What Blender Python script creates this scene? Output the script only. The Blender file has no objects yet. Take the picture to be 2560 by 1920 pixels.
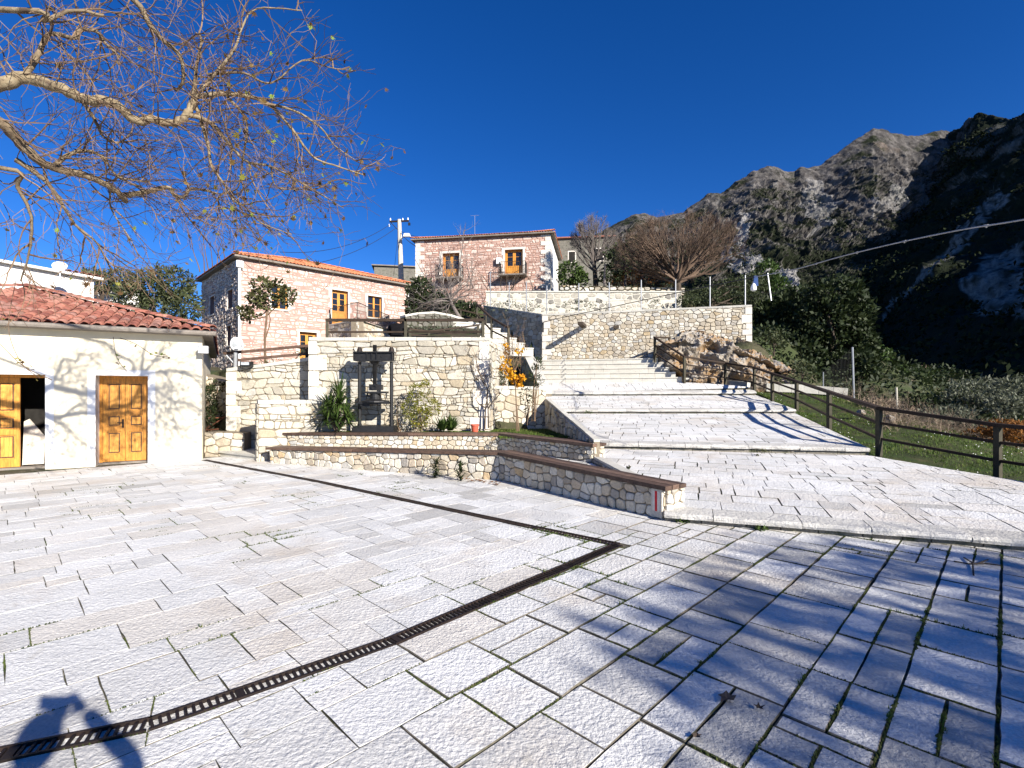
import bpy, bmesh, math, random
import numpy as np
from mathutils import Vector, Matrix, Quaternion, noise
sc = bpy.context.scene
COL = sc.collection
rnd = random.Random(11)
# ---------------------------------------------------------------- camera, sky, sun, exposure
F, H, VH = 1260.0, 1.65, 980.0          # focal length in photo pixels, eye height, horizon row
cd = bpy.data.cameras.new('camera'); cam = bpy.data.objects.new('camera', cd); COL.objects.link(cam)
cd.sensor_width = 36; cd.lens = 36 * F / 2560; cd.shift_y = (VH - 960) / 2560
cd.clip_start = 0.05; cd.clip_end = 6000
cam.location = (0, 0, H); cam.rotation_euler = (math.radians(90), 0, 0)
sc.camera = cam
EL = math.radians(25.3); AZ = (0.652, -0.758)     # sun height and the ground direction towards it
SUN = Vector((AZ[0] * math.cos(EL), AZ[1] * math.cos(EL), math.sin(EL))).normalized()
w = bpy.data.worlds.new('World'); sc.world = w; w.use_nodes = True
nt = w.node_tree; bg = nt.nodes['Background']
sky = nt.nodes.new('ShaderNodeTexSky'); sky.sky_type = 'NISHITA'; sky.sun_disc = False
sky.sun_elevation = EL; sky.sun_rotation = math.atan2(AZ[0], AZ[1])
sky.altitude = 2600; sky.air_density = 1.0; sky.dust_density = 0.0; sky.ozone_density = 5.0
hs = nt.nodes.new('ShaderNodeHueSaturation'); hs.inputs['Saturation'].default_value = 1.24; hs.inputs['Hue'].default_value = .513; nt.links.new(sky.outputs[0], hs.inputs['Color'])
nt.links.new(hs.outputs[0], bg.inputs[0]); bg.inputs[1].default_value = 0.074
sl = bpy.data.lights.new('sun', 'SUN'); sl.energy = 5.0; sl.angle = math.radians(0.53); sl.color = (1.0, 0.94, 0.845)
so = bpy.data.objects.new('sun', sl); COL.objects.link(so)
so.rotation_euler = (-SUN).to_track_quat('-Z', 'Y').to_euler()
sc.view_settings.view_transform = 'Standard'; sc.view_settings.look = 'None'
sc.view_settings.gamma = 1; sc.view_settings.use_curve_mapping = False
sc.view_settings.exposure = 1.08

# ---------------------------------------------------------------- helpers
def P(u, v, y): return Vector(((u - 1280) / F * y, y, H + (VH - v) / F * y))
def G(u, v, z=0.0):
    y = (H - z) * F / (v - VH); return Vector(((u - 1280) / F * y, y, z))
def lerp(a, b, t): return a + (b - a) * t
def V2(a): return Vector((a[0], a[1]))
WL = {}
def tag(o, label=None, cat=None, group=None, kind=None):
    if label: o['label'] = label
    if cat: o['category'] = cat
    if group: o['group'] = group
    if kind: o['kind'] = kind
    return o
def thing(name, label, cat, loc, group=None, kind=None):
    o = bpy.data.objects.new(name, None); COL.objects.link(o); o.empty_display_size = .2
    o.location = loc; WL[o] = Vector(loc)
    return tag(o, label, cat, group, kind)
def copy_tree(o, loc, label=None):
    def rec(s, par):
        c = s.copy(); COL.objects.link(c); c.parent = par
        for ch in s.children: rec(ch, c)
        return c
    r = rec(o, None); r.location = loc; WL[r] = Vector(loc)
    if label: r['label'] = label
    return r
class MB:
    def __init__(s): s.v = []; s.f = []; s.t = []; s.m = []
    def add(s, vs, fs, tone=.5, mi=0):
        b = len(s.v); s.v.extend([tuple(p) for p in vs])
        if isinstance(tone, (list, tuple)): s.t.extend(tone)
        else: s.t.extend([tone] * len(vs))
        for k, f in enumerate(fs): s.f.append(tuple(i + b for i in f)); s.m.append(mi[k] if isinstance(mi, list) else mi)
    def hexa(s, c, tone=.5, mi=0):        # 8 corners: bottom ring, then top ring
        s.add(c, [(3,2,1,0),(4,5,6,7),(0,1,5,4),(1,2,6,5),(2,3,7,6),(3,0,4,7)], tone, mi)
    def box(s, c, size, rz=0, tone=.5, mi=0):
        x, y, z = size[0]/2, size[1]/2, size[2]/2; ca, sa = math.cos(rz), math.sin(rz)
        pts = []
        for dz in (-z, z):
            for dx, dy in ((-x,-y),(x,-y),(x,y),(-x,y)):
                pts.append((c[0]+dx*ca-dy*sa, c[1]+dx*sa+dy*ca, c[2]+dz))
        s.hexa(pts, tone, mi)
    def beam(s, p0, p1, wd, ht, tone=.5, up=(0,0,1), mi=0):
        p0 = Vector(p0); p1 = Vector(p1); d = (p1-p0).normalized(); up = Vector(up)
        if abs(d.dot(up)) > .98: up = Vector((0,1,0))
        x = d.cross(up).normalized(); z = x.cross(d)
        x = x*wd/2; z = z*ht/2
        s.hexa([p0-x-z, p0+x-z, p1+x-z, p1-x-z, p0-x+z, p0+x+z, p1+x+z, p1-x+z], tone, mi)
    def tube(s, pts, rad, n=6, tone=.5, cap=True, mi=0):
        pts = [Vector(p) for p in pts]
        if not isinstance(rad, (list, tuple)): rad = [rad]*len(pts)
        vs = []; fs = []; x = None
        for i, p in enumerate(pts):
            d = (pts[min(i+1, len(pts)-1)] - pts[max(i-1, 0)])
            d = d.normalized() if d.length > 1e-9 else Vector((0,0,1))
            if x is None:
                a = Vector((0,0,1)) if abs(d.z) < .9 else Vector((1,0,0)); x = d.cross(a).normalized()
            else:
                x = (x - d*x.dot(d)); x = x.normalized() if x.length > 1e-6 else d.orthogonal().normalized()
            y = d.cross(x)
            for k in range(n):
                a = 2*math.pi*k/n; vs.append(p + (x*math.cos(a) + y*math.sin(a))*rad[i])
            if i:
                for k in range(n):
                    a = (i-1)*n+k; b = (i-1)*n+(k+1) % n; fs.append((a, b, b+n, a+n))
        if cap:
            fs.append(tuple(range(n-1, -1, -1))); fs.append(tuple(range((len(pts)-1)*n, len(pts)*n)))
        s.add(vs, fs, tone, mi)
    def lathe(s, c, prof, n=16, tone=.5, mi=0):
        vs = []; fs = []
        for r, z in prof:
            for k in range(n):
                a = 2*math.pi*k/n; vs.append((c[0]+r*math.cos(a), c[1]+r*math.sin(a), c[2]+z))
        for i in range(len(prof)-1):
            for k in range(n):
                a = i*n+k; b = i*n+(k+1) % n; fs.append((a, b, b+n, a+n))
        fs.append(tuple(range(n-1, -1, -1))); fs.append(tuple(range((len(prof)-1)*n, len(prof)*n)))
        s.add(vs, fs, tone, mi)
    def build(s, name, mats, parent=None, smooth=False, center=True, kind=None, label=None):
        me = bpy.data.meshes.new(name)
        a = np.array(s.v, dtype=float) if s.v else np.zeros((0,3))
        base = WL[parent] if parent else Vector((0,0,0))
        c = Vector(((a.min(0)+a.max(0))/2)) if (center and len(a)) else Vector(base)
        me.from_pydata((a - np.array(c)).tolist(), [], s.f)
        at = me.attributes.new('tone', 'FLOAT', 'POINT'); at.data.foreach_set('value', s.t)
        if not isinstance(mats, (list, tuple)): mats = [mats]
        for m in mats: me.materials.append(m)
        if len(mats) > 1: me.polygons.foreach_set('material_index', s.m)
        if smooth: me.polygons.foreach_set('use_smooth', [True]*len(me.polygons))
        o = bpy.data.objects.new(name, me); COL.objects.link(o)
        o.location = c - base; WL[o] = c
        if parent: o.parent = parent
        if kind: o['kind'] = kind
        if label: o['label'] = label
        return o
def seen(p, m=60):
    if p[1] < .3: return 0
    u = 1280+F*p[0]/p[1]; v = VH-F*(p[2]-H)/p[1]
    return 1 if -m < u < 2560+m and -m < v < 1920+m else 0

# ---------------------------------------------------------------- materials
def nd(nt, t, **k):
    n = nt.nodes.new(t)
    for a, b in k.items(): setattr(n, a, b)
    return n
def ramp(nt, fac, cols):
    r = nd(nt, 'ShaderNodeValToRGB'); el = r.color_ramp.elements
    while len(el) < len(cols): el.new(.5)
    for e, (p, c) in zip(el, cols): e.position = p; e.color = (*c, 1)
    if fac is not None: nt.links.new(fac, r.inputs[0])
    return r.outputs[0]
def noisef(nt, vec, scale, detail=4, rough=.55, dist=0, kind=None):
    n = nd(nt, 'ShaderNodeTexNoise')
    if kind: n.noise_type = kind; n.normalize = True
    n.inputs['Scale'].default_value = scale; n.inputs['Detail'].default_value = detail
    n.inputs['Roughness'].default_value = rough; n.inputs['Distortion'].default_value = dist
    nt.links.new(vec, n.inputs['Vector']); return n.outputs[0]
def mix(nt, a, b, fac, mode='MIX'):
    m = nd(nt, 'ShaderNodeMix', data_type='RGBA', blend_type=mode)
    def put(sock, x):
        if hasattr(x, 'links'): nt.links.new(x, sock)
        elif isinstance(x, (int, float)): sock.default_value = x
        else: sock.default_value = (*x, 1)
    put(m.inputs[0], fac); put(m.inputs[6], a); put(m.inputs[7], b); return m.outputs[2]
def mapr(nt, x, a, b, c, d):
    m = nd(nt, 'ShaderNodeMapRange'); nt.links.new(x, m.inputs[0])
    for i, q in enumerate((a, b, c, d)): m.inputs[i+1].default_value = q
    return m.outputs[0]
def material(name, cols, rough=.85, n1=(3, .3), n2=(25, .3), bump=(40, .2, .01), stain=None, spec=.25, metal=0, grain=None, trans=0):
    """cols: ramp over the 'tone' attribute; n1/n2: (scale, strength) of brightness noise; bump: (scale, strength, distance);
       stain: (scale, lo, hi, colour); grain: (x, y, z) stretch of the noise space"""
    m = bpy.data.materials.new(name); m.use_nodes = True; nt = m.node_tree; b = nt.nodes['Principled BSDF']
    geo = nd(nt, 'ShaderNodeNewGeometry'); vec = geo.outputs['Position']
    if grain:
        mp = nd(nt, 'ShaderNodeMapping'); mp.inputs['Scale'].default_value = grain; nt.links.new(vec, mp.inputs[0]); vec = mp.outputs[0]
    at = nd(nt, 'ShaderNodeAttribute', attribute_name='tone')
    c = ramp(nt, at.outputs['Fac'], cols) if len(cols) > 1 else None
    if c is None:
        r = nd(nt, 'ShaderNodeRGB'); r.outputs[0].default_value = (*cols[0][1], 1); c = r.outputs[0]
    for sc_, st in (n1, n2):
        if st:
            f = noisef(nt, vec, sc_, 5); v = mapr(nt, f, .3, .7, 1-st, 1+st)
            c = mix(nt, c, v, 1.0, 'MULTIPLY')
    if stain:
        for k, (ss, lo, hi, col) in enumerate(stain if isinstance(stain, list) else [stain]):
            f = noisef(nt, vec, ss, 6, .62, .4*k); v = mapr(nt, f, lo, hi, 0, 1); c = mix(nt, c, col, v)
    nt.links.new(c, b.inputs['Base Color'])
    b.inputs['Roughness'].default_value = rough; b.inputs['Specular IOR Level'].default_value = spec; b.inputs['Metallic'].default_value = metal
    if bump:
        bl = bump if isinstance(bump, list) else [bump]; prev = None
        for sc_, st, dist in bl:
            f = noisef(nt, vec, sc_, 6, .6); bn = nd(nt, 'ShaderNodeBump'); bn.inputs['Strength'].default_value = st; bn.inputs['Distance'].default_value = dist
            nt.links.new(f, bn.inputs['Height'])
            if prev: nt.links.new(prev, bn.inputs['Normal'])
            prev = bn.outputs[0]
        nt.links.new(prev, b.inputs['Normal'])
    if trans:
        t = nd(nt, 'ShaderNodeBsdfTranslucent'); nt.links.new(c, t.inputs[0]); mx = nd(nt, 'ShaderNodeMixShader'); mx.inputs[0].default_value = trans
        nt.links.new(b.outputs[0], mx.inputs[1]); nt.links.new(t.outputs[0], mx.inputs[2]); nt.links.new(mx.outputs[0], nt.nodes['Material Output'].inputs[0])
    return m
def pal(*cs): 
    n = len(cs); return [(i/(n-1) if n > 1 else 0, c) for i, c in enumerate(cs)]
MT = {}
MT['paver'] = material('paver_limestone', pal((.43,.42,.40),(.55,.54,.52),(.61,.605,.59),(.67,.665,.65),(.61,.58,.535)), .8, (1.3,.10), (60,.16), [(9,.35,.04),(34,.75,.028),(110,.4,.008)], [(.7,.52,.78,(.50,.43,.35)),(3.5,.62,.8,(.42,.39,.34)),(45,.62,.78,(.30,.29,.26))])
MT['paver_edge'] = material('dirty_shaded_edge', pal((.13,.115,.09)), .95, (2,.3), (30,.35), (60,.4,.006), [(1.5,.5,.62,(.035,.045,.018))])  # moss and dirt, with the shade inside the joints put into the colour
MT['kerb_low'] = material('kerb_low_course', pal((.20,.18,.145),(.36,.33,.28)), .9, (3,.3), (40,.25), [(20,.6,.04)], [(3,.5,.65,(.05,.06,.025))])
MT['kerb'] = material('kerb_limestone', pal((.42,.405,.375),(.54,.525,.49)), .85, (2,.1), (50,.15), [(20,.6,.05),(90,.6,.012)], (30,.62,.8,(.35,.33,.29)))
MT['wallstone'] = material('rubble_stone', pal((.30,.28,.25),(.40,.33,.24),(.50,.44,.34),(.56,.51,.42),(.60,.56,.47),(.48,.46,.42),(.50,.36,.20)), .88, (4,.16), (35,.18), [(14,.5,.03),(80,.5,.01)], (9,.62,.85,(.22,.21,.19)))
MT['wallstone_warm'] = material('rubble_stone_warm', pal((.33,.29,.235),(.42,.36,.27),(.47,.42,.33),(.53,.48,.39),(.57,.53,.45),(.42,.41,.38),(.40,.31,.19)), .88, (4,.18), (35,.18), [(14,.5,.03),(80,.5,.01)], (7,.62,.85,(.25,.22,.18)))
MT['wallstone_pale'] = material('rubble_stone_pale', pal((.30,.275,.23),(.40,.365,.29),(.455,.415,.335),(.50,.465,.395),(.42,.40,.355),(.475,.435,.355),(.37,.31,.22)), .88, (4,.14), (35,.16), [(14,.5,.03),(80,.5,.01)], [(7,.63,.8,(.24,.23,.21)),(30,.66,.85,(.3,.28,.25))])
MT['darkstone'] = material('mossy_stone', pal((.10,.095,.08),(.16,.15,.125),(.22,.20,.17)), .9, (5,.2), (35,.2), [(14,.5,.03)], (4,.55,.7,(.05,.06,.03)))
MT['mortar'] = material('mortar_tan', pal((.20,.165,.12)), .95, (5,.2), (60,.2), (60,.5,.01))
MT['mortar_white'] = material('mortar_white', pal((.50,.47,.40)), .95, (3,.15), (50,.15), [(8,.5,.03),(60,.5,.01)])
MT['spotstone'] = material('grey_rubble', pal((.17,.16,.145),(.28,.26,.22),(.40,.37,.31)), .9, (6,.2), (40,.2), (40,.5,.01))
MT['coping'] = material('coping_stone', pal((.43,.41,.36),(.53,.51,.455)), .85, (3,.1), (40,.12), [(18,.4,.02),(80,.4,.008)], (20,.64,.85,(.35,.33,.3)))
MT['pinkstone'] = material('house_stone', pal((.40,.31,.265),(.48,.40,.345),(.53,.465,.405),(.57,.515,.455),(.49,.44,.39),(.46,.35,.30)), .9, (3,.12), (30,.15), (30,.5,.02))
MT['redstone'] = material('house_stone_red', pal((.42,.29,.24),(.50,.36,.30),(.57,.45,.385),(.61,.52,.45),(.48,.36,.31),(.43,.28,.22)), .9, (3,.15), (30,.18), (30,.5,.02))
MT['mortar_pink'] = material('mortar_pink', pal((.37,.228,.19)), .95, (2,.2), (40,.15), (50,.5,.01))
MT['mortar_red'] = material('mortar_red', pal((.36,.215,.17)), .95, (2,.2), (40,.15), (50,.5,.01))
MT['trimstone'] = material('trim_stone', pal((.60,.55,.48),(.68,.64,.57)), .85, (3,.1), (40,.1), (40,.3,.01))
MT['plaster'] = material('cream_plaster', pal((.72,.645,.49)), .9, (.8,.06), (6,.04), [(5,.15,.02),(120,.15,.003)], [(1.6,.64,.85,(.58,.53,.44))])
MT['whitepaint'] = material('white_paint', pal((.78,.77,.75)), .8, (1.5,.05), (20,.03), (90,.15,.004))
MT['whitewash'] = material('whitewash', pal((.72,.69,.66)), .9, (.8,.08), (8,.06), (60,.2,.005))
MT['tile'] = material('clay_tile', pal((.15,.055,.042),(.22,.08,.058),(.28,.115,.082),(.32,.15,.11),(.25,.13,.105)), .85, (6,.25), (40,.2), (50,.4,.008), (14,.6,.8,(.16,.10,.08)))
MT['tile_new'] = material('clay_tile_orange', pal((.36,.12,.06),(.46,.17,.08),(.52,.21,.11)), .85, (5,.2), (40,.15), (50,.3,.008))
MT['concrete'] = material('eave_concrete', pal((.20,.175,.15)), .9, (3,.2), (40,.15), (50,.3,.01))
MT['orangewood'] = material('varnished_pine', pal((.42,.155,.02),(.55,.235,.035),(.64,.31,.06)), .45, (5,.3), (18,.25), (30,.15,.004), (4,.66,.8,(.22,.09,.03)), spec=.4, grain=(6,6,.5))
MT['darkwood'] = material('dark_wood', pal((.06,.037,.027),(.10,.062,.045),(.14,.088,.063)), .6, (4,.3), (20,.3), (40,.3,.006), grain=(2,2,2))
MT['rail'] = material('brown_painted_rail', pal((.026,.017,.012),(.04,.027,.019)), .75, (6,.25), (60,.2), (60,.2,.004), spec=.2)
MT['post'] = material('olive_post', pal((.05,.045,.03)), .75, (6,.25), (60,.2), (60,.2,.004), spec=.2)
MT['iron'] = material('black_iron', pal((.012,.012,.013),(.02,.02,.021)), .5, (9,.3), (60,.3), (50,.3,.006), spec=.5, metal=.3)
MT['ironrust'] = material('rusty_iron', pal((.016,.011,.009),(.03,.019,.015)), .6, (9,.3), (60,.3), (60,.4,.005), spec=.4, metal=.4)
MT['rustbrown'] = material('rusty_brown', pal((.16,.06,.035)), .8, (6,.3), (60,.3), (60,.3,.004))
MT['galv'] = material('galvanised_metal', pal((.36,.37,.38)), .45, (4,.1), (40,.1), None, spec=.5, metal=.5)
MT['lampwhite'] = material('lamp_white', pal((.7,.71,.72)), .4, (2,.03), (20,.03), None, spec=.5)
MT['lampglass'] = material('lamp_glass', pal((.42,.45,.48)), .15, (2,.1), (20,.05), None, spec=.7)
MT['pane'] = material('dark_pane', pal((.012,.013,.015)), .08, (1,.2), (9,.1), None, spec=.7)
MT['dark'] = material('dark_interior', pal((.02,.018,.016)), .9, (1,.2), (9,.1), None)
MT['board'] = material('pale_board', pal((.56,.50,.42)), .7, (1,.1), (20,.05), None)
MT['red'] = material('red_paint', pal((.55,.02,.03)), .6, (20,.1), (90,.15), None)
MT['polewood'] = material('concrete_pole', pal((.50,.46,.38)), .85, (3,.12), (30,.1), (40,.3,.006))
MT['cable'] = material('grey_cable', pal((.30,.30,.30)), .5, (3,.1), (20,.1), None)
MT['wire'] = material('black_wire', pal((.02,.02,.022)), .6, (3,.1), (20,.1), None)
MT['terracotta'] = material('red_plastic_pot', pal((.50,.10,.06)), .5, (6,.08), (40,.06), None, spec=.4)
MT['joint'] = material('joint_fill', pal((.13,.115,.09)), .95, (2,.4), (30,.4), (60,.6,.01), [(1.1,.40,.58,(.03,.042,.014)),(3,.42,.6,(.05,.045,.03)),(6,.55,.7,(.24,.22,.18))])
MT['soil'] = material('soil_moss', pal((.055,.042,.028)), .95, (3,.4), (30,.4), (50,.8,.02), (5,.45,.65,(.028,.045,.012)))
MT['earth'] = material('hill_ground', pal((.055,.05,.028)), .95, (.4,.35), (6,.35), [(2,.6,.2),(20,.6,.03)], [(.5,.42,.6,(.04,.055,.018)),(3,.6,.75,(.16,.13,.09))])
MT['grass'] = material('grass', pal((.03,.06,.008),(.065,.12,.016),(.11,.155,.028),(.16,.15,.055)), .7, (2,.25), (20,.2), None, trans=.25)
MT['moss'] = material('moss', pal((.02,.032,.008),(.045,.06,.012),(.07,.075,.022)), .9, (8,.3), (60,.3), (90,.6,.006))
MT['bark_plane'] = material('plane_bark', pal((.15,.11,.07),(.23,.18,.11)), .85, (7,.25), (30,.25), (25,.5,.02), [(6,.55,.66,(.075,.05,.035)),(11,.6,.72,(.30,.26,.18))])
MT['twig'] = material('twig_bark', pal((.10,.064,.042),(.20,.135,.082)), .85, (4,.25), (30,.2), None)
MT['twig_red'] = material('twig_red', pal((.09,.06,.043),(.155,.105,.074)), .85, (2,.25), (30,.2), None)
MT['twig_grey'] = material('twig_grey', pal((.10,.08,.07),(.19,.165,.148)), .85, (2,.25), (30,.2), None)
MT['bark_dark'] = material('bark_dark', pal((.045,.035,.026),(.08,.06,.045)), .9, (6,.3), (30,.3), (30,.5,.02))
MT['leaf_plane'] = material('plane_leaf', pal((.10,.055,.022),(.20,.13,.04),(.26,.24,.04),(.22,.30,.05)), .6, (9,.2), (50,.15), None, trans=.4)
MT['fol_dark'] = material('foliage_dark', pal((.009,.016,.006),(.022,.034,.011),(.04,.054,.017)), .6, (1.2,.3), (9,.2), None, trans=.2)
MT['fol_far'] = material('foliage_far', pal((.006,.010,.005),(.014,.020,.009),(.024,.03,.013)), .8, (.2,.3), (2,.2), None, spec=.05)
MT['fol_olive'] = material('foliage_olive', pal((.03,.04,.018),(.06,.075,.032),(.11,.12,.055)), .55, (1.2,.25), (9,.2), None, trans=.25)
MT['fol_green'] = material('foliage_green', pal((.02,.04,.01),(.05,.085,.018),(.085,.13,.03)), .55, (1.5,.25), (9,.2), None, trans=.25)
MT['fol_brown'] = material('foliage_brownish', pal((.045,.03,.018),(.06,.065,.022),(.10,.10,.035)), .6, (2,.25), (9,.2), None, trans=.25)
MT['fol_yellow'] = material('foliage_yellowgreen', pal((.06,.075,.008),(.13,.145,.012),(.26,.225,.018)), .6, (4,.2), (20,.2), None, trans=.35)
MT['fol_gold'] = material('foliage_gold', pal((.48,.17,.008),(.62,.30,.01),(.70,.42,.03)), .6, (4,.15), (20,.15), None, trans=.4)
MT['fol_silver'] = material('foliage_silver', pal((.04,.05,.03),(.09,.10,.065),(.20,.21,.15)), .55, (2,.2), (9,.2), None, trans=.25)
MT['dry'] = material('dry_brush', pal((.10,.07,.05),(.19,.14,.10),(.28,.22,.16)), .9, (2,.2), (20,.2), None)
MT['rust_bush'] = material('rust_foliage', pal((.12,.05,.014),(.21,.085,.02),(.29,.13,.03)), .8, (2,.2), (20,.2), None, trans=.3)
MT['daisy'] = material('daisy', pal((.7,.7,.66)), .8, (2,.02), (20,.02), None)
MT['jacket'] = material('dark_jacket', pal((.006,.006,.007),(.012,.012,.014)), 1.0, (9,.2), (60,.2), (30,.3,.01), spec=.03)
MT['skin'] = material('skin', pal((.42,.25,.17)), .6, (9,.05), (60,.05), None)
MT['hair'] = material('hair', pal((.035,.02,.012)), .7, (30,.3), (90,.2), (120,.5,.004))
MT['bluecloth'] = material('blue_cloth', pal((.02,.05,.16)), .8, (5,.2), (30,.1), None)
MT['plastic'] = material('white_plastic', pal((.72,.73,.74)), .4, (5,.05), (30,.05), None)
def rock_material(name, rockcols, green, scale, gscale, glo, ghi, warm=None):
    m = bpy.data.materials.new(name); m.use_nodes = True; nt = m.node_tree; b = nt.nodes['Principled BSDF']
    geo = nd(nt, 'ShaderNodeNewGeometry'); vec = geo.outputs['Position']
    mp = nd(nt, 'ShaderNodeMapping'); mp.inputs['Scale'].default_value = (1, 1, .45); nt.links.new(vec, mp.inputs[0])
    f = noisef(nt, mp.outputs[0], scale*(1 if scale > 1 else 2), 12, .75, .2); c = ramp(nt, f, rockcols)
    if warm:
        g = noisef(nt, vec, warm[0], 4, .6); c = mix(nt, c, warm[3], mapr(nt, g, warm[1], warm[2], 0, .85))
    sp = nd(nt, 'ShaderNodeSeparateXYZ'); nt.links.new(geo.outputs['True Normal'], sp.inputs[0])
    g = noisef(nt, vec, gscale, 8, .65); 
    ad = nd(nt, 'ShaderNodeMath', operation='MULTIPLY_ADD'); nt.links.new(sp.outputs[2], ad.inputs[0]); ad.inputs[1].default_value = (.35 if scale > 1 else .15); nt.links.new(g, ad.inputs[2])
    if scale < 1:
        ps = nd(nt, 'ShaderNodeSeparateXYZ'); nt.links.new(vec, ps.inputs[0]); hz = mapr(nt, ps.outputs[2], 60, 320, .14, -.06)
        a2 = nd(nt, 'ShaderNodeMath', operation='ADD'); nt.links.new(ad.outputs[0], a2.inputs[0]); nt.links.new(hz, a2.inputs[1]); ad = a2
    gc = mix(nt, green[0], green[1], mapr(nt, noisef(nt, vec, gscale*6, 6, .7), .35, .65, 0, 1))
    c = mix(nt, c, gc, mapr(nt, ad.outputs[0], glo, ghi, 0, 1))
    at = nd(nt, 'ShaderNodeAttribute', attribute_name='tone')
    c = mix(nt, c, mix(nt, (.12,.117,.113), (.36,.345,.33), mapr(nt, noisef(nt, vec, .35, 6, .75), .38, .6, 0, 1)), mapr(nt, at.outputs['Fac'], .4, .9, 0, .85))
    nt.links.new(c, b.inputs['Base Color']); b.inputs['Roughness'].default_value = .95; b.inputs['Specular IOR Level'].default_value = .1
    bn = nd(nt, 'ShaderNodeBump'); bn.inputs['Strength'].default_value = .8; bn.inputs['Distance'].default_value = .08/scale
    nt.links.new(noisef(nt, mp.outputs[0], scale*(2.2 if scale > 1 else 7), 12, .75, .5), bn.inputs['Height']); nt.links.new(bn.outputs[0], b.inputs['Normal'])
    return m
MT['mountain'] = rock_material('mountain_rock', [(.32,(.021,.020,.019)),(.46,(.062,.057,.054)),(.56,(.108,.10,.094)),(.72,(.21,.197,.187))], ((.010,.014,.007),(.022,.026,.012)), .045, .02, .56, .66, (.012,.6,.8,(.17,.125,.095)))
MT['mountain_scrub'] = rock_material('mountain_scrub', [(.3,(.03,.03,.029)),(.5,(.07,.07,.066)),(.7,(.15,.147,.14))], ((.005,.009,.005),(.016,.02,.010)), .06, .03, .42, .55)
MT['outcrop'] = rock_material('outcrop_rock', [(.3,(.07,.06,.048)),(.45,(.19,.16,.125)),(.56,(.30,.265,.22)),(.7,(.42,.39,.35))], ((.20,.185,.165),(.36,.345,.32)), 2.2, 1.2, .62, .82, (.9,.44,.6,(.25,.14,.05)))
# ---------------------------------------------------------------- masonry and paving tools
def clip(poly, nx, ny, d):
    out = []; n = len(poly)
    for i in range(n):
        a = poly[i]; b = poly[(i+1) % n]; da = nx*a[0]+ny*a[1]-d; db = nx*b[0]+ny*b[1]-d
        if da <= 0: out.append(a)
        if (da < 0 < db) or (db < 0 < da):
            t = da/(da-db); out.append((a[0]+(b[0]-a[0])*t, a[1]+(b[1]-a[1])*t))
    return out
def clip_convex(poly, reg):          # reg counter-clockwise
    n = len(reg)
    for i in range(n):
        a = reg[i]; b = reg[(i+1) % n]; nx, ny = b[1]-a[1], -(b[0]-a[0])
        poly = clip(poly, nx, ny, nx*a[0]+ny*a[1])
        if len(poly) < 3: return []
    return poly
def area(p):
    return .5*sum(p[i][0]*p[(i+1) % len(p)][1]-p[(i+1) % len(p)][0]*p[i][1] for i in range(len(p)))
def inset(poly, d):
    q = list(poly); n = len(poly)
    for i in range(n):
        a = poly[i]; b = poly[(i+1) % n]; nx, ny = b[1]-a[1], -(b[0]-a[0]); l = math.hypot(nx, ny)
        if l < 1e-6: continue
        nx /= l; ny /= l; q = clip(q, nx, ny, nx*a[0]+ny*a[1]-d)
        if len(q) < 3: return []
    return q
def ccw(p): return p if area(p) > 0 else p[::-1]
def cen(p): return (sum(q[0] for q in p)/len(p), sum(q[1] for q in p)/len(p))
def inside(pt, poly):
    c = False; n = len(poly); j = n-1
    for i in range(n):
        if (poly[i][1] > pt[1]) != (poly[j][1] > pt[1]) and pt[0] < (poly[j][0]-poly[i][0])*(pt[1]-poly[i][1])/(poly[j][1]-poly[i][1])+poly[i][0]: c = not c
        j = i
    return c
def rubble_pts(s0, s1, t0, t1, sz, rg, asp=1.45, jit=.26):
    pts = []; t = t0 - sz*rg.random()*.5
    while t < t1+sz*.4:
        hr = sz*rg.uniform(.7, 1.35); s = s0 - sz*rg.random()
        while s < s1+sz*.4:
            wd = hr*asp*rg.uniform(.55, 1.5)
            c = (s+wd/2+rg.uniform(-jit, jit)*wd*.5, t+hr/2+rg.uniform(-jit, jit)*hr)
            if rg.random() < .14 and wd > hr*1.1:
                pts.append((c[0], c[1]-hr*.27)); pts.append((c[0]+rg.uniform(-.1,.1)*wd, c[1]+hr*.27))
            else: pts.append(c)
            s += wd
        t += hr
    return pts
def voronoi(pts, outline, holes=(), k=16, ys=1.25):
    A = np.array(pts); A2 = A*np.array([1.0, ys]); out = []
    D = ((A2[:, None, :]-A2[None, :, :])**2).sum(-1); np.fill_diagonal(D, 1e9)
    kk = min(k, len(pts)-1); idx = np.argpartition(D, kk, axis=1)[:, :kk]
    sA = min(p[0] for p in outline); sB = max(p[0] for p in outline); tA = min(p[1] for p in outline); tB = max(p[1] for p in outline)
    for i, (x, y) in enumerate(pts):
        if x < sA-.6 or x > sB+.6 or y < tA-.6 or y > tB+.6: continue
        if any(h[0] < x < h[1] and h[2] < y < h[3] for h in holes): continue
        poly = list(outline); yy = y*ys
        poly = [(p[0], p[1]*ys) for p in poly]
        for j in sorted(idx[i], key=lambda q: D[i, q]):
            bx, by = A2[j]; nx, ny = bx-x, by-yy
            poly = clip(poly, nx, ny, (bx*bx+by*by-x*x-yy*yy)/2)
            if len(poly) < 3: break
        if len(poly) < 3: continue
        poly = [(p[0], p[1]/ys) for p in poly]
        for h in holes:
            xs = [p[0] for p in poly]; zs = [p[1] for p in poly]
            if max(xs) <= h[0] or min(xs) >= h[1] or max(zs) <= h[2] or min(zs) >= h[3]: continue
            o = [(h[0]-x, 1, 0, h[0]), (x-h[1], -1, 0, -h[1]), (h[2]-y, 0, 1, h[2]), (y-h[3], 0, -1, -h[3])]
            b = max(o); poly = clip(poly, b[1], b[2], b[3])
            if len(poly) < 3: break
        if len(poly) >= 3 and area(ccw(poly)) > 4e-4: out.append(ccw(poly))
    return out
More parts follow.
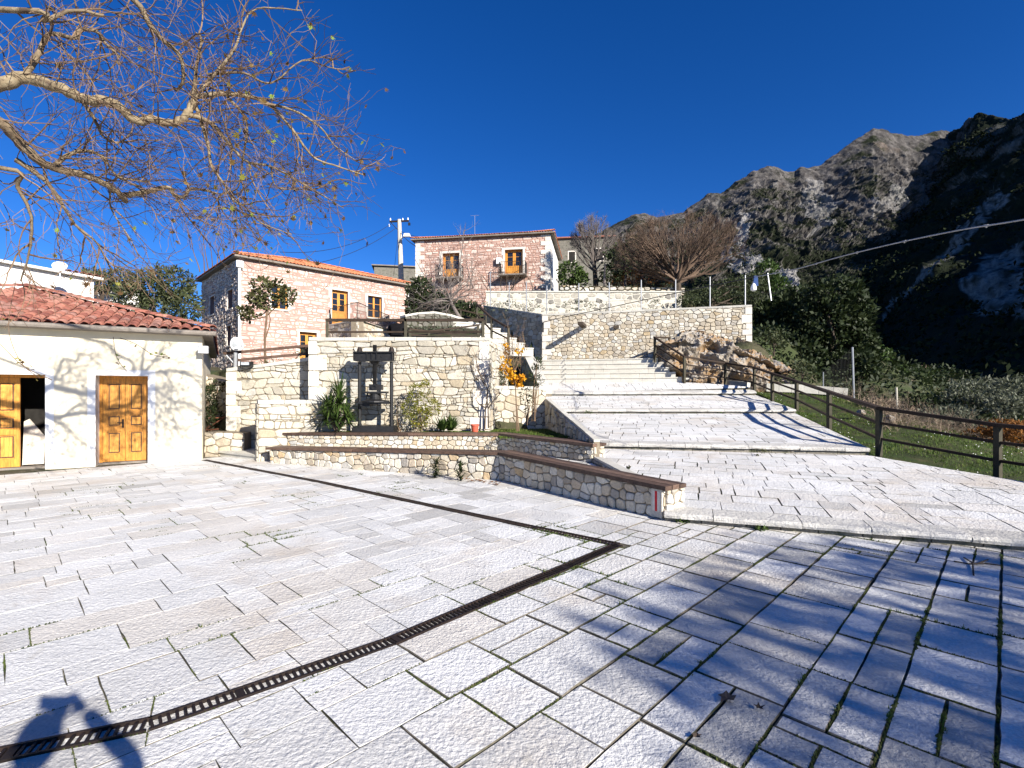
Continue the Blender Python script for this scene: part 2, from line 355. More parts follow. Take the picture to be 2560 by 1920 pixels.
def coursed(s0, s1, t0, t1, sz, rg, asp=1.6):
    out = []; hs = [t0]
    while hs[-1] < t1: hs.append(hs[-1]+sz*rg.uniform(.5, 1.5))
    ph = rg.uniform(0, 50)
    def yb(r, s): return hs[r]+sz*.6*noise.noise(Vector((s*1.1/max(.12, sz*5), r*7.3, ph)))+sz*.3*noise.noise(Vector((s*3.1, r*3.7, ph)))
    for r in range(len(hs)-1):
        h = hs[r+1]-hs[r]; s = s0-rg.random()*h; js = rg.uniform(-.3, .3)*h
        while s < s1:
            wd = h*asp*rg.choice((.45,.6,.75,.9,1.1,1.35,1.6)); e = s+wd; je = rg.uniform(-.34, .34)*h
            def mk(fa, fb, sa, ja, sb, jb):
                p = []
                for ss, jj, f in ((sa, ja, fa), (sb, jb, fa), (sb, jb, fb), (sa, ja, fb)):
                    x = ss+jj*(f-.5)*2; p.append((x, lerp(yb(r, x), yb(r+1, x), f)))
                return p
            if rg.random() < .24 and wd > h*.8:
                f = rg.uniform(.38, .62); a = mk(0, f, s, js, e, je); b = mk(f, 1, s, js, e, je); out += [a, b]
            else: out.append(mk(0, 1, s, js, e, je))
            s = e; js = je
    return [ccw(p) for p in out]
def cut_holes(polys, outline, holes=()):
    out = []
    for p in polys:
        q = clip_convex(p, ccw(list(outline)))
        if len(q) < 3: continue
        x, y = cen(q)
        if any(h[0] < x < h[1] and h[2] < y < h[3] for h in holes): continue
        for h in holes:
            xs = [v[0] for v in q]; zs = [v[1] for v in q]
            if max(xs) <= h[0] or min(xs) >= h[1] or max(zs) <= h[2] or min(zs) >= h[3]: continue
            o = [(h[0]-x, 1, 0, h[0]), (x-h[1], -1, 0, -h[1]), (h[2]-y, 0, 1, h[2]), (y-h[3], 0, -1, -h[3])]
            b = max(o); q = clip(q, b[1], b[2], b[3])
            if len(q) < 3: break
        if len(q) >= 3 and abs(area(q)) > 4e-4: out.append(ccw(q))
    return out
def chaikin(p, q=.22):
    o = []; n = len(p)
    for i in range(n):
        a, b = p[i], p[(i+1) % n]
        if math.hypot(a[0]-b[0], a[1]-b[1]) < .012: o.append(((a[0]+b[0])/2, (a[1]+b[1])/2)); continue
        o.append((lerp(a[0], b[0], q), lerp(a[1], b[1], q))); o.append((lerp(a[0], b[0], 1-q), lerp(a[1], b[1], 1-q)))
    return o
def stone_geo(mb, poly, O, ex, ey, nr, relief, gap, rg, rounded=True, tone=None):
    c = cen(poly); A = abs(area(poly)); rad = math.sqrt(A/math.pi)
    q = inset(poly, gap*.5*rg.uniform(.7, 1.4))
    if len(q) < 3: return
    if rounded: q = chaikin(q, .17)
    if rounded and len(q) > 12: q = q[::2] if len(q) > 18 else q
    n = len(q); tone = rg.random() if tone is None else tone
    h = relief*rg.uniform(.65, 1.35); tl = (rg.uniform(-.35, .35)*relief, rg.uniform(-.35, .35)*relief)
    vs = []; tn = []
    for lev, (sc_, hh) in enumerate(((1.0, -.008), (.975, h*.6), (.84, h))):
        for p in q:
            jx = rg.uniform(-.05, .05)*rad if lev else 0
            x = c[0]+(p[0]-c[0])*sc_+jx*.5; y = c[1]+(p[1]-c[1])*sc_+jx*.4
            hz = hh if not lev else max(.004, hh+tl[0]*(p[0]-c[0])/rad+tl[1]*(p[1]-c[1])/rad+rg.uniform(-.1, .1)*relief)
            vs.append(O+ex*x+ey*y+nr*hz); tn.append(tone)
    fs = []
    for l in (0, 1):
        for i in range(n):
            a = l*n+i; b = l*n+(i+1) % n; fs.append((a, b, b+n, a+n))
    fs.append(tuple(range(2*n, 3*n)))
    mb.add(vs, fs, tn)
def lay_stones(parent, polys, O, ex, ey, nr, mat, relief=.03, gap=.012, rg=rnd, rounded=True, limit=300, name='stone', rest='small_stones', tones=None):
    items = []
    for i, p in enumerate(polys):
        c = cen(p); w3 = O+ex*c[0]+ey*c[1]; vis = seen(w3)
        items.append((-(abs(area(p))/max(1, (w3-Vector((0,0,H))).length_squared))*(vis+.001), i))
    items.sort(); big = set(i for _, i in items[:limit]); R = MB()
    for i, p in enumerate(polys):
        mb = MB() if i in big else R
        stone_geo(mb, p, O, ex, ey, nr, relief, gap, rg, rounded and i in big, None if tones is None else tones[i])
        if i in big and mb.v: mb.build(name, mat, parent)
    if R.v: R.build(rest, mat, parent, kind='stuff')
UPV = Vector((0,0,1))
def frame2d(a, b):
    a = V2(a); b = V2(b); d = (b-a).normalized(); n = Vector((d.y, -d.x))
    if n.dot(-(a+b)/2) < 0: n = -n
    return d, n, (b-a).length
def stone_wall(name, label, a, b, z0, z1a, z1b, th=.4, sz=.24, mat='wallstone', mort='mortar', coping=.09, quoin='', relief=.03, gap=.013, seed=1,
               limit=300, cat='wall', parent=None, face=1, ends='', cop_len=.55, over=.04, holes=(), asp=1.45, tone=None, ground=None, rounded=True, squared=False):
    """wall from plan point a to b, its dressed face towards the camera; top runs from z1a to z1b"""
    rg = random.Random(seed); d, n, L = frame2d(a, b); n = n*face
    t = parent if parent else thing(name, label, cat, (a[0], a[1], z0))
    ex = Vector((d.x, d.y, 0)); nr = Vector((n.x, n.y, 0)); O = Vector((a[0], a[1], 0))
    q0 = O; q1 = O+ex*L; bk = -nr*th
    za, zb = z1a-coping, z1b-coping
    m = MB(); m.hexa([q0+UPV*z0, q1+UPV*z0, q1+bk+UPV*z0, q0+bk+UPV*z0, q0+UPV*za, q1+UPV*zb, q1+bk+UPV*zb, q0+bk+UPV*za])
    core = m.build('wall_core', MT[mort], t)
    out = [(0, z0), (L, z0), (L, zb), (0, za)]
    pts = rubble_pts(0, L, z0, max(za, zb), sz, rg, asp)
    polys = cut_holes(coursed(0, L, z0, max(za, zb), sz, rg, asp), out, holes) if squared else voronoi(pts, out, holes)
    lay_stones(t, polys, O, ex, UPV, nr, MT[mat], relief, gap, rg, limit=limit, rounded=rounded)
    for side in ends:                                    # dressed end faces
        Oe = q0 if side == 'L' else q1; ee = -nr; ne = -ex if side == 'L' else ex; top = za if side == 'L' else zb
        pe = voronoi(rubble_pts(0, th, z0, top, sz, rg, 1.1), [(0, z0), (th, z0), (th, top), (0, top)])
        lay_stones(t, pe, Oe, ee, UPV, ne, MT[mat], relief, gap, rg, limit=60)
    for side in quoin:
        z = z0; k = 0; top = za if side == 'L' else zb
        while z < top-.05:
            hh = min(rg.uniform(.26, .42), top-z)
            if top-z-hh < .12: hh = top-z
            wq = rg.uniform(.38, .5) if k % 2 else rg.uniform(.2, .3)
            s0 = -.015 if side == 'L' else L-wq; s1 = wq if side == 'L' else L+.015
            mb = MB(); hp = relief*1.5
            p = [(s0+.006, z+.008), (s1-.006, z+.008), (s1-.006, z+hh-.008), (s0+.006, z+hh-.008)]
            mb.hexa([O+ex*x+UPV*zz+nr*(-.2) for x, zz in p]+[O+ex*lerp(x, (s0+s1)/2, .04)+UPV*lerp(zz, z+hh/2, .05)+nr*hp for x, zz in p], rg.uniform(.45, .8))
            mb.build('quoin', MT['trimstone'], t); z += hh; k += 1
    if coping:
        s = 0
        while s < L-.02:
            e = min(L, s+cop_len*rg.uniform(.7, 1.3))
            if L-e < .15: e = L
            mb = MB(); g = .005
            zs0 = lerp(za, zb, s/L); zs1 = lerp(za, zb, e/L); A = O+ex*(s+g)+nr*over; B = O+ex*(e-g)+nr*over; k = -nr*(th+2*over); j = rg.uniform(-.006, .006)
            mb.hexa([A+UPV*(zs0+.001), B+UPV*(zs1+.001), B+k+UPV*(zs1+.001), A+k+UPV*(zs0+.001), A+UPV*(zs0+coping+j), B+UPV*(zs1+coping+j), B+k+UPV*(zs1+coping+j), A+k+UPV*(zs0+coping+j)], rg.random())
            mb.build('coping_stone', MT['coping'], t); s = e
    return t
def ashlar(ang, org, p0, p1, q0, q1, ws, ls, rg, split=.25):
    ca, sa = math.cos(ang), math.sin(ang); out = []
    def W(p, q): return (org[0]+p*ca-q*sa, org[1]+p*sa+q*ca)
    q = q0
    while q < q1:
        wd = rg.choice(ws)*rg.uniform(.9, 1.1); p = p0-rg.random()*.6
        while p < p1:
            L = rg.uniform(*ls)
            r = rg.random()
            if r < split*.6: cuts = [(p, p+L, q, q+wd*.5), (p, p+L, q+wd*.5, q+wd)]
            elif r < split: m = p+L*rg.uniform(.35, .65); h = q+wd*rg.uniform(.4, .6); cuts = [(p, m, q, h), (p, m, h, q+wd), (m, p+L, q, q+wd)]
            else: cuts = [(p, p+L, q, q+wd)]
            for a, b, c, d in cuts: out.append([W(a, c), W(b, c), W(b, d), W(a, d)])
            p += L
        q += wd
    return out
def paver_geo(mb, poly, zf, gap, rg, th=.05, tone=None, bev=.0035):
    c = cen(poly); A = abs(area(poly)); per = sum(math.dist(poly[i], poly[(i+1) % len(poly)]) for i in range(len(poly)))
    inr = 2*A/per; k = max(.6, 1-gap/inr)
    q = []
    poly = inset(poly, gap*.5)
    if len(poly) < 3: return
    n0 = len(poly)
    for i in range(n0):
        a = poly[i]; b = poly[(i+1) % n0]; q.append((a[0]+rg.uniform(-.4,.4)*gap, a[1]+rg.uniform(-.4,.4)*gap))
        L = math.dist(a, b); m_ = min(3, int(L/.16)) if n0 <= 6 else 0
        for k in range(m_):
            t = (k+rg.uniform(.6, 1.4))/(m_+1); j = rg.uniform(-1, .35)*max(.005, gap*.5); nx, ny = (b[1]-a[1]), -(b[0]-a[0]); l = math.hypot(nx, ny)
            q.append((lerp(a[0], b[0], t)+nx/l*j, lerp(a[1], b[1], t)+ny/l*j))
    if gap < .008: bev = .002
    n = len(q); dz = rg.uniform(-.002, .002); tx, ty = rg.uniform(-.003, .003), rg.uniform(-.003, .003)
    tone = rg.random() if tone is None else tone
    vs = []
    for lev in range(3):
        for p in q:
            s = (1, 1, 1-bev*1.3/inr)[lev]; x = c[0]+(p[0]-c[0])*s; y = c[1]+(p[1]-c[1])*s
            z = zf(x, y)+dz+tx*(x-c[0])+ty*(y-c[1])+(-th, -bev*rg.uniform(.6, 1.3), rg.uniform(-.0015, .0015))[lev]
            vs.append((x, y, z))
    fs = [(l*n+i, l*n+(i+1) % n, (l+1)*n+(i+1) % n, (l+1)*n+i) for l in (0, 1) for i in range(n)]+[tuple(range(2*n, 3*n))]
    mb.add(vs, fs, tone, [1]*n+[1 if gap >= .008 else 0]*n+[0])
def pave(parent, polys, zf, mat, gapf, rg, limit=300, name='paver', th=.05, tonef=None):
    items = []
    for i, p in enumerate(polys):
        c = cen(p); y = max(.8, c[1]); w3 = (c[0], c[1], zf(*c)); items.append((-area(p)/y**3*(seen(w3, 150)+.0001), i))
    items.sort(); big = set(i for _, i in items[:limit]); R = MB()
    for i, p in enumerate(polys):
        mb = MB() if i in big else R; c = cen(p)
        paver_geo(mb, p, zf, gapf(c), rg, th, None if tonef is None else tonef(c))
        if i in big and mb.v: mb.build(name, mat, parent)
    if R.v: R.build(name+'_rest', mat, parent, kind='stuff')
# ---------------------------------------------------------------- plants
def rdir(rg):
    while True:
        v = Vector((rg.uniform(-1,1), rg.uniform(-1,1), rg.uniform(-1,1)))
        if .05 < v.length < 1: return v.normalized()
def leaves(mb, blobs, size, rg, up=.3, aspect=2.0, shell=.55, droop=0, tone=(0, 1), gaps=.5, gscale=1.0):
    """blobs: (centre, (rx, ry, rz), count). Leaf faces are spread through each volume, thinned by a noise field so that gaps show"""
    for c, r, n in blobs:
        c = Vector(c); k = 0; tries = 0
        while k < n and tries < n*6:
            tries += 1
            d = rdir(rg); q = rg.random()**.45*(1-shell)+shell*rg.random()**.2
            off = Vector((d.x*r[0], d.y*r[1], d.z*r[2]))*min(1, q)*rg.uniform(.9, 1.12)
            p = c+off; nz = noise.noise(p*gscale*2.2/max(r[0], .3)+Vector((c.x, 7, 3)))
            if nz < gaps*rg.uniform(-.6, .6)-.1: continue
            k += 1
            a = (d*.6+rdir(rg)+Vector((0,0,up-droop))).normalized(); b = a.cross(rdir(rg))
            if b.length < .05: continue
            b.normalize(); s = size*rg.uniform(.6, 1.3); A = a*s; B = b*s/aspect
            tn = tone[0]+(tone[1]-tone[0])*min(1, max(0, .5+.55*nz+rg.uniform(-.3, .3)))
            mb.add([p, p+A*.5+B*.5, p+A, p+A*.5-B*.5], [(0,1,2,3)], tn)
def grow(mb, p, d, L, r, lev, rg, prm, tips=None):
    """recursive limb: prm = dict(wig, up, kids, ratio, spread, n)"""
    n = max(2, int(L/prm.get('seg', .25))+1) if lev else 2
    n = min(n, 6); pts = [p]; rad = [r]; dd = d.copy()
    for i in range(n):
        dd = (dd+rdir(rg)*prm['wig']+Vector((0,0,prm['up']))).normalized()
        nx_ = pts[-1]+dd*L/n
        if 'ell' in prm:
            c_, r_ = prm['ell']; e_ = nx_-c_
            if i > 0 and (e_.x/r_[0])**2+(e_.y/r_[1])**2+(e_.z/r_[2])**2 > rg.uniform(.8, 1.15): break
        pts.append(nx_); rad.append(r*(1-.65*(i+1)/n))
    n = len(pts)-1
    mb.tube(pts, rad, 5 if r > .03 else (4 if r > .012 else 3), rg.random(), cap=False)
    if tips is not None and lev <= 1: tips.append((pts[-1], dd))
    if lev <= 0: return
    for k in range(prm['kids'][lev] if lev < len(prm['kids']) else 3):
        t = rg.uniform(prm.get('from', .3), 1.0); i = min(n-1, int(t*n)); b = pts[i].lerp(pts[i+1], t*n-i)
        dr = (pts[i+1]-pts[i]).normalized()
        nd_ = (dr+rdir(rg)*prm['spread']).normalized()
        if 'pull' in prm: nd_ = (nd_+prm['pull']).normalized()
        grow(mb, b, nd_, L*prm['ratio']*rg.uniform(.65, 1.25), max(.0025, rad[i]*.55), lev-1, rg, prm, tips)
def smoothpath(pts, sub=3):
    pts = [Vector(p) for p in pts]; out = []
    for i in range(len(pts)-1):
        p0 = pts[max(0, i-1)]; p1 = pts[i]; p2 = pts[i+1]; p3 = pts[min(len(pts)-1, i+2)]
        for k in range(sub):
            t = k/sub
            out.append(.5*((2*p1)+(p2-p0)*t+(2*p0-5*p1+4*p2-p3)*t*t+(3*p1-p0-3*p2+p3)*t**3))
    return out+[pts[-1]]
def blades(mb, p, n, h, spread, rg, wd=.012, lean=.5, tone=(0, 1), flat=False):
    for _ in range(n):
        a = rg.uniform(0, 6.283); b = Vector((p[0]+rg.uniform(-spread, spread), p[1]+rg.uniform(-spread, spread), p[2]))
        hh = h*rg.uniform(.5, 1.2); l = Vector((math.cos(a), math.sin(a), 0)); s = Vector((-l.y, l.x, 0))*wd*rg.uniform(.6, 1.3)
        k = lean*rg.random()
        mid = b+UPV*hh*.6+l*hh*k*.35; tip = b+UPV*hh*(1-.35*k)+l*hh*k
        mb.add([b-s, b+s, mid+s*.7, tip, mid-s*.7], [(0,1,2,4),(4,2,3)], lerp(tone[0], tone[1], rg.random()))
# ---------------------------------------------------------------- ground sheet
cp = []
def cpt(*a): cp.extend(a)
for x in range(-16, 10, 4):
    for y in (-30, -14, -6, -1, 3, 7): cpt((x, y, -.16))
cpt((-6,11,-.16),(-3,11,-.16),(0,9,-.16),(-8,12.8,-.16),(-10,11,-.1),(-1,11,-.1),(1,9,-.1),(-5,12.6,.2),(-2,12.6,.4),(0.5,12.5,.4))
cpt((2,6.4,-.2),(5,6,-.15),(4,9,.02),(6,9.5,.08),(2.5,11,.1),(3,14,.4),(7,13,.35),(4,17,.6),(8,16.5,.6),(4,19,.9),(8,19,1.0),(3,22,1.5),(6,21,1.5),(4,24,2.7),(2,25.5,2.9),(6,23.5,2.8))
cpt((8.9,6,-.12),(9.2,8.8,.0),(8.4,10.3,.24),(9.0,13,.55),(10.3,17,.95),(10.2,18.3,1.15),(10.6,20,1.4),(11.5,15,.45),(12.5,19,1.3),(11.5,11,.1),(12,8,-.3),(13.5,12,-.2),(14,16,.3),(15,20,.9),(14,6,-1),(11,3,-.7),(14,0,-2))
cpt((8,24,3.6),(11,24,4.0),(13,23,2.6),(14.5,22,1.4),(16,24,2.2),(13,26,4.4),(16,28,4.2))
cpt((2,27,5.4),(6,26,5.4),(10,24.8,5.3),(-1,31.3,6.4),(2,29,5.7),(6,28.6,5.7),(10,28,5.6),(14,29,5.4),(2,30.6,7.4),(6,30.6,7.4),(10,30.6,7.3),(13,31,6.6),(17,32,5.6),(22,34,4.6))
cpt((-3,34,7.4),(3,36,8.0),(9,36,8.4),(0,42,8.8),(-9,44,9.4),(6,44,9.6),(12,42,9.6),(0,55,10.5),(15,50,10.5),(-15,50,8.5),(22,42,7.5))
cpt((-5,16,2.8),(-3,16,2.8),(-1,16,2.8),(-6,14.6,2.2),(-7.5,14.6,2.0),(-2.5,18.5,3.5),(-4,19,3.2),(-1.2,20.5,4.2),(0,25,2.9),(-3,23,4.6),(-6,22,3.4),(-10,22,2.8),(-9,16,1.2),(-8.6,14,.5),(-12,15,.6),(-15,27,2.7),(-11,26,2.8),(-8,28,3.2),(-6,32,5.2),(-4,28,5.4),(-20,33,3),(-24,28,3),(-16,20,1.5),(-20,14,1),(-12,40,5),(-30,40,4),(-40,20,2),(-40,-10,0))
cpt((20,20,-.4),(18,14,-1.6),(22,10,-4),(18,4,-4),(26,26,.8),(28,36,1.6),(24,30,3.0),(34,34,-1.5),(32,22,-5),(30,10,-9),(40,40,-3),(46,52,-4),(60,60,-12),(50,30,-14),(60,10,-22),(90,60,-28),(90,20,-35),(120,100,-20),(110,-20,-40),(60,-30,-30),(30,-20,-10))
cpt((40,70,6),(20,75,10),(60,90,-4),(-10,80,8),(-50,80,5),(-80,50,3),(-100,0,0),(0,120,-5),(60,140,-20),(-60,140,-10),(140,160,-20),(-60,-60,-2),(0,-60,-2),(60,-80,-25))
CPA = np.array(cp, dtype=float)
def terr(x, y):
    d2 = (CPA[:,0]-x)**2+(CPA[:,1]-y)**2; wgt = 1/(d2+.25)**2
    return float((wgt*CPA[:,2]).sum()/wgt.sum())
def sheet(name, xs, ys, zf, mat, kind='structure'):
    m = MB(); nx, ny = len(xs), len(ys)
    vs = [(x, y, zf(x, y)) for y in ys for x in xs]
    m.add(vs, [(j*nx+i, j*nx+i+1, (j+1)*nx+i+1, (j+1)*nx+i) for j in range(ny-1) for i in range(nx-1)])
    return m.build(name, mat, None, smooth=True, kind=kind)
def grade(lo, hi, fine_lo, fine_hi, f, c):
    a = [fine_lo]; s = f
    while a[0] > lo: s = min(c, s*1.25); a.insert(0, a[0]-s)
    b = np.arange(fine_lo+f, fine_hi, f).tolist(); s = f; q = [fine_hi]
    while q[-1] < hi: s = min(c, s*1.25); q.append(q[-1]+s)
    return a+b+q
CAPS = [([(-17,-60),(13,-60),(13,12.2),(-5.3,12.2),(-9.6,14.3),(-17,9)], -.25), ([(-9.7,11.5),(-5.2,11.5),(-5.2,14.0),(-9.7,14.2)], -.2), ([(-5.4,11.5),(2,9),(2,13.9),(-5.4,13.9)], .3),
 ([(.6,9),(9,5),(9.8,16.6),(.6,17.7)], -.1), ([(.6,13),(8.4,12),(9.8,16.6),(.6,17.7)], .35), ([(.5,17),(9.8,16),(10.4,20.4),(.5,21)], .75), ([(.5,20.4),(10,19.8),(9.5,22.0),(.5,24)], 1.3), ([(.2,22.6),(7.6,21.1),(10.8,23.5),(1.4,26.5)], 1.9), ([(1.6,25.9),(-1.8,30.3),(-4,29),(-.9,24.0)], 3.4),
 ([(-1.2,13.2),(1.4,13.2),(1.6,20.5),(.9,24.6),(-.3,24),(-.6,17)], 1.5), ([(1.0,26.1),(11.4,23.3),(12,30.4),(-2,30.6)], 5.3), ([(-6.2,13.2),(-.2,13.2),(0,17),(-.4,18.0),(-6.5,20.5)], 2.75), ([(-1.0,16.5),(1.6,17),(2,26.3),(-.2,26),(-2.6,20)], 2.8),
 ([(-3.6,15),(-.8,15),(-.6,19.2),(-3.8,18)], 3.1), ([(-12,31.5),(-9,28.6),(-8,34.5)], 5.4), ([(-16.5,7),(-7.3,12),(-12,20.5),(-21,15)], -.2)]
def gz(x, y):
    z = terr(x, y)
    if -18 < x < 14:
        for q, zc in CAPS:
            if inside((x, y), q): return min(z, zc)
        if 3 < y < 20.6 and xe(y)-.3 < x < xe(y)+5.2: return min(z, zg(x, y)-.35)
    return gz2(x, y, z)
EDGE = [(8.75,3.95),(8.0,7.8),(7.22,10.15),(9.24,16.42),(9.72,20.02)]
FP = [(8.9,5.0,-.05),(8.75,6.9,0.0),(8.48,8.8,.09),(7.5,10.3,.34),(8.18,13,.67),(9.6,17,1.03),(9.45,18.3,1.34),(9.76,20.3,1.66)]
def xe(y):
    for a, b in zip(EDGE[:-1], EDGE[1:]):
        if y <= b[1]: return lerp(a[0], b[0], max(0,(y-a[1])/(b[1]-a[1])))
    return EDGE[-1][0]
def ze(y):
    for a, b in zip(FP[:-1], FP[1:]):
        if y <= b[1]: return lerp(a[2], b[2], max(0,(y-a[1])/(b[1]-a[1])))
    return FP[-1][2]
def zg(x, y):
    d = x-xe(y); return ze(y)-.02-max(0, d-2.6)*.16-.015*d+.05*noise.noise(Vector((x*.7, y*.7, 0)))*min(1, max(0, d))-(max(0, d-4.2)**2)*.1
def gz2(x, y, z):
    far = min(1, max(0, (math.hypot(x, y)-24)/40))
    if y > 12 or x > 11: z += .12*noise.fractal(Vector((x*.5, y*.5, 0)), 1, 2, 4)*(1 if not (-6 < x < 8 and y < 26) else 0)
    return z + far*3*noise.fractal(Vector((x*.03, y*.03, 5)), 1, 2, 5)
sheet('ground', grade(-420, 420, -18, 20, .4, 30), grade(-300, 420, 4, 34, .4, 30), gz, MT['earth'])
# ---------------------------------------------------------------- plaza paving
AW = V2((-7.5, 12.2)); AD = V2((-.868, -.497))         # white building: right front corner and direction of its front wall
bench1 = [(-5.62,11.75), (-.225,9.45), (1.98,6.5)]
excl = [[(-7.5,12.2),(-16.2,7.22),(-22,18),(-8,14)], [(-7.6,13.45),(-6.05,12.0),(-5.55,11.8),(-.225,9.55),(1.9,6.6),(5.28,5.3),(12,2.9),(12,20),(-7.6,20)]]
A47 = math.atan2(.715, .70)
rg = random.Random(3)
DR2 = [G(1545,1362), Vector((-.80,3.33,0)), Vector((-1.80,2.50,0)), Vector((-4.0,1.62,0))]
DR1 = [G(1545,1362), G(1330,1318), G(1080,1265), G(800,1205), G(510,1150)]
DW = .062
segs = [(V2(p[i]), V2(p[i+1])) for p in (DR1, DR2) for i in range(len(p)-1)]
raw = ashlar(A47, (0,0), -14, 14, -16, 14, [.27,.33,.38,.44,.5], (.28,.74), rg, .30)
polys = []
for p in raw:
    c = cen(p)
    if c[0] < -15 or c[0] > 10 or c[1] < -3 or c[1] > 14: continue
    if any(all(inside(q, e) for q in p+[c]) for e in excl): continue
    pieces = [ccw(p)]
    for path in (DR1, DR2):
        for k in range(1, len(path)-1):
            v = V2(path[k])
            if (V2(c)-v).length > 1.3: continue
            tg = ((V2(path[k])-V2(path[k-1])).normalized()+(V2(path[k+1])-V2(path[k])).normalized()).normalized(); nxt = []
            for q in pieces:
                if not inside(v, q): nxt.append(q); continue
                for sg in (1, -1):
                    r = clip(q, sg*tg.x, sg*tg.y, sg*tg.dot(v))
                    if len(r) > 2 and abs(area(r)) > 1e-5: nxt.append(r)
            pieces = nxt
        nxt = []
        for q in pieces:
            best = None
            for k in range(len(path)-1):
                a, b = V2(path[k]), V2(path[k+1]); d = (b-a).normalized(); n = Vector((d.y, -d.x)); L = (b-a).length
                t = [(V2(v)-a).dot(d) for v in q]; s_ = [(V2(v)-a).dot(n) for v in q]
                if max(t) < 1e-4 or min(t) > L-1e-4 or min(s_) > DW or max(s_) < -DW: continue
                ct = (V2(cen(q))-a).dot(d); off = max(0, -ct, ct-L)
                if best is None or off < best[0]: best = (off, n, n.dot(a))
            if best is None: nxt.append(q); continue
            for sg in (1, -1):
                r = clip(q, sg*best[1].x, sg*best[1].y, sg*best[2]-DW)
                if len(r) > 2 and abs(area(r)) > .0008: nxt.append(r)
        pieces = nxt
    polys += pieces
plaza = thing('plaza', None, None, (0,0,0), kind='structure')
m = MB(); m.box((-2.5,5.2,-.062), (26,18.4,.1)); m.build('joint_fill', MT['joint'], plaza)
def gapf(c):
    g = noise.noise(Vector((c[0]*.45, c[1]*.45, 2)))
    wdn = min(1, max(0, (c[0]+.8+(4-c[1])*.25)/2.2))
    return .0035+.006*max(0, g-.05)+.0125*wdn*(.6+.6*g)
def pale(c):
    n = noise.noise(Vector((c[0]*.35, c[1]*.35, 9))); return min(1, max(0, .55+.5*n+rg.uniform(-.4,.4)))
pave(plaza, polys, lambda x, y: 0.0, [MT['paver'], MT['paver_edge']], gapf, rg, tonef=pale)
PLAZA = polys
# moss and small weeds in the joints
mg = random.Random(8); mo = MB(); wd_ = MB()
for p in polys:
    c = cen(p)
    if not seen((c[0], c[1], 0), 100) or c[1] > 11: continue
    for i in range(len(p)):
        a, b = p[i], p[(i+1) % len(p)]; L = math.dist(a, b); nst = int(L/.017)
        for k in range(nst):
            t = (k+mg.random())/max(1, nst); x, y = lerp(a[0], b[0], t), lerp(a[1], b[1], t)
            dd = .11+noise.fractal(Vector((x*.8, y*.8, 4)), 1, 2, 3)+.45*noise.noise(Vector((x*4, y*4, 1)))+.28*min(1, max(-.6, (x-.4+(3.4-y)*.2)/2))
            if dd < .22+(y-3)*.02 or (y > 6 and mg.random() < .5): continue
            r = mg.uniform(.007, .013)*(1+min(1.2, max(0, dd-.3)*1.6)); x += mg.uniform(-.4,.4)*r; y += mg.uniform(-.4,.4)*r; h = r*mg.uniform(.35,.8)
            a0 = mg.random()*6.28; ring = [(x+r*math.cos(a0+q*1.2566)*mg.uniform(.6,1.2), y+r*math.sin(a0+q*1.2566)*mg.uniform(.6,1.2), -.012) for q in range(5)]
            mo.add(ring+[(x, y, h)], [(q, (q+1) % 5, 5) for q in range(5)], mg.random())
            if dd > .55 and mg.random() < .10: blades(wd_, (x, y, -.005), 5, .035, .012, mg, .003, .9)
mo.build('joint_moss', MT['moss'], None, kind='stuff'); wd_.build('joint_grass', MT['grass'], None, kind='stuff')
# ---------------------------------------------------------------- drain channels with iron gratings
def drain(path, label, step, bars_upto, seed):
    g = random.Random(seed); t = thing('drain_grate', label, 'drain grate', (path[0].x, path[0].y, 0), 'iron drain gratings in the plaza')
    pts = [Vector(p) for p in path]; L = 0
    fl = MB(); rails = MB()
    for i in range(len(pts)-1):
        a, b = pts[i], pts[i+1]; d = (b-a).normalized(); n = Vector((d.y, -d.x, 0)); 
        fl.add([a+n*.045+UPV*-.0105, b+n*.045+UPV*-.0105, b-n*.045+UPV*-.0105, a-n*.045+UPV*-.0105], [(0,1,2,3)], g.random())
        for s in (1, -1):
            o = n*s*.052; rails.beam(a+o-UPV*.008, b+o-UPV*.008, .014, .034, g.random())
    fl.build('channel_floor', MT['paver'], t); rails.build('grate_frame', MT['ironrust'], t)
    acc = 0; rest = MB(); cnt = 0; k = 0
    total = sum((pts[i+1]-pts[i]).length for i in range(len(pts)-1)); s = .02; i = 0; base = 0
    while s < total-.02:
        while base+(pts[i+1]-pts[i]).length < s: base += (pts[i+1]-pts[i]).length; i += 1
        a, b = pts[i], pts[i+1]; d = (b-a).normalized(); n = Vector((d.y, -d.x, 0)); c = a+d*(s-base)
        sk = d*g.uniform(-.003,.003)
        mb = MB() if cnt < bars_upto else rest
        mb.beam(c+n*.047+sk-UPV*.001, c-n*.047-sk-UPV*.001, .013, .012, g.random())
        if k % 26 == 0: mb.beam(c+n*.047-UPV*.001, c-n*.047-UPV*.001, .04, .014, g.random())
        if mb is not rest: mb.build('grate_bar', MT['ironrust'], t)
        cnt += 1; k += 1; s += step
    if rest.v: rest.build('grate_bars', MT['ironrust'], t, kind='stuff')
drain(DR2, 'iron grating strip running from the corner towards the lower left foreground', .036, 190, 1)
drain(DR1, 'iron grating strip running back to the corner of the cream building', .042, 60, 2)
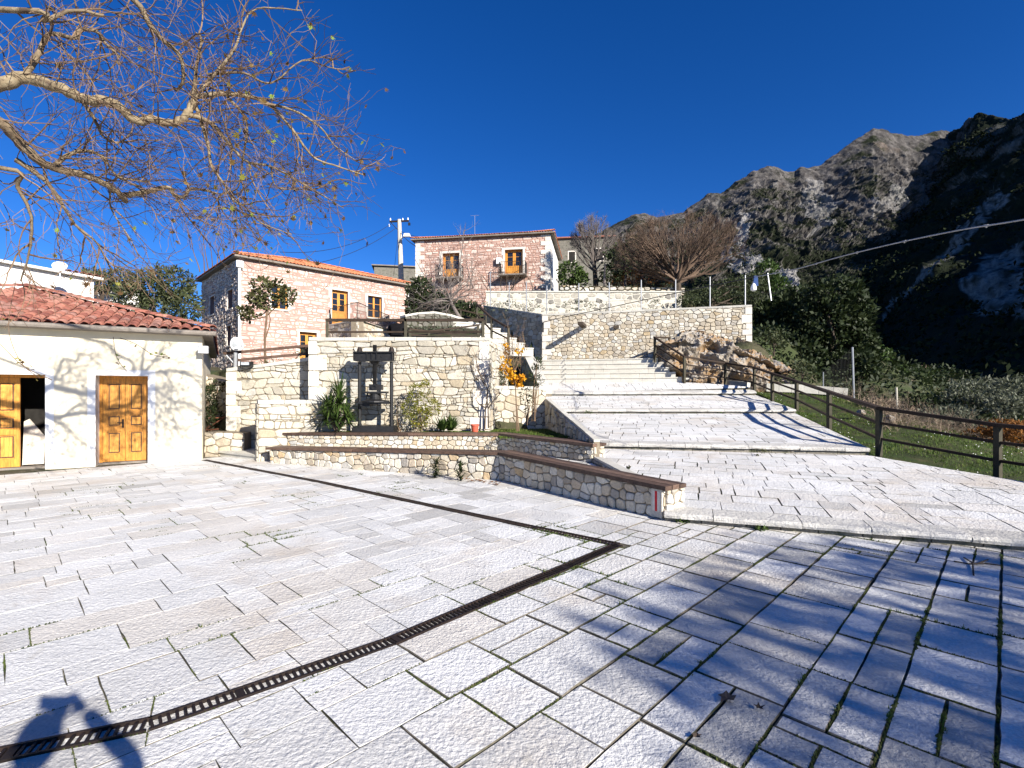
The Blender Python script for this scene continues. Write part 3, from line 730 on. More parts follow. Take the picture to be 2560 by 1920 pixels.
# ---------------------------------------------------------------- stepped ramp of paved terraces
def quad_z(FL, FR, BL, BR):
    FL, FR, BL, BR = map(Vector, (FL, FR, BL, BR))
    def dist(p, a, b):
        d = V2(b)-V2(a); n = Vector((-d.y, d.x)).normalized(); return (V2(p)-V2(a)).dot(n)
    def zf(x, y):
        f = dist((x, y), FL, FR); b = -dist((x, y), BL, BR); t = f/max(1e-6, f+b)
        l = FL.lerp(BL, t); r = FR.lerp(BR, t); dd = V2(r)-V2(l); s = (V2((x, y))-V2(l)).dot(dd)/dd.length_squared
        return lerp(l.z, r.z, s)
    return zf
def terrace(FL, FR, BL, BR, kerb, seed, extra=None):
    g = random.Random(seed); zf = quad_z(FL, FR, BL, BR); d = (V2(FR)-V2(FL)).normalized(); nin = Vector((-d.y, d.x))
    thick = .2
    t = thing('ramp_terrace', None, None, FL, kind='structure')
    quad = ccw([V2(FL)[:], V2(FR)[:], V2(BR)[:], V2(BL)[:]])
    m = MB(); lo = min(FL[2], FR[2])-kerb-.5; c4 = [Vector(q) for q in (FL, FR, BR, BL)]
    c4 = [c4[0]+Vector((nin.x, nin.y, 0))*.05, c4[1]+Vector((nin.x, nin.y, 0))*.05, c4[2], c4[3]]
    m.hexa([(q.x, q.y, lo) for q in c4]+[(q.x, q.y, q.z-.16) for q in c4]); m.build('bedding', MT['soil'], t)
    m = MB(); NX = 14; vs = []
    for j in range(NX+1):
        a_ = Vector(FL)+Vector((nin.x, nin.y, 0))*.3; b_ = Vector(FR)+Vector((nin.x, nin.y, 0))*.3
        l_ = a_.lerp(Vector(BL), j/NX); r_ = b_.lerp(Vector(BR), j/NX)
        for i in range(NX+1):
            q = l_.lerp(r_, i/NX); vs.append((q.x, q.y, zf(q.x, q.y)-.011))
    m.add(vs, [(j*(NX+1)+i, j*(NX+1)+i+1, (j+1)*(NX+1)+i+1, (j+1)*(NX+1)+i) for j in range(NX) for i in range(NX)]); m.build('joint_fill', MT['joint'], t)
    # kerb stones along the front edge
    KD = .34; L = (V2(FR)-V2(FL)).length; s = 0
    while s < L-.01:
        e = min(L, s+g.uniform(.5, 1.0)); e = L if L-e < .3 else e
        A = V2(FL)+d*(s+.004); B = V2(FL)+d*(e-.004); n = max(2, int((e-s)/.16)); mb = MB(); j = g.uniform(-.006, .006); tn = g.random()
        zk = (zf(*(V2(FL).lerp(V2(FR), .5)+nin*(KD+.3)))-zf(*(V2(FL).lerp(V2(FR), .5)+nin*.05)))/(KD+.25)*KD
        prof = [(0, -kerb*.55), (-.012, -kerb*.3), (-.004, -.018), (.02, 0), (KD-.003, zk), (KD-.001, -.05)]
        vs = []; fs = []
        for i in range(n+1):
            q = A.lerp(B, i/n); z = lerp(FL[2], FR[2], (s+(e-s)*i/n)/L)+j
            for k, (o, h) in enumerate(prof):
                w_ = g.uniform(-.011, .011) if k < 4 else 0
                vs.append((q.x+nin.x*(o+w_), q.y+nin.y*(o+w_), z+h+(g.uniform(-.006,.006) if k in (1,2,3) else 0)))
        K = len(prof)
        for i in range(n):
            for k in range(K-1): fs.append((i*K+k, (i+1)*K+k, (i+1)*K+k+1, i*K+k+1))
        fs.append(tuple(range(K))); fs.append(tuple(n*K+k for k in range(K-1, -1, -1)))
        mb.add(vs, fs, tn); mb.build('kerb_stone', MT['kerb'], t); s = e
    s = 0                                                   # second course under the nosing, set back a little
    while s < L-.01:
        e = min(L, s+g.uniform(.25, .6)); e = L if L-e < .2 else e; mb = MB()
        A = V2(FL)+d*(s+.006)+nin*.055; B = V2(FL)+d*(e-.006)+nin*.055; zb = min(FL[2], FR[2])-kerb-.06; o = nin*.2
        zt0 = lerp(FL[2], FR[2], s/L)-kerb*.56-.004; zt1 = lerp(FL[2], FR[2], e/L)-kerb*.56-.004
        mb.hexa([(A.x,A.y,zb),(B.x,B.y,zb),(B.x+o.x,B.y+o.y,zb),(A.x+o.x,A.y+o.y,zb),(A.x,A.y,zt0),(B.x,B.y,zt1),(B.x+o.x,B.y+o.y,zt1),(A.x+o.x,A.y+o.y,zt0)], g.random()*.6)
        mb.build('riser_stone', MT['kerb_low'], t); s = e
    fr = [V2(FL)+nin*KD, V2(FR)+nin*KD]
    reg = ccw([fr[0][:], fr[1][:], V2(BR)[:], V2(BL)[:]])
    ang = math.atan2(d.y, d.x)
    W = (V2(BR)-V2(BL)).length+2; Dp = max((V2(BL)-V2(FL)).length, (V2(BR)-V2(FR)).length)+1.5
    raw = ashlar(ang, (FL[0], FL[1]), -2.5, W+1.5, KD, Dp, [.26,.32,.38,.44], (.28,.7), g, .28); pl = []
    for p in raw:
        q = clip_convex(ccw(p), reg)
        if len(q) > 2 and abs(area(q)) > .008: pl.append(q)
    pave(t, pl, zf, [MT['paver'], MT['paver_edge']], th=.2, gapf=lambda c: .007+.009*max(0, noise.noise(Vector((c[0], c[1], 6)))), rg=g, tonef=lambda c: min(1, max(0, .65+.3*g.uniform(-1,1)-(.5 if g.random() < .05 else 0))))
    return zf
T1 = ((1.93,6.4,.12),(8.75,3.95,.12),(1.45,11.6,.36),(7.2,10.2,.37))
T2 = ((1.25,11.66,.49),(7.25,10.2,.52),(1.1,17.4,.90),(9.24,16.4,.95))
T3 = ((1.1,17.42,1.04),(9.26,16.42,1.08),(.9,20.7,1.49),(9.7,20.0,1.52))
T4 = ((.9,20.72,1.62),(9.72,20.02,1.65),(1.2,23.15,2.07),(7.25,21.5,2.07))
zT1 = terrace(*T1, .12, 21); zT2 = terrace(*T2, .14, 22); zT3 = terrace(*T3, .14, 23); zT4 = terrace(*T4, .13, 24)
# right part of the top terrace, between the railing and the stairs, is closed by the rock
# ---------------------------------------------------------------- broad staircase
def stairs(name, label, L0, R0, z0, n, rise, run, shl, shr, mat='coping', seed=5, land=0, wd=.9):
    g = random.Random(seed); t = thing(name, label, 'stairs', (L0[0], L0[1], z0)); L0 = V2(L0); R0 = V2(R0)
    e = (R0-L0).normalized(); nn = Vector((-e.y, e.x))
    for k in range(n):
        A = L0+nn*run*k-e*shl*k; B = R0+nn*run*k-e*shr*k; z = z0+rise*(k+1); W = (B-A).length; s = 0
        dp = run+.12 if k < n-1 else run+land
        while s < W-.01:
            q = min(W, s+g.uniform(.6, 1.5)*wd); q = W if W-q < .3 else q
            a = A+e*(s+.003); b = A+e*(q-.003); j = g.uniform(-.004, .004); mb = MB(); o = nn*dp
            mb.hexa([(a.x,a.y,z-rise-.1),(b.x,b.y,z-rise-.1),(b.x+o.x,b.y+o.y,z-rise-.1),(a.x+o.x,a.y+o.y,z-rise-.1),(a.x,a.y,z+j),(b.x,b.y,z+j),(b.x+o.x,b.y+o.y,z+j),(a.x+o.x,a.y+o.y,z+j)], g.uniform(.3,1))
            nz = nn*.03                        # nosing slab, proud of the riser
            mb.hexa([(a.x-nz.x,a.y-nz.y,z-.05),(b.x-nz.x,b.y-nz.y,z-.05),(b.x-nz.x*.1,b.y-nz.y*.1,z-.05),(a.x-nz.x*.1,a.y-nz.y*.1,z-.05),(a.x-nz.x,a.y-nz.y,z+j-.004),(b.x-nz.x,b.y-nz.y,z+j-.004),(b.x-nz.x*.1,b.y-nz.y*.1,z+j-.002),(a.x-nz.x*.1,a.y-nz.y*.1,z+j-.002)], g.uniform(.3,1))
            mb.build('step_stone', MT[mat], t); s = q
    return t
stairs('broad_staircase', 'broad flight of pale stone steps at the top of the paved ramp', (1.4,23.06), (7.25,21.5), 2.07, 5, .226, .32, .20, .24, land=1.9)
# ---------------------------------------------------------------- stone walls
wallF = stone_wall('retaining_wall', 'tall pale rubble wall standing behind the iron press and shrubs', (-5.27,13.1), (-.6,13.1), .3, 3.07, 3.07, th=.45, sz=.15, mat='wallstone_pale', gap=.009, relief=.03, asp=1.4, squared=True, quoin='LR', seed=31)
stone_wall('x', '', (-.6,13.1), (-.15,16.8), .3, 3.07, 3.07, th=.3, sz=.18, mat='wallstone_pale', squared=True, quoin='', seed=32, parent=wallF, limit=60, over=.02)
stone_wall('ramp_wall', 'pale stone wall with sloping coping left of the tall press wall', (-7.69,13.6), (-5.2,13.6), -.1, 2.28, 2.62, th=.4, sz=.18, mat='wallstone_pale', gap=.011, relief=.026, asp=1.5, squared=True, quoin='L', seed=33, ends='L')
stone_wall('planter_wall', 'lower pale stone wall with flat coping beside the spiky yucca', (-6.05,12.0), (-4.3,13.05), -.1, 1.46, 1.44, th=.34, sz=.165, mat='wallstone_pale', gap=.011, relief=.026, asp=1.5, squared=True, quoin='', seed=34, ends='L')
stone_wall('rubble_wall', 'short low yellowish rubble wall at the right corner of the cream building', (-7.9,12.95), (-6.95,13.1), -.1, .62, .58, th=.5, sz=.19, mat='wallstone_warm', coping=0, seed=35, asp=1.9)
stone_wall('garden_wall', 'warm yellow rubble wall behind the bare twin stemmed sapling', (-.58,13.92), (.95,14.15), .2, 1.83, 1.80, th=.35, sz=.18, mat='wallstone_warm', gap=.012, seed=36)
stone_wall('parapet_wall', 'sloping shaded rubble parapet along the left edge of the paved ramp', (.95,14.1), (1.57,9.63), .1, 1.47, .74, th=.11, sz=.2, mat='wallstone_warm', seed=37, coping=.045, over=.004)
stone_wall('edge_wall', 'low dark stone edging between the bench terrace and the ramp', (1.57,9.58), (1.90,6.85), -.1, .42, .36, th=.15, sz=.16, mat='wallstone_warm', seed=38, coping=.05, over=.01)
wallC = stone_wall('retaining_wall', 'long high rubble retaining wall behind the broad staircase', (1.57,26.0), (11.06,23.24), 2.6, 5.67, 5.67, th=.5, sz=.2, mat='wallstone_warm', quoin='LR', gap=.016, seed=39, limit=300)
stone_wall('x', '', (1.57,26.0), (-1.7,30.2), 2.6, 5.67, 6.85, th=.4, sz=.25, mat='wallstone_warm', seed=40, parent=wallC, limit=120)
stone_wall('stair_parapet', 'pale sloping stone parapet left of the broad staircase', (.45,24.6), (1.2,20.4), 1.2, 3.8, 1.72, th=.42, sz=.25, mat='wallstone_warm', seed=41, coping=.14, over=.02, cop_len=1.3)
wallD = thing('rubble_wall', 'long whitewashed rubble wall below the red stone house', 'wall', (-1.55,30,5.6))
d_ = random.Random(6); mD = MB(); mD.hexa([(-1.55,30,5.2),(10.1,30,5.2),(10.1,30.5,5.2),(-1.55,30.5,5.2),(-1.55,30,7.58),(10.1,30,7.58),(10.1,30.5,7.58),(-1.55,30.5,7.58)]); mD.build('wall_core', MT['mortar_white'], wallD)
pp = voronoi(rubble_pts(0, 11.65, 5.4, 7.56, .27, d_, 1.3), [(0,5.4),(11.65,5.4),(11.65,7.56),(0,7.56)])
pp = [p for p in pp if d_.random() < .72]
lay_stones(wallD, pp, Vector((-1.55,30,0)), Vector((1,0,0)), UPV, Vector((0,-1,0)), MT['spotstone'], .02, .055, d_, tones=[d_.choice((.1,.4,.8,1,1,.9)) for _ in pp])
for k in range(13):
    mb = MB(); mb.box((-1.55+.448+k*.896, 30.25, 7.62), (.888, .6, .08)); mb.build('coping_stone', MT['coping'], wallD)
stone_wall('terrace_wall', 'shaded rubble wall carrying the left side of the house terrace', (-11.47,31.5), (-8.9,29.0), 2.6, 5.85, 5.85, th=.4, sz=.28, seed=42, limit=100)
stone_wall('terrace_wall', 'sunlit pale rubble wall carrying the right side of the house terrace', (-8.88,29.0), (-8.24,34.4), 2.6, 5.85, 5.85, th=.4, sz=.28, seed=43, limit=100, mat='wallstone')
m = MB(); m.add([(-11.2,31.6,5.8),(-8.7,29.2,5.8),(-8.1,34.6,5.8),(-8.6,34.6,5.8)], [(0,1,2,3)]); m.build('terrace_floor', MT['coping'], None, kind='structure')
cw = [P(1012,787,17.0), P(1045,781,17.3), P(1085,779,17.7), P(1125,786,18.1), P(1160,797,18.5), P(1203,812,18.8)]
cwt = thing('curved_wall', 'low curved dark rubble wall with pale coping on the upper terrace', 'wall', (cw[0].x, cw[0].y, 3))
for i in range(len(cw)-1):
    stone_wall('x', '', cw[i], cw[i+1], 2.8, cw[i].z, cw[i+1].z, th=.35, sz=.2, mat='darkstone', mort='soil', parent=cwt, seed=50+i, coping=.07, limit=40, face=1)
# terraces behind the walls
m = MB(); m.add([(-5.2,13.5,3.0),(-.55,13.5,3.0),(-.1,17,3.02),(-.2,19,3.1),(-6,20,3.1),(-6.2,14.4,2.9)], [(0,1,2,3,4,5)]); m.build('upper_terrace', MT['coping'], None, kind='structure')
m = MB(); m.add([(-5.3,12.35,.62),(-.3,11.9,.62),(1.4,9.8,.6),(1.5,11,.6),(1.0,14.1,.62),(-.6,14,.62),(-.6,13.12,.62),(-5.2,13.12,.62)], [tuple(range(8))]); m.build('planting_bed', MT['soil'], None, kind='structure')
# ---------------------------------------------------------------- two stone benches with wooden seats
def bench(label, path, ztops, zb, depth, seed, nplank=3, seat=.055, red=False):
    t = thing('stone_bench', label, 'bench', (path[1][0], path[1][1], zb)); g = random.Random(seed)
    off = []
    for i in range(len(path)-1):
        d, n, L = frame2d(path[i], path[i+1]); off.append((d, n, L))
    bis = ((off[0][1]+off[1][1]).normalized())
    k = 1/max(.3, bis.dot(off[0][1]))
    nv = [off[0][1], bis*k, off[1][1]]
    for i in range(2):
        a, b = path[i], path[i+1]
        stone_wall('x', '', a, b, zb-.12, ztops[i]-seat, ztops[i+1]-seat, th=depth*.8, sz=.135, mat='wallstone_warm' if seed > 1 else 'wallstone', parent=t, seed=seed*10+i, coping=0, gap=.010, relief=.028, limit=150, asp=1.2, ends='R' if i == 1 else ('L' if seed == 1 else ''))
        for q in range(nplank):
            o0 = .06-q*depth/nplank; o1 = o0-depth/nplank+.012
            A = [V2(a)+nv[i]*o for o in (o0, o1)]; B = [V2(b)+nv[i+1]*o for o in (o0, o1)]
            if i == 1: B = [x+off[1][0]*.05 for x in B]
            if i == 0: A = [x-off[0][0]*.12 for x in A]
            L = off[i][2]; cuts = [0, g.uniform(.4,.6), 1] if L > 4 else [0, 1]
            for c0, c1 in zip(cuts[:-1], cuts[1:]):
                e = .002; p = [A[0].lerp(B[0], c0+e), A[0].lerp(B[0], c1-e), A[1].lerp(B[1], c1-e), A[1].lerp(B[1], c0+e)]
                z = [lerp(ztops[i], ztops[i+1], c) for c in (c0, c1, c1, c0)]; j = g.uniform(-.004,.004); mb = MB()
                mb.hexa([(v.x, v.y, zz-seat+.001) for v, zz in zip(p, z)]+[(v.x, v.y, zz+j) for v, zz in zip(p, z)], g.random())
                mb.build('seat_plank', MT['darkwood'], t)
    return t, off
b1, off1 = bench('front stone bench with long dark wooden seat, beside the white plaza', bench1, [.36,.525,.44], 0, .46, 1)
b2, off2 = bench('rear stone bench with dark wooden seat below the planting bed', [(-5.47,12.3),(-.28,11.7),(1.55,9.63)], [.655,.69,.66], .3, .42, 2)
# painted trail mark on the end stone of the front bench
d, n, L = off1[1]; e3 = Vector((d.x,d.y,0)); n3 = Vector((n.x,n.y,0)); q = Vector((*bench1[1],0))+e3*(L-.11)
mb = MB(); mb.hexa([q+e3*s+n3*o+UPV*z for z, k in ((.02,1),(.385,.95)) for s, o in ((-.085,-.1),(.085,-.1),(.085,.045),(-.085,.045))]); mk = mb.build('marker_stone', MT['wallstone_pale'], b1)
for s0, s1, mt in ((-.06,-.022,'trimstone'),(-.022,.016,'red'),(.016,.052,'trimstone')):
    mb = MB(); mb.hexa([q+e3*s+n3*o+UPV*z for z in (.10,.36) for s, o in ((s0,.03),(s1,.03),(s1,.0475),(s0,.0475))]); mb.build('painted_stripe', MT[mt], mk)
# terrace between the benches
tr = thing('bench_terrace', None, None, (0,11,.3), kind='structure')
m = MB(); m.add([(-5.5,11.95,.25),(-.2,9.7,.25),(1.75,7.1,.25),(1.7,9.9,.25),(-.2,12,.25),(-5.4,12.4,.25)], [tuple(range(6))]); m.build('bedding', MT['soil'], tr)
g = random.Random(77); raw = ashlar(-.35, (-6,13), -2, 9, -6, 3, [.3,.4,.5], (.3,.7), g); pl = []
for reg in ([(-5.4,11.9),(-.2,9.75),(-.25,11.68),(-5.4,12.28)], [(-.2,9.75),(1.68,7.15),(1.53,9.6),(-.25,11.68)]):
    for p in raw:
        q = clip_convex(ccw(p), ccw(reg))
        if len(q) > 2 and abs(area(q)) > .01: pl.append(q)
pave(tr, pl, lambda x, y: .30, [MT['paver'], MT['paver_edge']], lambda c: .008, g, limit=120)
# steps in the gap beside the sloping wall
stairs('side_steps', 'small stone steps rising into the gap beside the sloping wall', (-7.55,13.0), (-6.1,12.1), -.02, 1, .16, .5, 0, 0, land=.6, seed=9)
m = MB(); m.box((-6.2,13.1,.24), (.7,.5,.22), .5, tone=.5); tag(m.build('step_block', MT['coping'], None), 'worn stone block forming the second step in the narrow gap', 'step')
# stair flight up to the left between the press wall and the high wall
stairs('upper_steps', 'pale stone steps climbing left past the corner of the tall press wall', (-.75,17.0), (.75,17.7), 3.0, 6, .2, .33, .17, .17, seed=12, land=1.2, wd=1.4)
# ---------------------------------------------------------------- roofs, doors and windows
def tile_mesh(name, L=.37, w0=.092, w1=.076, n=6):
    me = bpy.data.meshes.new(name); vs = []; fs = []
    for k, (yy, w, lift) in enumerate(((0, w0, .012), (L, w1, 0))):
        for i in range(n+1):
            a = math.pi*i/n; vs.append((w*math.cos(a), yy, lift+w*.62*math.sin(a)))
    for i in range(n): fs.append((i, i+1, n+1+i+1, n+1+i))
    b = len(vs)
    for i in range(n+1):                                     # thickness at the open end
        a = math.pi*i/n; vs.append(((w0-.016)*math.cos(a), 0, .012+(w0-.016)*.62*math.sin(a)-.004))
    for i in range(n): fs.append((i+1, i, b+i, b+i+1))
    me.from_pydata(vs, [], fs); return me
def set_tone(me, t):
    a = me.attributes.new('tone', 'FLOAT', 'POINT'); a.data.foreach_set('value', [t]*len(me.vertices)); return me
def tile_kit(mat, k=7):
    out = []
    for i in range(k):
        me = set_tone(tile_mesh('roof_tile'), i/(k-1)); me.materials.append(mat); me.polygons.foreach_set('use_smooth', [True]*len(me.polygons)); out.append(me)
    return out
def roof_slope(parent, E0, ex, inw, W, D, pitch, kit, mat, hipL, hipR, rg, sx=.205, sy=.29, limit=300, wob=.01):
    """tiles on one slope: E0 eave corner (left), ex along the eave, inw horizontal inward, hips cut at 45 degrees"""
    up = (inw*math.cos(pitch)+UPV*math.sin(pitch)).normalized(); nr = ex.cross(up).normalized()
    if nr.z < 0: nr = -nr
    tanp = math.tan(pitch); items = []
    rows = int(D/math.cos(pitch)/sy)+1; cols = int(W/sx)
    for r in range(rows):
        inn = r*sy*math.cos(pitch)
        for c in range(cols+1):
            s = (c+.5)*sx
            if s > W: continue
            if hipL and s < inn+.12: continue
            if hipR and s > W-inn-.12: continue
            p = E0+ex*s+up*(r*sy-.05)+nr*.015
            q = p-Vector((0,0,H)); items.append((-(seen(p, 40)*max(.0001, 1/q.length_squared)), r, c, p))
    items.sort(key=lambda t: t[0]); R = MB()
    for i, (k, r, c, p) in enumerate(items):
        yaw = rg.uniform(-.03, .03); M = Matrix((ex*math.cos(yaw)+up*math.sin(yaw), up*math.cos(yaw)-ex*math.sin(yaw), nr)).transposed()
        p = p+nr*rg.uniform(-wob, wob)*.6+ex*rg.uniform(-wob, wob)
        if i < limit:
            o = bpy.data.objects.new('roof_tile', rg.choice(kit)); COL.objects.link(o); o.parent = parent
            o.matrix_local = Matrix.Translation(p-WL[parent]) @ M.to_4x4()
        else:
            me = kit[0]; R.add([p+M @ v.co for v in me.vertices], [tuple(f.vertices) for f in me.polygons], rg.random())
    if R.v: R.build('roof_tiles', mat, parent, smooth=True, kind='stuff')
def ridge_tiles(parent, a, b, kit, rg, limit=60):
    d = (b-a); L = d.length; d.normalize(); x = d.cross(UPV).normalized(); n = x.cross(d); k = 0; s = 0
    while s < L-.2:
        o = bpy.data.objects.new('ridge_tile', rg.choice(kit)); COL.objects.link(o); o.parent = parent
        M = Matrix((x*1.25, d, n*1.25)).transposed(); o.matrix_local = Matrix.Translation(a+d*s+n*.03-WL[parent]) @ M.to_4x4(); s += .34
def hip_roof(house, c0, ex, inw, W, D, ze, pitch, over, kit, mat, rg, rows=('front',), limit=300, gutter=True, right=None, soff=.1):
    """c0: front-left wall corner; ex along the front; inw inwards. All in the plan, ze = eave underside"""
    E = [c0-ex*over-inw*over, c0+ex*(W+over)-inw*over, c0+ex*(W+over)+inw*(D+over), c0-ex*over+inw*(D+over)]
    E = [Vector((e.x, e.y, ze)) for e in E]; W2, D2 = W+2*over, D+2*over; hh = min(W2, D2)/2; rise = hh*math.tan(pitch)
    m = MB(); m.hexa([*E, *[e+UPV*soff for e in E]]); m.build('eave_slab', MT['concrete'], house)
    if W2 >= D2: r0, r1 = E[0]+ex*hh+inw*hh, E[1]-ex*hh+inw*hh
    else: r0, r1 = E[0]+ex*hh+inw*hh, E[3]+ex*hh-inw*hh
    up = UPV*(soff+.005); r0 = r0+up+UPV*rise; r1 = r1+up+UPV*rise; e = [q+up for q in E]
    m = MB()
    if W2 >= D2: m.add([*e, r0, r1], [(0,1,5,4),(1,2,5),(2,3,4,5),(3,0,4)])
    else: m.add([*e, r0, r1], [(0,1,4),(1,2,5,4),(2,3,5),(3,0,4,5)])
    m.build('roof', mat, house)
    sp = [('front', e[0], ex, inw, W2), ('left', e[3], -inw, ex, D2), ('right', e[1], inw, -ex, D2)]
    for nm, q, a, b, w_ in sp:
        if nm in rows: roof_slope(house, q+UPV*.004, a, b, w_, hh, pitch, kit, mat, True, True, rg, limit=limit if nm == rows[0] else 60)
    for a, b in ((e[0], r0), (e[1], r1 if W2 >= D2 else r0), (r0, r1)):
        if seen(a, 300) or seen(b, 300): ridge_tiles(house, a+UPV*.05, b+UPV*.05, kit, rg)
    return E
def wood_door(house, O, ex, nr, s0, s1, z0, z1, inset, leaves=2, glass=True, closed=(1,1), handle=True, name='door', trimw=.16, trim='trimstone', seed=1, solid_top=False):
    """door set back in the wall: surround stones, reveal, frame and panelled leaves"""
    d = MB(); A = O+ex*s0-nr*inset; w_ = s1-s0
    q = MB(); fw = .06                                          # frame
    for (a, b, c, e) in ((s0, s0+fw, z0, z1), (s1-fw, s1, z0, z1), (s0+fw, s1-fw, z1-fw, z1)):
        q.hexa([O+ex*x-nr*(inset+dd)+UPV*z for z in (c, e) for x, dd in ((a,0),(b,0),(b,.06),(a,.06))], .4)
    par = q.build(name, MT['orangewood'], house)
    lw = (w_-2*fw)/leaves
    for k in range(leaves):
        if not closed[k]: continue
        a = s0+fw+k*lw+.004; b = a+lw-.008; m = MB(); D0 = inset+.012
        def slab(x0, x1, za, zb, f, th=.035, tone=.5): m.hexa([O+ex*x-nr*(D0-f+dd)+UPV*z for z in (za, zb) for x, dd in ((x0,0),(x1,0),(x1,th),(x0,th))], tone)
        top = z1-fw-.004; h = top-z0; st = lw*.17
        slab(a, a+st, z0+.01, top, 0); slab(b-st, b, z0+.01, top, 0, tone=.6)
        if glass:
            zz = [z0+.01, z0+.14, z0+h*.36, z0+h*.42]
            slab(a+st, b-st, zz[0], zz[1], 0); slab(a+st, b-st, zz[2], zz[3], 0); slab(a+st, b-st, top-.1, top, 0)
            slab(a+st, b-st, zz[1], zz[2], -.015, .02, .7)
            for i in range(1, 3): zc = lerp(zz[3], top-.1, i/3); slab(a+st, b-st, zc-.014, zc+.014, -.004, .03)
            leaf = m.build('door_leaf', MT['orangewood'], par if False else house)
            p = MB(); p.hexa([O+ex*x-nr*(D0+.02+dd)+UPV*z for z in (zz[3]+.002, top-.102) for x, dd in ((a+st,0),(b-st,0),(b-st,.006),(a+st,.006))]); p.build('pane', MT['pane'], leaf)
        else:
            bands = [0, .09, .36, .42, .56, .62, 1-.05, 1.0]
            for i in range(0, len(bands)-1):
                za, zb = z0+.01+bands[i]*(h-.01), z0+.01+bands[i+1]*(h-.01)
                if i % 2 == 0: slab(a+st, b-st, za, zb, 0, tone=.45)
                else:
                    slab(a+st, b-st, za, zb, -.028, .015, .6); slab(a+st+.05, b-st-.05, za+.05, zb-.05, -.006, .03, .8)
                    for x0, x1, y0, y1 in ((a+st+.03,a+st+.047,za+.03,zb-.03),(b-st-.047,b-st-.03,za+.03,zb-.03),(a+st+.047,b-st-.047,za+.03,za+.047),(a+st+.047,b-st-.047,zb-.047,zb-.03)): m.hexa([O+ex*x-nr*(D0+.012+dd)+UPV*z for z in (y0, y1) for x, dd in ((x0,0),(x1,0),(x1,.015),(x0,.015))], .3, 1)  # shadow gap around each raised panel, put in as dark strips
            leaf = m.build('door_leaf', [MT['orangewood'], MT['darkwood']], house)
        if handle and k == leaves-1:
            hm = MB(); x = a+.04; z = z0+h*.46
            hm.hexa([O+ex*xx-nr*(D0-dd)+UPV*zz for zz in (z-.1, z+.1) for xx, dd in ((x-.018,.012),(x+.018,.012),(x+.018,0),(x-.018,0))])
            hm.beam(O+ex*x-nr*(D0-.04)+UPV*(z+.03), O+ex*(x+.1)-nr*(D0-.045)+UPV*(z+.03), .016, .016); hm.build('handle', MT['ironrust'], leaf)
    if trim: surround(house, O, ex, nr, s0, s1, z0, z1, trimw, trim, seed, sill=False, inset=inset)
    return par
def surround(house, O, ex, nr, s0, s1, z0, z1, tw, mat, seed, sill=True, inset=.2):
    g = random.Random(seed)
    def blk(a, b, c, e, pr, nm='surround_stone'):
        m = MB(); m.hexa([O+ex*x+nr*dd+UPV*z for z in (c+.003, e-.003) for x, dd in ((a+.003,pr),(b-.003,pr),(b-.003,-inset),(a+.003,-inset))], g.random()); m.build(nm, MT[mat], house)
    for side in (0, 1):
        z = z0; k = side
        while z < z1-.02:
            hh = min(g.uniform(.28,.42), z1-z); hh = z1-z if z1-z-hh < .15 else hh
            wq = tw*(1.35 if k % 2 else .8); 
            blk(*((s0-wq, s0) if side == 0 else (s1, s1+wq)), z, z+hh, .038); z += hh; k += 1
    blk(s0-tw*1.2, s1+tw*1.2, z1, z1+tw*.9, .042, 'lintel')
    if sill: blk(s0-tw*.5, s1+tw*.5, z0-.09, z0, .075, 'sill')
def wood_window(house, O, ex, nr, s0, s1, z0, z1, inset=.16, mat='orangewood', trimw=.14, seed=1, trim='trimstone', reveal=True):
    f = MB(); fw = .06
    def bar(m, a, b, c, e, dp=inset, th=.05, tone=.5): m.hexa([O+ex*x-nr*(dp+dd)+UPV*z for z in (c, e) for x, dd in ((a,0),(b,0),(b,th),(a,th))], tone)
    bar(f, s0, s0+fw, z0, z1); bar(f, s1-fw, s1, z0, z1); bar(f, s0+fw, s1-fw, z0, z0+fw); bar(f, s0+fw, s1-fw, z1-fw, z1)
    mid = (s0+s1)/2; bar(f, mid-.06, mid+.06, z0+fw, z1-fw, inset-.01)
    for i in (1, 2):
        zc = lerp(z0+fw, z1-fw, i/3)
        for a, b in ((s0+fw, mid-.06), (mid+.06, s1-fw)): bar(f, a, b, zc-.014, zc+.014, inset+.01, .03)
    win = f.build('window', MT[mat], house)
    for a, b in ((s0+fw, mid-.06), (mid+.06, s1-fw)):
        p = MB(); bar(p, a, b, z0+fw, z1-fw, inset+.025, .006); p.build('pane', MT['pane'], win)
    if trim: surround(house, O, ex, nr, s0, s1, z0, z1, trimw, trim, seed, True, inset)
    return win
def shell(house, O, ex, nr, L, z0, z1, holes, depth, mat, tone=.5, th=.3, name='wall_core'):
    """facade slab with real openings, built of butted blocks"""
    xs = sorted({0, L, *[h[0] for h in holes], *[h[1] for h in holes]}); m = MB()
    for a, b in zip(xs[:-1], xs[1:]):
        zs = [(h[2], h[3]) for h in holes if h[0] < (a+b)/2 < h[1]]; zs.sort(); z = z0
        for c, e in zs+[(z1, z1)]:
            if c-z > .01: m.hexa([O+ex*x-nr*dd+UPV*zz for zz in (z, c) for x, dd in ((a,0),(b,0),(b,th),(a,th))], tone)
            z = e
    return m.build(name, MT[mat], house)
def body_back(house, O, ex, nr, L, D, z0, z1, mat, name='wall_rest', start=.3):
    m = MB(); i = -nr
    A, B, C, Dd = O+i*start, O+ex*L+i*start, O+ex*L+i*D, O+i*D
    m.add([A+UPV*z0, B+UPV*z0, C+UPV*z0, Dd+UPV*z0, A+UPV*z1, B+UPV*z1, C+UPV*z1, Dd+UPV*z1], [(0,1,5,4),(1,2,6,5),(2,3,7,6),(3,0,4,7)]); return m.build(name, MT[mat], house)
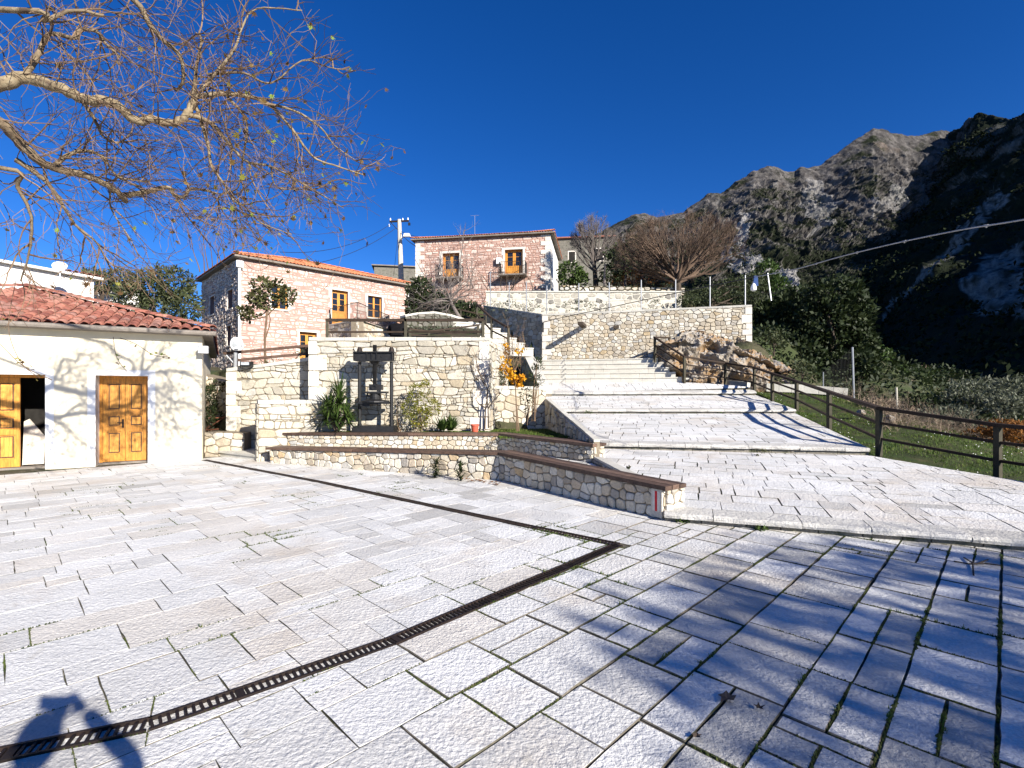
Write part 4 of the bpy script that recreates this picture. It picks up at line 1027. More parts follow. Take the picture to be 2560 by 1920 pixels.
# ---------------------------------------------------------------- cream plastered building at the left
rg = random.Random(41)
kitA = tile_kit(MT['tile'])
hA = thing('cream_building', 'low cream plastered building with red clay tile roof and two orange wooden doors', 'building', (-7.5,12.2,0))
exA = Vector((AD.x, AD.y, 0)); nA = Vector((.497,-.868,0)); OA = Vector((-7.5,12.2,0)); LA = 8.4
hol = [(1.07,2.02,-.2,2.02), (2.86,3.86,-.2,2.02)]
shell(hA, OA, exA, nA, LA, -.2, 3.0, hol, 0, 'plaster', name='front_wall')
m = MB(); i = -nA                                               # right end wall, back wall and floor
for a, b in ((OA+i*.3+exA*.0, OA+i*9), (OA+i*9, OA+i*9+exA*LA), (OA+exA*LA+i*.3, OA+exA*LA+i*9)):
    d, n, L = frame2d(a, b); n3 = Vector((n.x, n.y, 0)); m.hexa([a+UPV*z+o for z in (-.2, 3.0) for o in (Vector(), b-a, b-a+exA*.25 if False else b-a+n3*-.001, n3*-.001)])
m.build('end_walls', MT['plaster'], hA)
m = MB(); m.hexa([OA+exA*x+i*d+UPV*z for z in (-.1, .03) for x, d in ((.3,.3),(8,.3),(8,8.8),(.3,8.8))]); m.build('floor', MT['concrete'], hA)
for k, (a, b, c, e) in enumerate(hol):
    for (x0, x1, za, zb) in ((a-.14, a, 0, e+.13), (b, b+.14, 0, e+.13), (a, b, e, e+.13)):
        m = MB(); m.hexa([OA+exA*x+nA*dd+UPV*z for z in (za+.001, zb) for x, dd in ((x0,.006),(x1,.006),(x1,-.42),(x0,-.42))] if True else []); m.build('door_trim', MT['whitepaint'], hA)
wood_door(hA, OA, exA, nA, 1.07, 2.02, .03, 2.02, .40, glass=False, trim=None, seed=2)
wood_door(hA, OA, exA, nA, 2.86, 3.86,   .03, 2.02, .40, glass=False, trim=None, closed=(0,1), handle=False)
m = MB(); hp = OA+exA*2.93-nA*.48                                # opened leaf swung inside
m.hexa([hp+exA*x-nA*d+UPV*z for z in (.04,1.95) for x, d in ((0,0),(.03,0),(.12,.42),(.09,.42))]); m.build('open_door_leaf', MT['orangewood'], hA, label='orange door leaf swung open into the dark room')
m = MB(); bp = OA-nA*.52
pr = [(3.0,.06),(3.36,.06),(3.36,1.0),(3.27,1.06),(3.0,.66)]
m.add([bp+exA*x-nA*(z*.12)+UPV*z for x, z in pr]+[bp+exA*x-nA*(z*.12+.02)+UPV*z for x, z in pr], [(0,1,2,3,4),(9,8,7,6,5)]+[(k,(k+1)%5,5+(k+1)%5,5+k) for k in range(5)])
tag(m.build('leaning_board', MT['board'], None), 'pale board with a cut corner leaning inside the open doorway', 'board')
m = MB(); m.hexa([OA+exA*x-nA*d+UPV*z for z in (.03,2.9) for x, d in ((2.2,1.6),(5.2,1.6),(5.2,1.7),(2.2,1.7))]); m.build('inner_partition', MT['dark'], hA)
c0 = OA+exA*LA
hip_roof(hA, c0, -exA, -nA, LA, 9.0, 3.0, math.radians(17), .22, kitA, MT['tile'], rg, rows=('front','right'), limit=300)
m = MB(); eo = OA+nA*.3+exA*-.3
m.tube([eo+UPV*3.045, eo+exA*(LA+.3)+UPV*3.045], .06, 8); m.build('gutter', MT['concrete'], hA)
# floodlight on the corner
fl = thing('floodlight', 'white floodlight box on the right corner of the cream building', 'floodlight', (-7.45,12.05,2.62))
m = MB(); m.box((-7.36,12.02,2.66), (.20,.12,.17), .35); hb = m.build('housing', MT['lampwhite'], fl)
m = MB(); m.box((-7.48,12.12,2.62), (.07,.16,.1), .35); m.build('bracket', MT['galv'], fl)
# ---------------------------------------------------------------- left stone house
kitL = tile_kit(MT['tile_new'])
hL = thing('stone_house', 'two storey pink stone house with orange tile roof at left, receding side', 'house', (-15.15,28,2.7))
fL = Vector((.722,.692,0)); sL = Vector((-.692,.722,0)); OL = Vector((-15.15,28,0)); nF = Vector((.692,-.722,0)); nS = Vector((-.722,-.692,0))
LL, DL, zb_, zt_ = 10.9, 8.3, 2.4, 9.1
hf = [(5.3,6.37,5.95,8.1),(7.75,8.79,6.62,8.05),(1.7,2.6,6.5,7.9),(3.3,4.34,2.9,5.28)]
shell(hL, OL, fL, nF, LL, zb_, zt_, hf, 0, 'mortar_pink', name='front_wall')
hs = [(1.15,2.2,6.47,7.56),(5.1,6.2,6.58,7.72),(1.5,2.3,4.36,5.5),(5.2,6.1,4.34,5.48)]
OS = OL+sL*.3
hs = [(a-.3,b-.3,c,e) for a, b, c, e in hs]
shell(hL, OS, sL, nS, DL-.3, zb_, zt_, hs, 0, 'mortar_pink', name='side_wall')
m = MB(); bk = [OL+fL*LL+sL*.3, OL+fL*LL+sL*DL, OL+sL*DL+fL*.3]
m.add([p+UPV*z for z in (zb_, zt_) for p in bk], [(0,1,4,3),(1,2,5,4)]); m.build('back_walls', MT['mortar_pink'], hL)
m = MB(); m.hexa([OL+fL*a+sL*b+UPV*z for z in (3, 9) for a, b in ((.5,.5),(LL-.4,.5),(LL-.4,DL-.4),(.5,DL-.4))]); m.build('dark_room', MT['dark'], hL)
g = random.Random(61); grow_h = lambda h, w_: [(a-w_, b+w_, c-(.09 if c > 3.5 else 0), e+w_*.9) for a, b, c, e in h]
pf = cut_holes(coursed(0, LL, 2.6, 9.08, .19, g, 1.7), [(0,2.6),(LL,2.6),(LL,9.08),(0,9.08)], grow_h(hf, .15))
lay_stones(hL, pf, OL, fL, UPV, nF, MT['pinkstone'], .02, .06, g)
ps = voronoi(rubble_pts(0, DL, 2.6, 9.08, .21, g, 1.5), [(0,2.6),(DL,2.6),(DL,9.08),(0,9.08)], grow_h([(a+.3,b+.3,c,e) for a,b,c,e in hs], .12))
lay_stones(hL, ps, OL, sL, UPV, nS, MT['pinkstone'], .06, .03, g, limit=200)
wood_door(hL, OL, fL, nF, *hf[0], .2, seed=3); wood_window(hL, OL, fL, nF, *hf[1], seed=4); wood_window(hL, OL, fL, nF, *hf[2], seed=5)
wood_door(hL, OL, fL, nF, *hf[3], .22, seed=6)
for k, h in enumerate(hs): wood_window(hL, OS, sL, nS, *h, seed=70+k, inset=.26, trimw=.10, mat='darkwood')
hip_roof(hL, OL, fL, sL, LL, DL, zt_, math.radians(17), .32, kitL, MT['tile_new'], g, rows=('front','left'), limit=300)
m = MB(); cpx = OL+nF*.12+nS*.02; m.tube([cpx+UPV*2.6, cpx+UPV*8.7], .075, 8); m.build('downpipe', MT['whitepaint'], hL)
m = MB(); m.box(tuple(cpx+UPV*8.72), (.36,.3,.36), .7); m.build('hopper_head', MT['whitepaint'], hL)
m = MB(); cpx = OL+fL*(LL-.05)+nF*.1; m.tube([cpx+UPV*4, cpx+UPV*8.4], .07, 8); m.box(tuple(cpx+UPV*8.45), (.3,.3,.3), .7); m.build('downpipe', MT['whitepaint'], hL)
def iron_rail(name, label, pts, h, mat='iron', step=.13, group=None, r=.012, cat='railing'):
    t = thing(name, label, cat, pts[0], group); 
    for i, p in enumerate(pts):
        m = MB(); m.beam(p, p+UPV*h, .035, .035); m.build('post', MT[mat], t)
    for a, b in zip(pts[:-1], pts[1:]):
        m = MB(); m.beam(a+UPV*h, b+UPV*h, .04, .03); m.beam(a+UPV*.09, b+UPV*.09, .025, .02); m.build('handrail', MT[mat], t)
        n = int((b-a).length/step)
        for k in range(1, n):
            q = a.lerp(b, k/n); m = MB(); m.tube([q+UPV*.09, q+UPV*h], r, 4, cap=False); m.build('baluster', MT[mat], t)
    return t
iron_rail('balcony_railing', 'thin iron railing around the corner terrace of the left stone house', [Vector((-11.35,31.45,5.85)), Vector((-8.95,29.15,5.85)), Vector((-8.35,34.3,5.85))], 1.0)
# ---------------------------------------------------------------- right stone house on the hill
hR = thing('stone_house', 'reddish stone house with low tile roof on the hill, two balcony doors', 'house', (-8,41.9,8.2))
OR = Vector((-8,41.9,0)); fR = Vector((.9855,-.1695,0)); iR = Vector((.1695,.9855,0)); nR = -iR; LR, DR = 11.2, 8.0
zb_, zt_ = 8.0, 14.2
hr = [(2.31,3.76,10.95,13.05),(7.53,9.0,11.0,13.1)]
shell(hR, OR, fR, nR, LR, zb_, zt_, hr, 0, 'mortar_red', name='front_wall')
m = MB(); bk = [OR+fR*LR+iR*.3, OR+fR*LR+iR*DR, OR+iR*DR, OR+iR*.3]
m.add([p+UPV*z for z in (zb_, zt_) for p in bk], [(0,1,5,4),(1,2,6,5),(2,3,7,6)]); m.build('back_walls', MT['whitewash'], hR)
m = MB(); m.hexa([OR+fR*a+iR*b+UPV*z for z in (8.2, 14) for a, b in ((.5,.5),(LR-.4,.5),(LR-.4,DR-.4),(.5,DR-.4))]); m.build('dark_room', MT['dark'], hR)
g = random.Random(62)
pf = cut_holes(coursed(0, LR, 8.2, 14.16, .2, g, 1.6), [(0,8.2),(LR,8.2),(LR,14.16),(0,14.16)], grow_h(hr, .2))
lay_stones(hR, pf, OR, fR, UPV, nR, MT['redstone'], .025, .055, g)
for side in 'LR':
    z = 8.2; k = 0
    while z < 14.1:
        hh = min(.34, 14.15-z); wq = .75 if k % 2 else .4; a, b = (-.02, wq) if side == 'L' else (LR-wq, LR+.02)
        m = MB(); m.hexa([OR+fR*x+nR*d+UPV*zz for zz in (z+.01, z+hh-.01) for x, d in ((a,.05),(b,.05),(b,-.2),(a,-.2))], g.random()); m.build('quoin', MT['trimstone'], hR); z += hh; k += 1
for k, h in enumerate(hr):
    wood_door(hR, OR, fR, nR, *h, .25, seed=8+k, trimw=.2)
    a = OR+fR*(h[0]-.35)+UPV*(h[2]-.12); m = MB(); W = h[1]-h[0]+.7
    m.hexa([a+fR*x+nR*d+UPV*z for z in (-.02,.10) for x, d in ((0,.9),(W,.9),(W,.02),(0,.02))]); m.build('balcony_slab', MT['concrete'], hR)
    q = [a+UPV*.1+fR*.04+nR*.05, a+UPV*.1+fR*.04+nR*.86, a+UPV*.1+fR*(W-.04)+nR*.86, a+UPV*.1+fR*(W-.04)+nR*.05]
    iron_rail('balcony_railing', 'dark iron railing of the %s balcony on the red stone house' % ('left' if k == 0 else 'right'), q, .95, step=.14, group='iron balcony railings of the hill house')
m = MB(); bx = OR+fR*7.05+nR*.15+UPV*12.2; m.box(tuple(bx), (.34,.26,.5), -.17); tag(m.build('meter_box', MT['lampwhite'], None), 'small white box on the red wall left of the right balcony door', 'box')
hip_roof(hR, OR, fR, iR, LR, DR, zt_, math.radians(16), .33, kitL, MT['tile_new'], g, rows=('front','right'), limit=200)
m = MB(); q = OR+fR*(LR+.1)+iR*.6; m.tube([q+UPV*8.6, q+UPV*13.4], .08, 8); m.build('downpipe', MT['whitepaint'], hR)
# aerial
m = MB(); q = OR+fR*4.3+iR*3; m.tube([q+UPV*15.2, q+UPV*17.1], .016, 5); 
for z, l in ((17.1,.4),): m.beam(q+UPV*z-fR*l, q+UPV*z+fR*l, .015, .015)
tag(m.build('aerial', MT['galv'], None), 'thin television aerial on the roof of the red stone house', 'aerial')
# ---------------------------------------------------------------- white building behind the cream one, far stone houses
hE = thing('white_building', 'white walled building with flat tile edge at the far left behind the cream roof', 'building', (-20.3,20,1))
e0, e1 = Vector((-20.9,18.6,0)), Vector((-19.0,22.9,0)); dE = (e1-e0).normalized(); nE = Vector((dE.y,-dE.x,0)); LE = (e1-e0).length; back = e0-dE*8
m = MB(); m.hexa([back+UPV*.5, e1+UPV*.5, e1-nE*7+UPV*.5, back-nE*7+UPV*.5, back+UPV*6.8, e1+UPV*6.75, e1-nE*7+UPV*6.75, back-nE*7+UPV*6.8]); m.build('wall', MT['whitewash'], hE)
m = MB(); m.hexa([back+nE*.25+UPV*6.8, e1+nE*.25+dE*.25+UPV*6.76, e1-nE*7.2+dE*.25+UPV*6.76, back-nE*7.2+UPV*6.8, back+nE*.25+UPV*6.9, e1+nE*.25+dE*.25+UPV*6.86, e1-nE*3+UPV*7.4, back-nE*3+UPV*7.4]); m.build('roof', MT['whitewash'], hE)
for k in range(7):
    o = bpy.data.objects.new('roof_tile', kitA[k % 7]); COL.objects.link(o); o.parent = hE; q = e1+dE*.2-dE*(.25*k)+nE*.3+UPV*6.9
    M = Matrix((dE, -nE, UPV)).transposed(); o.matrix_local = Matrix.Translation(q-WL[hE]) @ M.to_4x4()
m = MB(); m.hexa([e0+dE*x+nE*d+UPV*z for z in (4.6,5.2) for x, d in ((.9,.012),(1.9,.012),(1.9,-.1),(.9,-.1))]); m.build('window', MT['dark'], hE)
dish = thing('satellite_dish', 'white satellite dish on the roof edge of the far white building', 'satellite dish', P(150,675,21))
m = MB(); c = P(150,668,20.5); prof = [(.02,0),(.2,.02),(.34,.07),(.42,.13)]
vs = []; fs = []; nn = Vector((.5,-.7,.45)).normalized(); x = nn.cross(UPV).normalized(); y = x.cross(nn)
for r, z in prof:
    for k in range(14): a = k*2*math.pi/14; vs.append(c+x*r*.6*math.cos(a)+y*r*.55*math.sin(a)+nn*z*.6)
for i_ in range(3):
    for k in range(14): fs.append((i_*14+k, i_*14+(k+1) % 14, (i_+1)*14+(k+1) % 14, (i_+1)*14+k))
m.add(vs, fs); m.build('dish', MT['lampwhite'], dish)
m = MB(); m.tube([c-nn*.02, c-UPV*.5], .025, 5); m.build('mast', MT['galv'], dish)
def far_house(name, label, c, rz, size, z0, z1, wallm, roofm, roofh=.9, wins=()):
    h = thing(name, label, 'house', (c[0], c[1], z0)); ca, sa = math.cos(rz), math.sin(rz); X = Vector((ca, sa, 0)); Y = Vector((-sa, ca, 0)); C0 = Vector((c[0], c[1], 0))
    a, b = size[0]/2, size[1]/2
    m = MB(); m.hexa([C0+X*x+Y*y+UPV*z for z in (z0, z1) for x, y in ((-a,-b),(a,-b),(a,b),(-a,b))]); m.build('wall', MT[wallm], h)
    a += .25; b += .25; r = min(a, b)*.9
    m = MB(); e = [C0+X*x+Y*y+UPV*z1 for x, y in ((-a,-b),(a,-b),(a,b),(-a,b))]; e2 = [q+UPV*.12 for q in e]
    m.add(e+e2+[C0-X*(a-r)+UPV*(z1+roofh), C0+X*(a-r)+UPV*(z1+roofh)], [(3,2,1,0),(0,1,5,4),(1,2,6,5),(2,3,7,6),(3,0,4,7),(4,5,9,8),(5,6,9),(6,7,8,9),(7,4,8)]); m.build('roof', MT[roofm], h)
    for s, z, w_, hh in wins:
        m = MB(); q = C0-Y*(b-.25+.01)+X*s; m.hexa([q+X*x+Y*d+UPV*zz for zz in (z, z+hh) for x, d in ((-w_/2,0),(w_/2,0),(w_/2,.1),(-w_/2,.1))]); f = m.build('window', MT['trimstone'], h)
        m = MB(); m.hexa([q+X*x+Y*d+UPV*zz for zz in (z+.1, z+hh-.1) for x, d in ((-w_/2+.1,-.012),(w_/2-.1,-.012),(w_/2-.1,.05),(-w_/2+.1,.05))]); m.build('pane', MT['dark'], f)
    return h
far_house('stone_house', 'small grey stone house with red roof half hidden behind bare trees', (6.6,52), -.12, (7.0,6), 9, 16.6, 'darkstone', 'tile', .7, ((-2.2,14,.9,1.3),(-.4,14.2,.8,1.2),(2.2,14.3,.9,1.3)))
far_house('stone_house', 'dark grey stone house peeking out behind the concrete utility pole', (-12.5,58), .18, (6,6), 9, 15.3, 'darkstone', 'concrete', .5)
far_house('ruined_house', 'pale ruined stone house behind the olive bushes at left', (-27.0,33), .5, (5.0,6), 1, 8.0, 'whitewash', 'spotstone', .25, ((.6,6.2,.5,.7),))
# ---------------------------------------------------------------- mountains
def polyl(tab, x):
    for (a, p), (b, q) in zip(tab[:-1], tab[1:]):
        if x <= b: 
            t = max(0, (x-a)/(b-a)); return lerp(p, q, t)
    return tab[-1][1]
RIDGE = [(1380,650),(1480,590),(1545,555),(1590,532),(1650,541),(1712,528),(1765,487),(1810,478),(1850,447),(1885,425),(1930,413),(1957,423),(1988,429),(2001,418),(2046,414),(2077,394),(2126,356),(2184,320),(2233,331),(2296,340),(2354,322),(2385,331),(2439,316),(2465,300),(2560,300),(3000,250)]
BASE = [(1380,800),(1700,840),(2000,880),(2200,930),(2400,980),(3000,1020)]
def pip(px, polys):
    return any(inside(px, q) for q in polys)
SCREE1 = [[(1835,520),(1862,545),(1905,640),(1912,690),(1868,668),(1850,600)],[(1918,640),(1990,690),(1980,740),(1950,710)],[(1800,600),(1850,640),(1895,668),(1820,668)]]
CLIFF1 = [[(2012,452),(2060,455),(2088,520),(2080,585),(2015,585)],[(2170,500),(2260,470),(2270,510),(2190,540)]]
m = MB(); NU, NT = 640, 330; vs = []; tn = []
for j in range(NT+1):
    t = j/NT
    for i in range(NU+1):
        u = lerp(1380, 2900, i/NU); tt = min(1, t/.93)
        f = tt**.9; v = lerp(polyl(BASE, u), polyl(RIDGE, u), f); y = lerp(230, 780, tt)
        p = P(u, v, y)
        if t > .93: p += Vector((0, (t-.93)*2600, -(t-.93)*1500))
        q = p*.012; r = noise.ridged_multi_fractal(q, 1.0, 2.1, 6, 1.0, 2.0)-1.2
        h = noise.fractal(Vector((p.x*.03, p.y*.012, p.z*.018)), .8, 2.1, 7)
        st = noise.fractal(Vector((p.x*.09, p.y*.02, p.z*.03)), .7, 2.1, 5)
        env = min(1, tt*4)*min(1, (1.02-tt)*5)
        r2 = noise.ridged_multi_fractal(Vector((p.x*.045, p.y*.018, p.z*.022)), 1.0, 2.1, 4, 1.0, 2.0)-1.2; f3 = noise.ridged_multi_fractal(Vector((p.x*.16, p.y*.05, p.z*.09)), 1.0, 2.1, 3, 1.0, 2.0)-1.1
        p += Vector((h*5*env+f3*.8, (-r*13-r2*8-f3*3.0-st*3)*env, (h*8+st*3+f3*1.0)*env))
        sky_ = 1 if t > .9 else 0
        p.z += sky_*3*noise.fractal(Vector((p.x*.06, 0, 3)), .8, 2, 5)
        vs.append(p); w = (u+noise.noise(p*.03)*22, v+noise.noise(p*.025+Vector((9,9,9)))*22)
        tn.append(1 if pip(w, SCREE1) else (.7 if pip(w, CLIFF1) else .2))
m.add(vs, [(j*(NU+1)+i, j*(NU+1)+i+1, (j+1)*(NU+1)+i+1, (j+1)*(NU+1)+i) for j in range(NT) for i in range(NU)], tn)
m.build('mountain', MT['mountain'], None, kind='structure')
M1V = vs; g = random.Random(70); m = MB()
def clump(m, p, s, n, g):
    for _ in range(n):
        q = p+Vector((g.uniform(-1,1)*s, g.uniform(-1,1)*s, g.random()*s*.9)); a = rdir(g)*s*.55; b = a.cross(rdir(g)); m.add([q, q+a+b*.5, q+a*1.6, q+a-b*.5], [(0,1,2,3)], g.random())
for k in range(8000):
    p = g.choice(M1V[:int(len(M1V)*.9)])
    nz = noise.fractal(p*.012+Vector((3,3,3)), .8, 2.1, 4); lo = (p.z-40)/330
    if nz < -.32+lo*.95: continue
    clump(m, p, g.uniform(1.6,3.6), 6, g)
m.build('mountain_bushes', MT['fol_far'], None, kind='stuff')
VAL = [P(2075,690,600), P(2095,760,430), P(2180,865,260), P(2320,965,150), P(2620,1030,85), P(3600,1250,60)]
CRE = [P(2372,331,780), P(2465,292,700), P(2575,296,600), P(2950,90,470), P(3700,-260,320), P(5000,-500,240)]
SCREE2 = [[(2500,470),(2530,490),(2215,800),(2195,790)],[(2395,700),(2570,590),(2570,810),(2440,770),(2420,730)]]
m = MB(); NS, NT = 240, 170; vs = []; tn = []
for j in range(NT+1):
    t = j/NT
    for i in range(NS+1):
        s = i/NS*(len(VAL)-1); k = min(len(VAL)-2, int(s)); fr = s-k
        a = VAL[k].lerp(VAL[k+1], fr); b = CRE[k].lerp(CRE[k+1], fr)
        if t < .92: tt = t/.92; p = a.lerp(b, tt); p.z -= 22*math.sin(tt*math.pi)*(1-i/NS*.5)
        else: p = b+Vector((1,.1,-.9))*(t-.92)*900
        q = p*.011; h = noise.fractal(q, .8, 2.1, 8); bb = noise.cell(Vector((p.x*.11, p.y*.11, p.z*.05)))
        low = max(0, 1-t*1.8)
        e = min(1, t*6+.1)
        c = noise.noise(Vector((p.x*.14, p.y*.14, p.z*.14))); d2 = noise.noise(Vector((p.x*.35, p.y*.35, p.z*.35)))
        p += Vector((-h*15*e, h*6*e, h*13*e+(abs(c)*7+abs(d2)*3)*low*e+abs(d2)*2*(1-low)))
        vs.append(p); u = 1280+F*p.x/p.y; v = VH-F*(p.z-H)/p.y; w = (u+noise.noise(p*.05)*26, v+noise.noise(p*.05+Vector((9,9,9)))*26)
        tn.append((.75 if noise.noise(p*.3) > -.2 else .45) if pip(w, SCREE2) else .2)
m.add(vs, [(j*(NS+1)+i, j*(NS+1)+i+1, (j+1)*(NS+1)+i+1, (j+1)*(NS+1)+i) for j in range(NT) for i in range(NS)], tn)
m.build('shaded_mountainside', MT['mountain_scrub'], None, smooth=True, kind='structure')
g = random.Random(71); m = MB(); cand = [(p, t) for p, t in zip(vs, tn)]
for k in range(9000):
    i = int(len(cand)*g.random()**1.7*.8); p, t = cand[i]
    if t > .3 or p.y < 40: continue
    if noise.fractal(p*.02, .8, 2.1, 4) < -.3+.5*(i/len(cand)): continue
    clump(m, p+rdir(g)*2, g.uniform(1.2,2.6)*(.6+p.y/400), 6, g)
m.build('mountainside_trees', MT['fol_far'], None, kind='stuff')
# ---------------------------------------------------------------- rock outcrop behind the railing
path = [Vector((6.55,23.4,2.2)), Vector((7.1,22.3,2.0)), Vector((8.1,21.95,1.9)), Vector((9.2,21.6,1.75)), Vector((10.4,21.4,1.5)), Vector((11.5,21.5,1.35)), Vector((12.8,22.0,1.2)), Vector((14.2,23,1.0))]
tops = [3.7, 3.95, 3.9, 3.6, 3.15, 2.65, 2.4, 1.8]
path = smoothpath(path, 22); NP = len(path)-1; NJ = 90; vs = []
for i, p in enumerate(path):
    k = i/NP*(len(tops)-1); q = min(len(tops)-2, int(k)); zt = lerp(tops[q], tops[q+1], k-q); a = path[max(0, i-1)]; b = path[min(NP, i+1)]; d = (b-a).normalized(); n = Vector((d.y, -d.x, 0))
    if n.y > 0: n = -n
    for j in range(NJ+1):
        t = j/NJ
        if t < .6: f = t/.6; v = p+UPV*((zt-p.z)*f-.4*(1-f))+n*(.35*math.sin(f*4.2)-.15*f)
        else: f = (t-.6)/.4; v = p+UPV*(zt-p.z+.15*math.sin(f*3.14))-n*(f*3.2+.15)+UPV*(f*.9 if k < 4 else f*1.6)
        r = noise.ridged_multi_fractal(v*.9, .9, 2.1, 6, 1, 2)-1.1; h = noise.fractal(v*2.6, .8, 2.1, 6); big = noise.noise(v*.55)
        cav = max(0, noise.noise(Vector((v.x*.8, v.y*.8, v.z*1.6))+Vector((4,1,2)))-.05)*1.1+max(0, noise.noise(v*3.1)-.25)*.22; h2 = noise.fractal(v*7, .7, 2.1, 4)
        vs.append(v+n*(r*.15+h*.17+h2*.05+big*.5-cav)+UPV*(h*.12-abs(big)*.2+h2*.04))
m = MB(); m.add(vs, [(i*(NJ+1)+j, (i+1)*(NJ+1)+j, (i+1)*(NJ+1)+j+1, i*(NJ+1)+j+1) for i in range(NP) for j in range(NJ)], .2)
tag(m.build('rock_outcrop', MT['outcrop'], None), 'rugged ochre and grey rock outcrop behind the brown railing', 'rock')
# pale low kerbs at the foot of the rock
for k, (pts, lab) in enumerate((([P(1708,957,21.9), P(1810,963,21.9), P(1872,968,20.9)], 'low white kerb at the foot of the rock outcrop, beside the stairs'), ([P(1915,972,20.3), P(2010,976,19.9), P(2118,985,19.4)], 'low white kerb wall crossing the grass behind the railing'))):
    t = thing('low_kerb', lab, 'kerb', pts[0])
    for i, (a, b) in enumerate(zip(pts[:-1], pts[1:])):
        n = 3
        for q in range(n):
            m = MB(); m.beam(a.lerp(b, q/n+.004)+UPV*.06, a.lerp(b, (q+1)/n-.004)+UPV*.06, .22, .32, rnd.random()); m.build('kerb_block', MT['coping'], t)
# ---------------------------------------------------------------- grass strip behind the railing
m = MB(); vs = []; ny, nx = 60, 24
for j in range(ny+1):
    y = lerp(3.0, 20.6, j/ny)
    for i in range(nx+1):
        d = -.02+7*(i/nx)**1.3; x = xe(y)+d; vs.append((x, y, zg(x, y)-(.0 if i else .12)))
m.add(vs, [(j*(nx+1)+i, j*(nx+1)+i+1, (j+1)*(nx+1)+i+1, (j+1)*(nx+1)+i) for j in range(ny) for i in range(nx)], .5)
MT['turf'] = material('turf', pal((.035,.045,.012)), .95, (1.5,.4), (14,.4), (40,.7,.03), [(2.2,.55,.7,(.10,.075,.04)),(.8,.5,.65,(.03,.055,.01))])
m.build('grass_slope', MT['turf'], None, smooth=True, kind='structure')
g = random.Random(15); m = MB(); dz = MB()
for k in range(16000):
    y = 5+15.5*g.random()**1.25; d = 4.8*g.random()**1.2; x = xe(y)+d+.02
    nz = noise.fractal(Vector((x*.8, y*.8, 2)), 1, 2, 3)
    if nz < -.25 and g.random() < .75: continue
    blades(m, (x, y, zg(x, y)-.01), 2, .05+.06*max(0, nz+.3), .03, g, .006, 1.0, (max(0,.2+nz*.4), min(1,.75+nz*.3)))
    if g.random() < .018 and nz > -.1:
        z = zg(x, y)+.06; r = .013; dz.add([(x-r,y,z),(x,y-r,z),(x+r,y,z),(x,y+r,z+.01)], [(0,1,2,3)])
m.build('slope_grass', MT['grass'], None, kind='stuff'); dz.build('daisies', MT['daisy'], None, kind='stuff')
g = random.Random(16); m = MB()
for k in range(9000):
    x = g.uniform(-5, 1.4); y = lerp(12.2, 13.8, g.random())
    if x > -.3: y = g.uniform(11.2, 13.9)
    if noise.noise(Vector((x*1.2, y*1.2, 7))) < -.15 and x < -1.5: continue
    blades(m, (x, y, .61), 3, .055, .03, g, .006, .9)
m.build('bed_grass', MT['grass'], None, kind='stuff')

g = random.Random(72); m = MB()
for k in range(9000):
    x = g.uniform(11, 46); y = 15+33*g.random()**1.2
    if (x-xe(min(20,y)) < 5.5 and y < 21) or not (.45 < x/y < 1.2): continue
    z = gz(x, y); s = g.uniform(.3,.75); n = noise.noise(Vector((x*.3, y*.3, 4)))
    if n < -.3: continue
    leaves(m, [(Vector((x, y, z+s*.3)), (s*1.3, s*1.3, s*.8), 13)], .08+.0058*y, g, gaps=0, tone=(.1,.9))
m.build('hillside_cover', MT['fol_dark'], None, kind='stuff')
# ---------------------------------------------------------------- brown railings
def post_rail(name, label, posts, rails, pw=.09, rw=(.11,.065), mr=.05, pm='post', rm='rail', group=None, skip=()):
    """posts: (x, y, zbase, ztop); rails: fractions of the height, the first one is the top rail"""
    t = thing(name, label, 'railing', posts[0][:3], group); g = random.Random(5)
    for i, p in enumerate(posts):
        if i in skip: continue
        m = MB(); m.box((p[0], p[1], (p[2]+p[3]-.03)/2-.05), (pw, pw, p[3]-p[2]+.07), .3, g.random()); m.build('post', MT[pm], t)
    for a, b in zip(posts[:-1], posts[1:]):
        for k, f in enumerate(rails):
            A = Vector((a[0], a[1], lerp(a[2], a[3], f))); B = Vector((b[0], b[1], lerp(b[2], b[3], f))); d = (B-A).normalized()
            m = MB()
            if k == 0: m.beam(A-d*.03, B+d*.03, *rw, g.random())
            else: m.beam(A+d*pw*.4, B-d*pw*.4, mr, mr, g.random())
            m.build('top_rail' if k == 0 else 'rail', MT[rm], t)
    return t
post_rail('railing', 'long brown three rail railing between the paved ramp and the grass slope', [(9.0,4.6,-.05,.98),(8.9,6.7,0,1.02),(8.48,8.8,.09,1.09),(7.5,10.3,.34,1.34),(8.18,13,.67,1.67),(9.6,17,1.03,2.03),(9.45,18.3,1.34,2.34),(9.76,20.3,1.66,2.66),(9.1,21.5,1.92,2.90),(7.3,21.35,2.05,3.17),(6.49,22.9,3.0,4.15)], [.98,.68,.36])
post_rail('railing', 'short dark railing turning from the stair top towards the rock', [(6.49,22.95,3.0,4.17),(7.35,23.55,3.0,4.2)], [.985,.62,.25], skip=(0,))
post_rail('railing', 'dark two rail railing on top of the tall press wall', [(-4.88,13.3,3.0,3.57),(-2.81,13.3,3.0,3.57),(-.77,13.3,3.0,3.57)], [.96,.41], .075, (.09,.07), .045)
post_rail('railing', 'dark hand railing descending beside the upper stone steps', [(-1.35,19.4,4.2,5.05),(-.70,17.2,3.3,4.2),(-.12,16.7,3.02,3.8)], [.97,.5], .07, (.07,.06), .045)
post_rail('railing', 'low dark railing in front of the garden bed on the upper terrace', [P(1025,850,15)[:]+(P(1025,822,15).z,), P(1072,850,15.4)[:]+(P(1072,828,15.4).z,), P(1195,842,16.2)[:]+(P(1195,812,16.2).z,)], [.97,.45], .07, (.05,.05), .04)
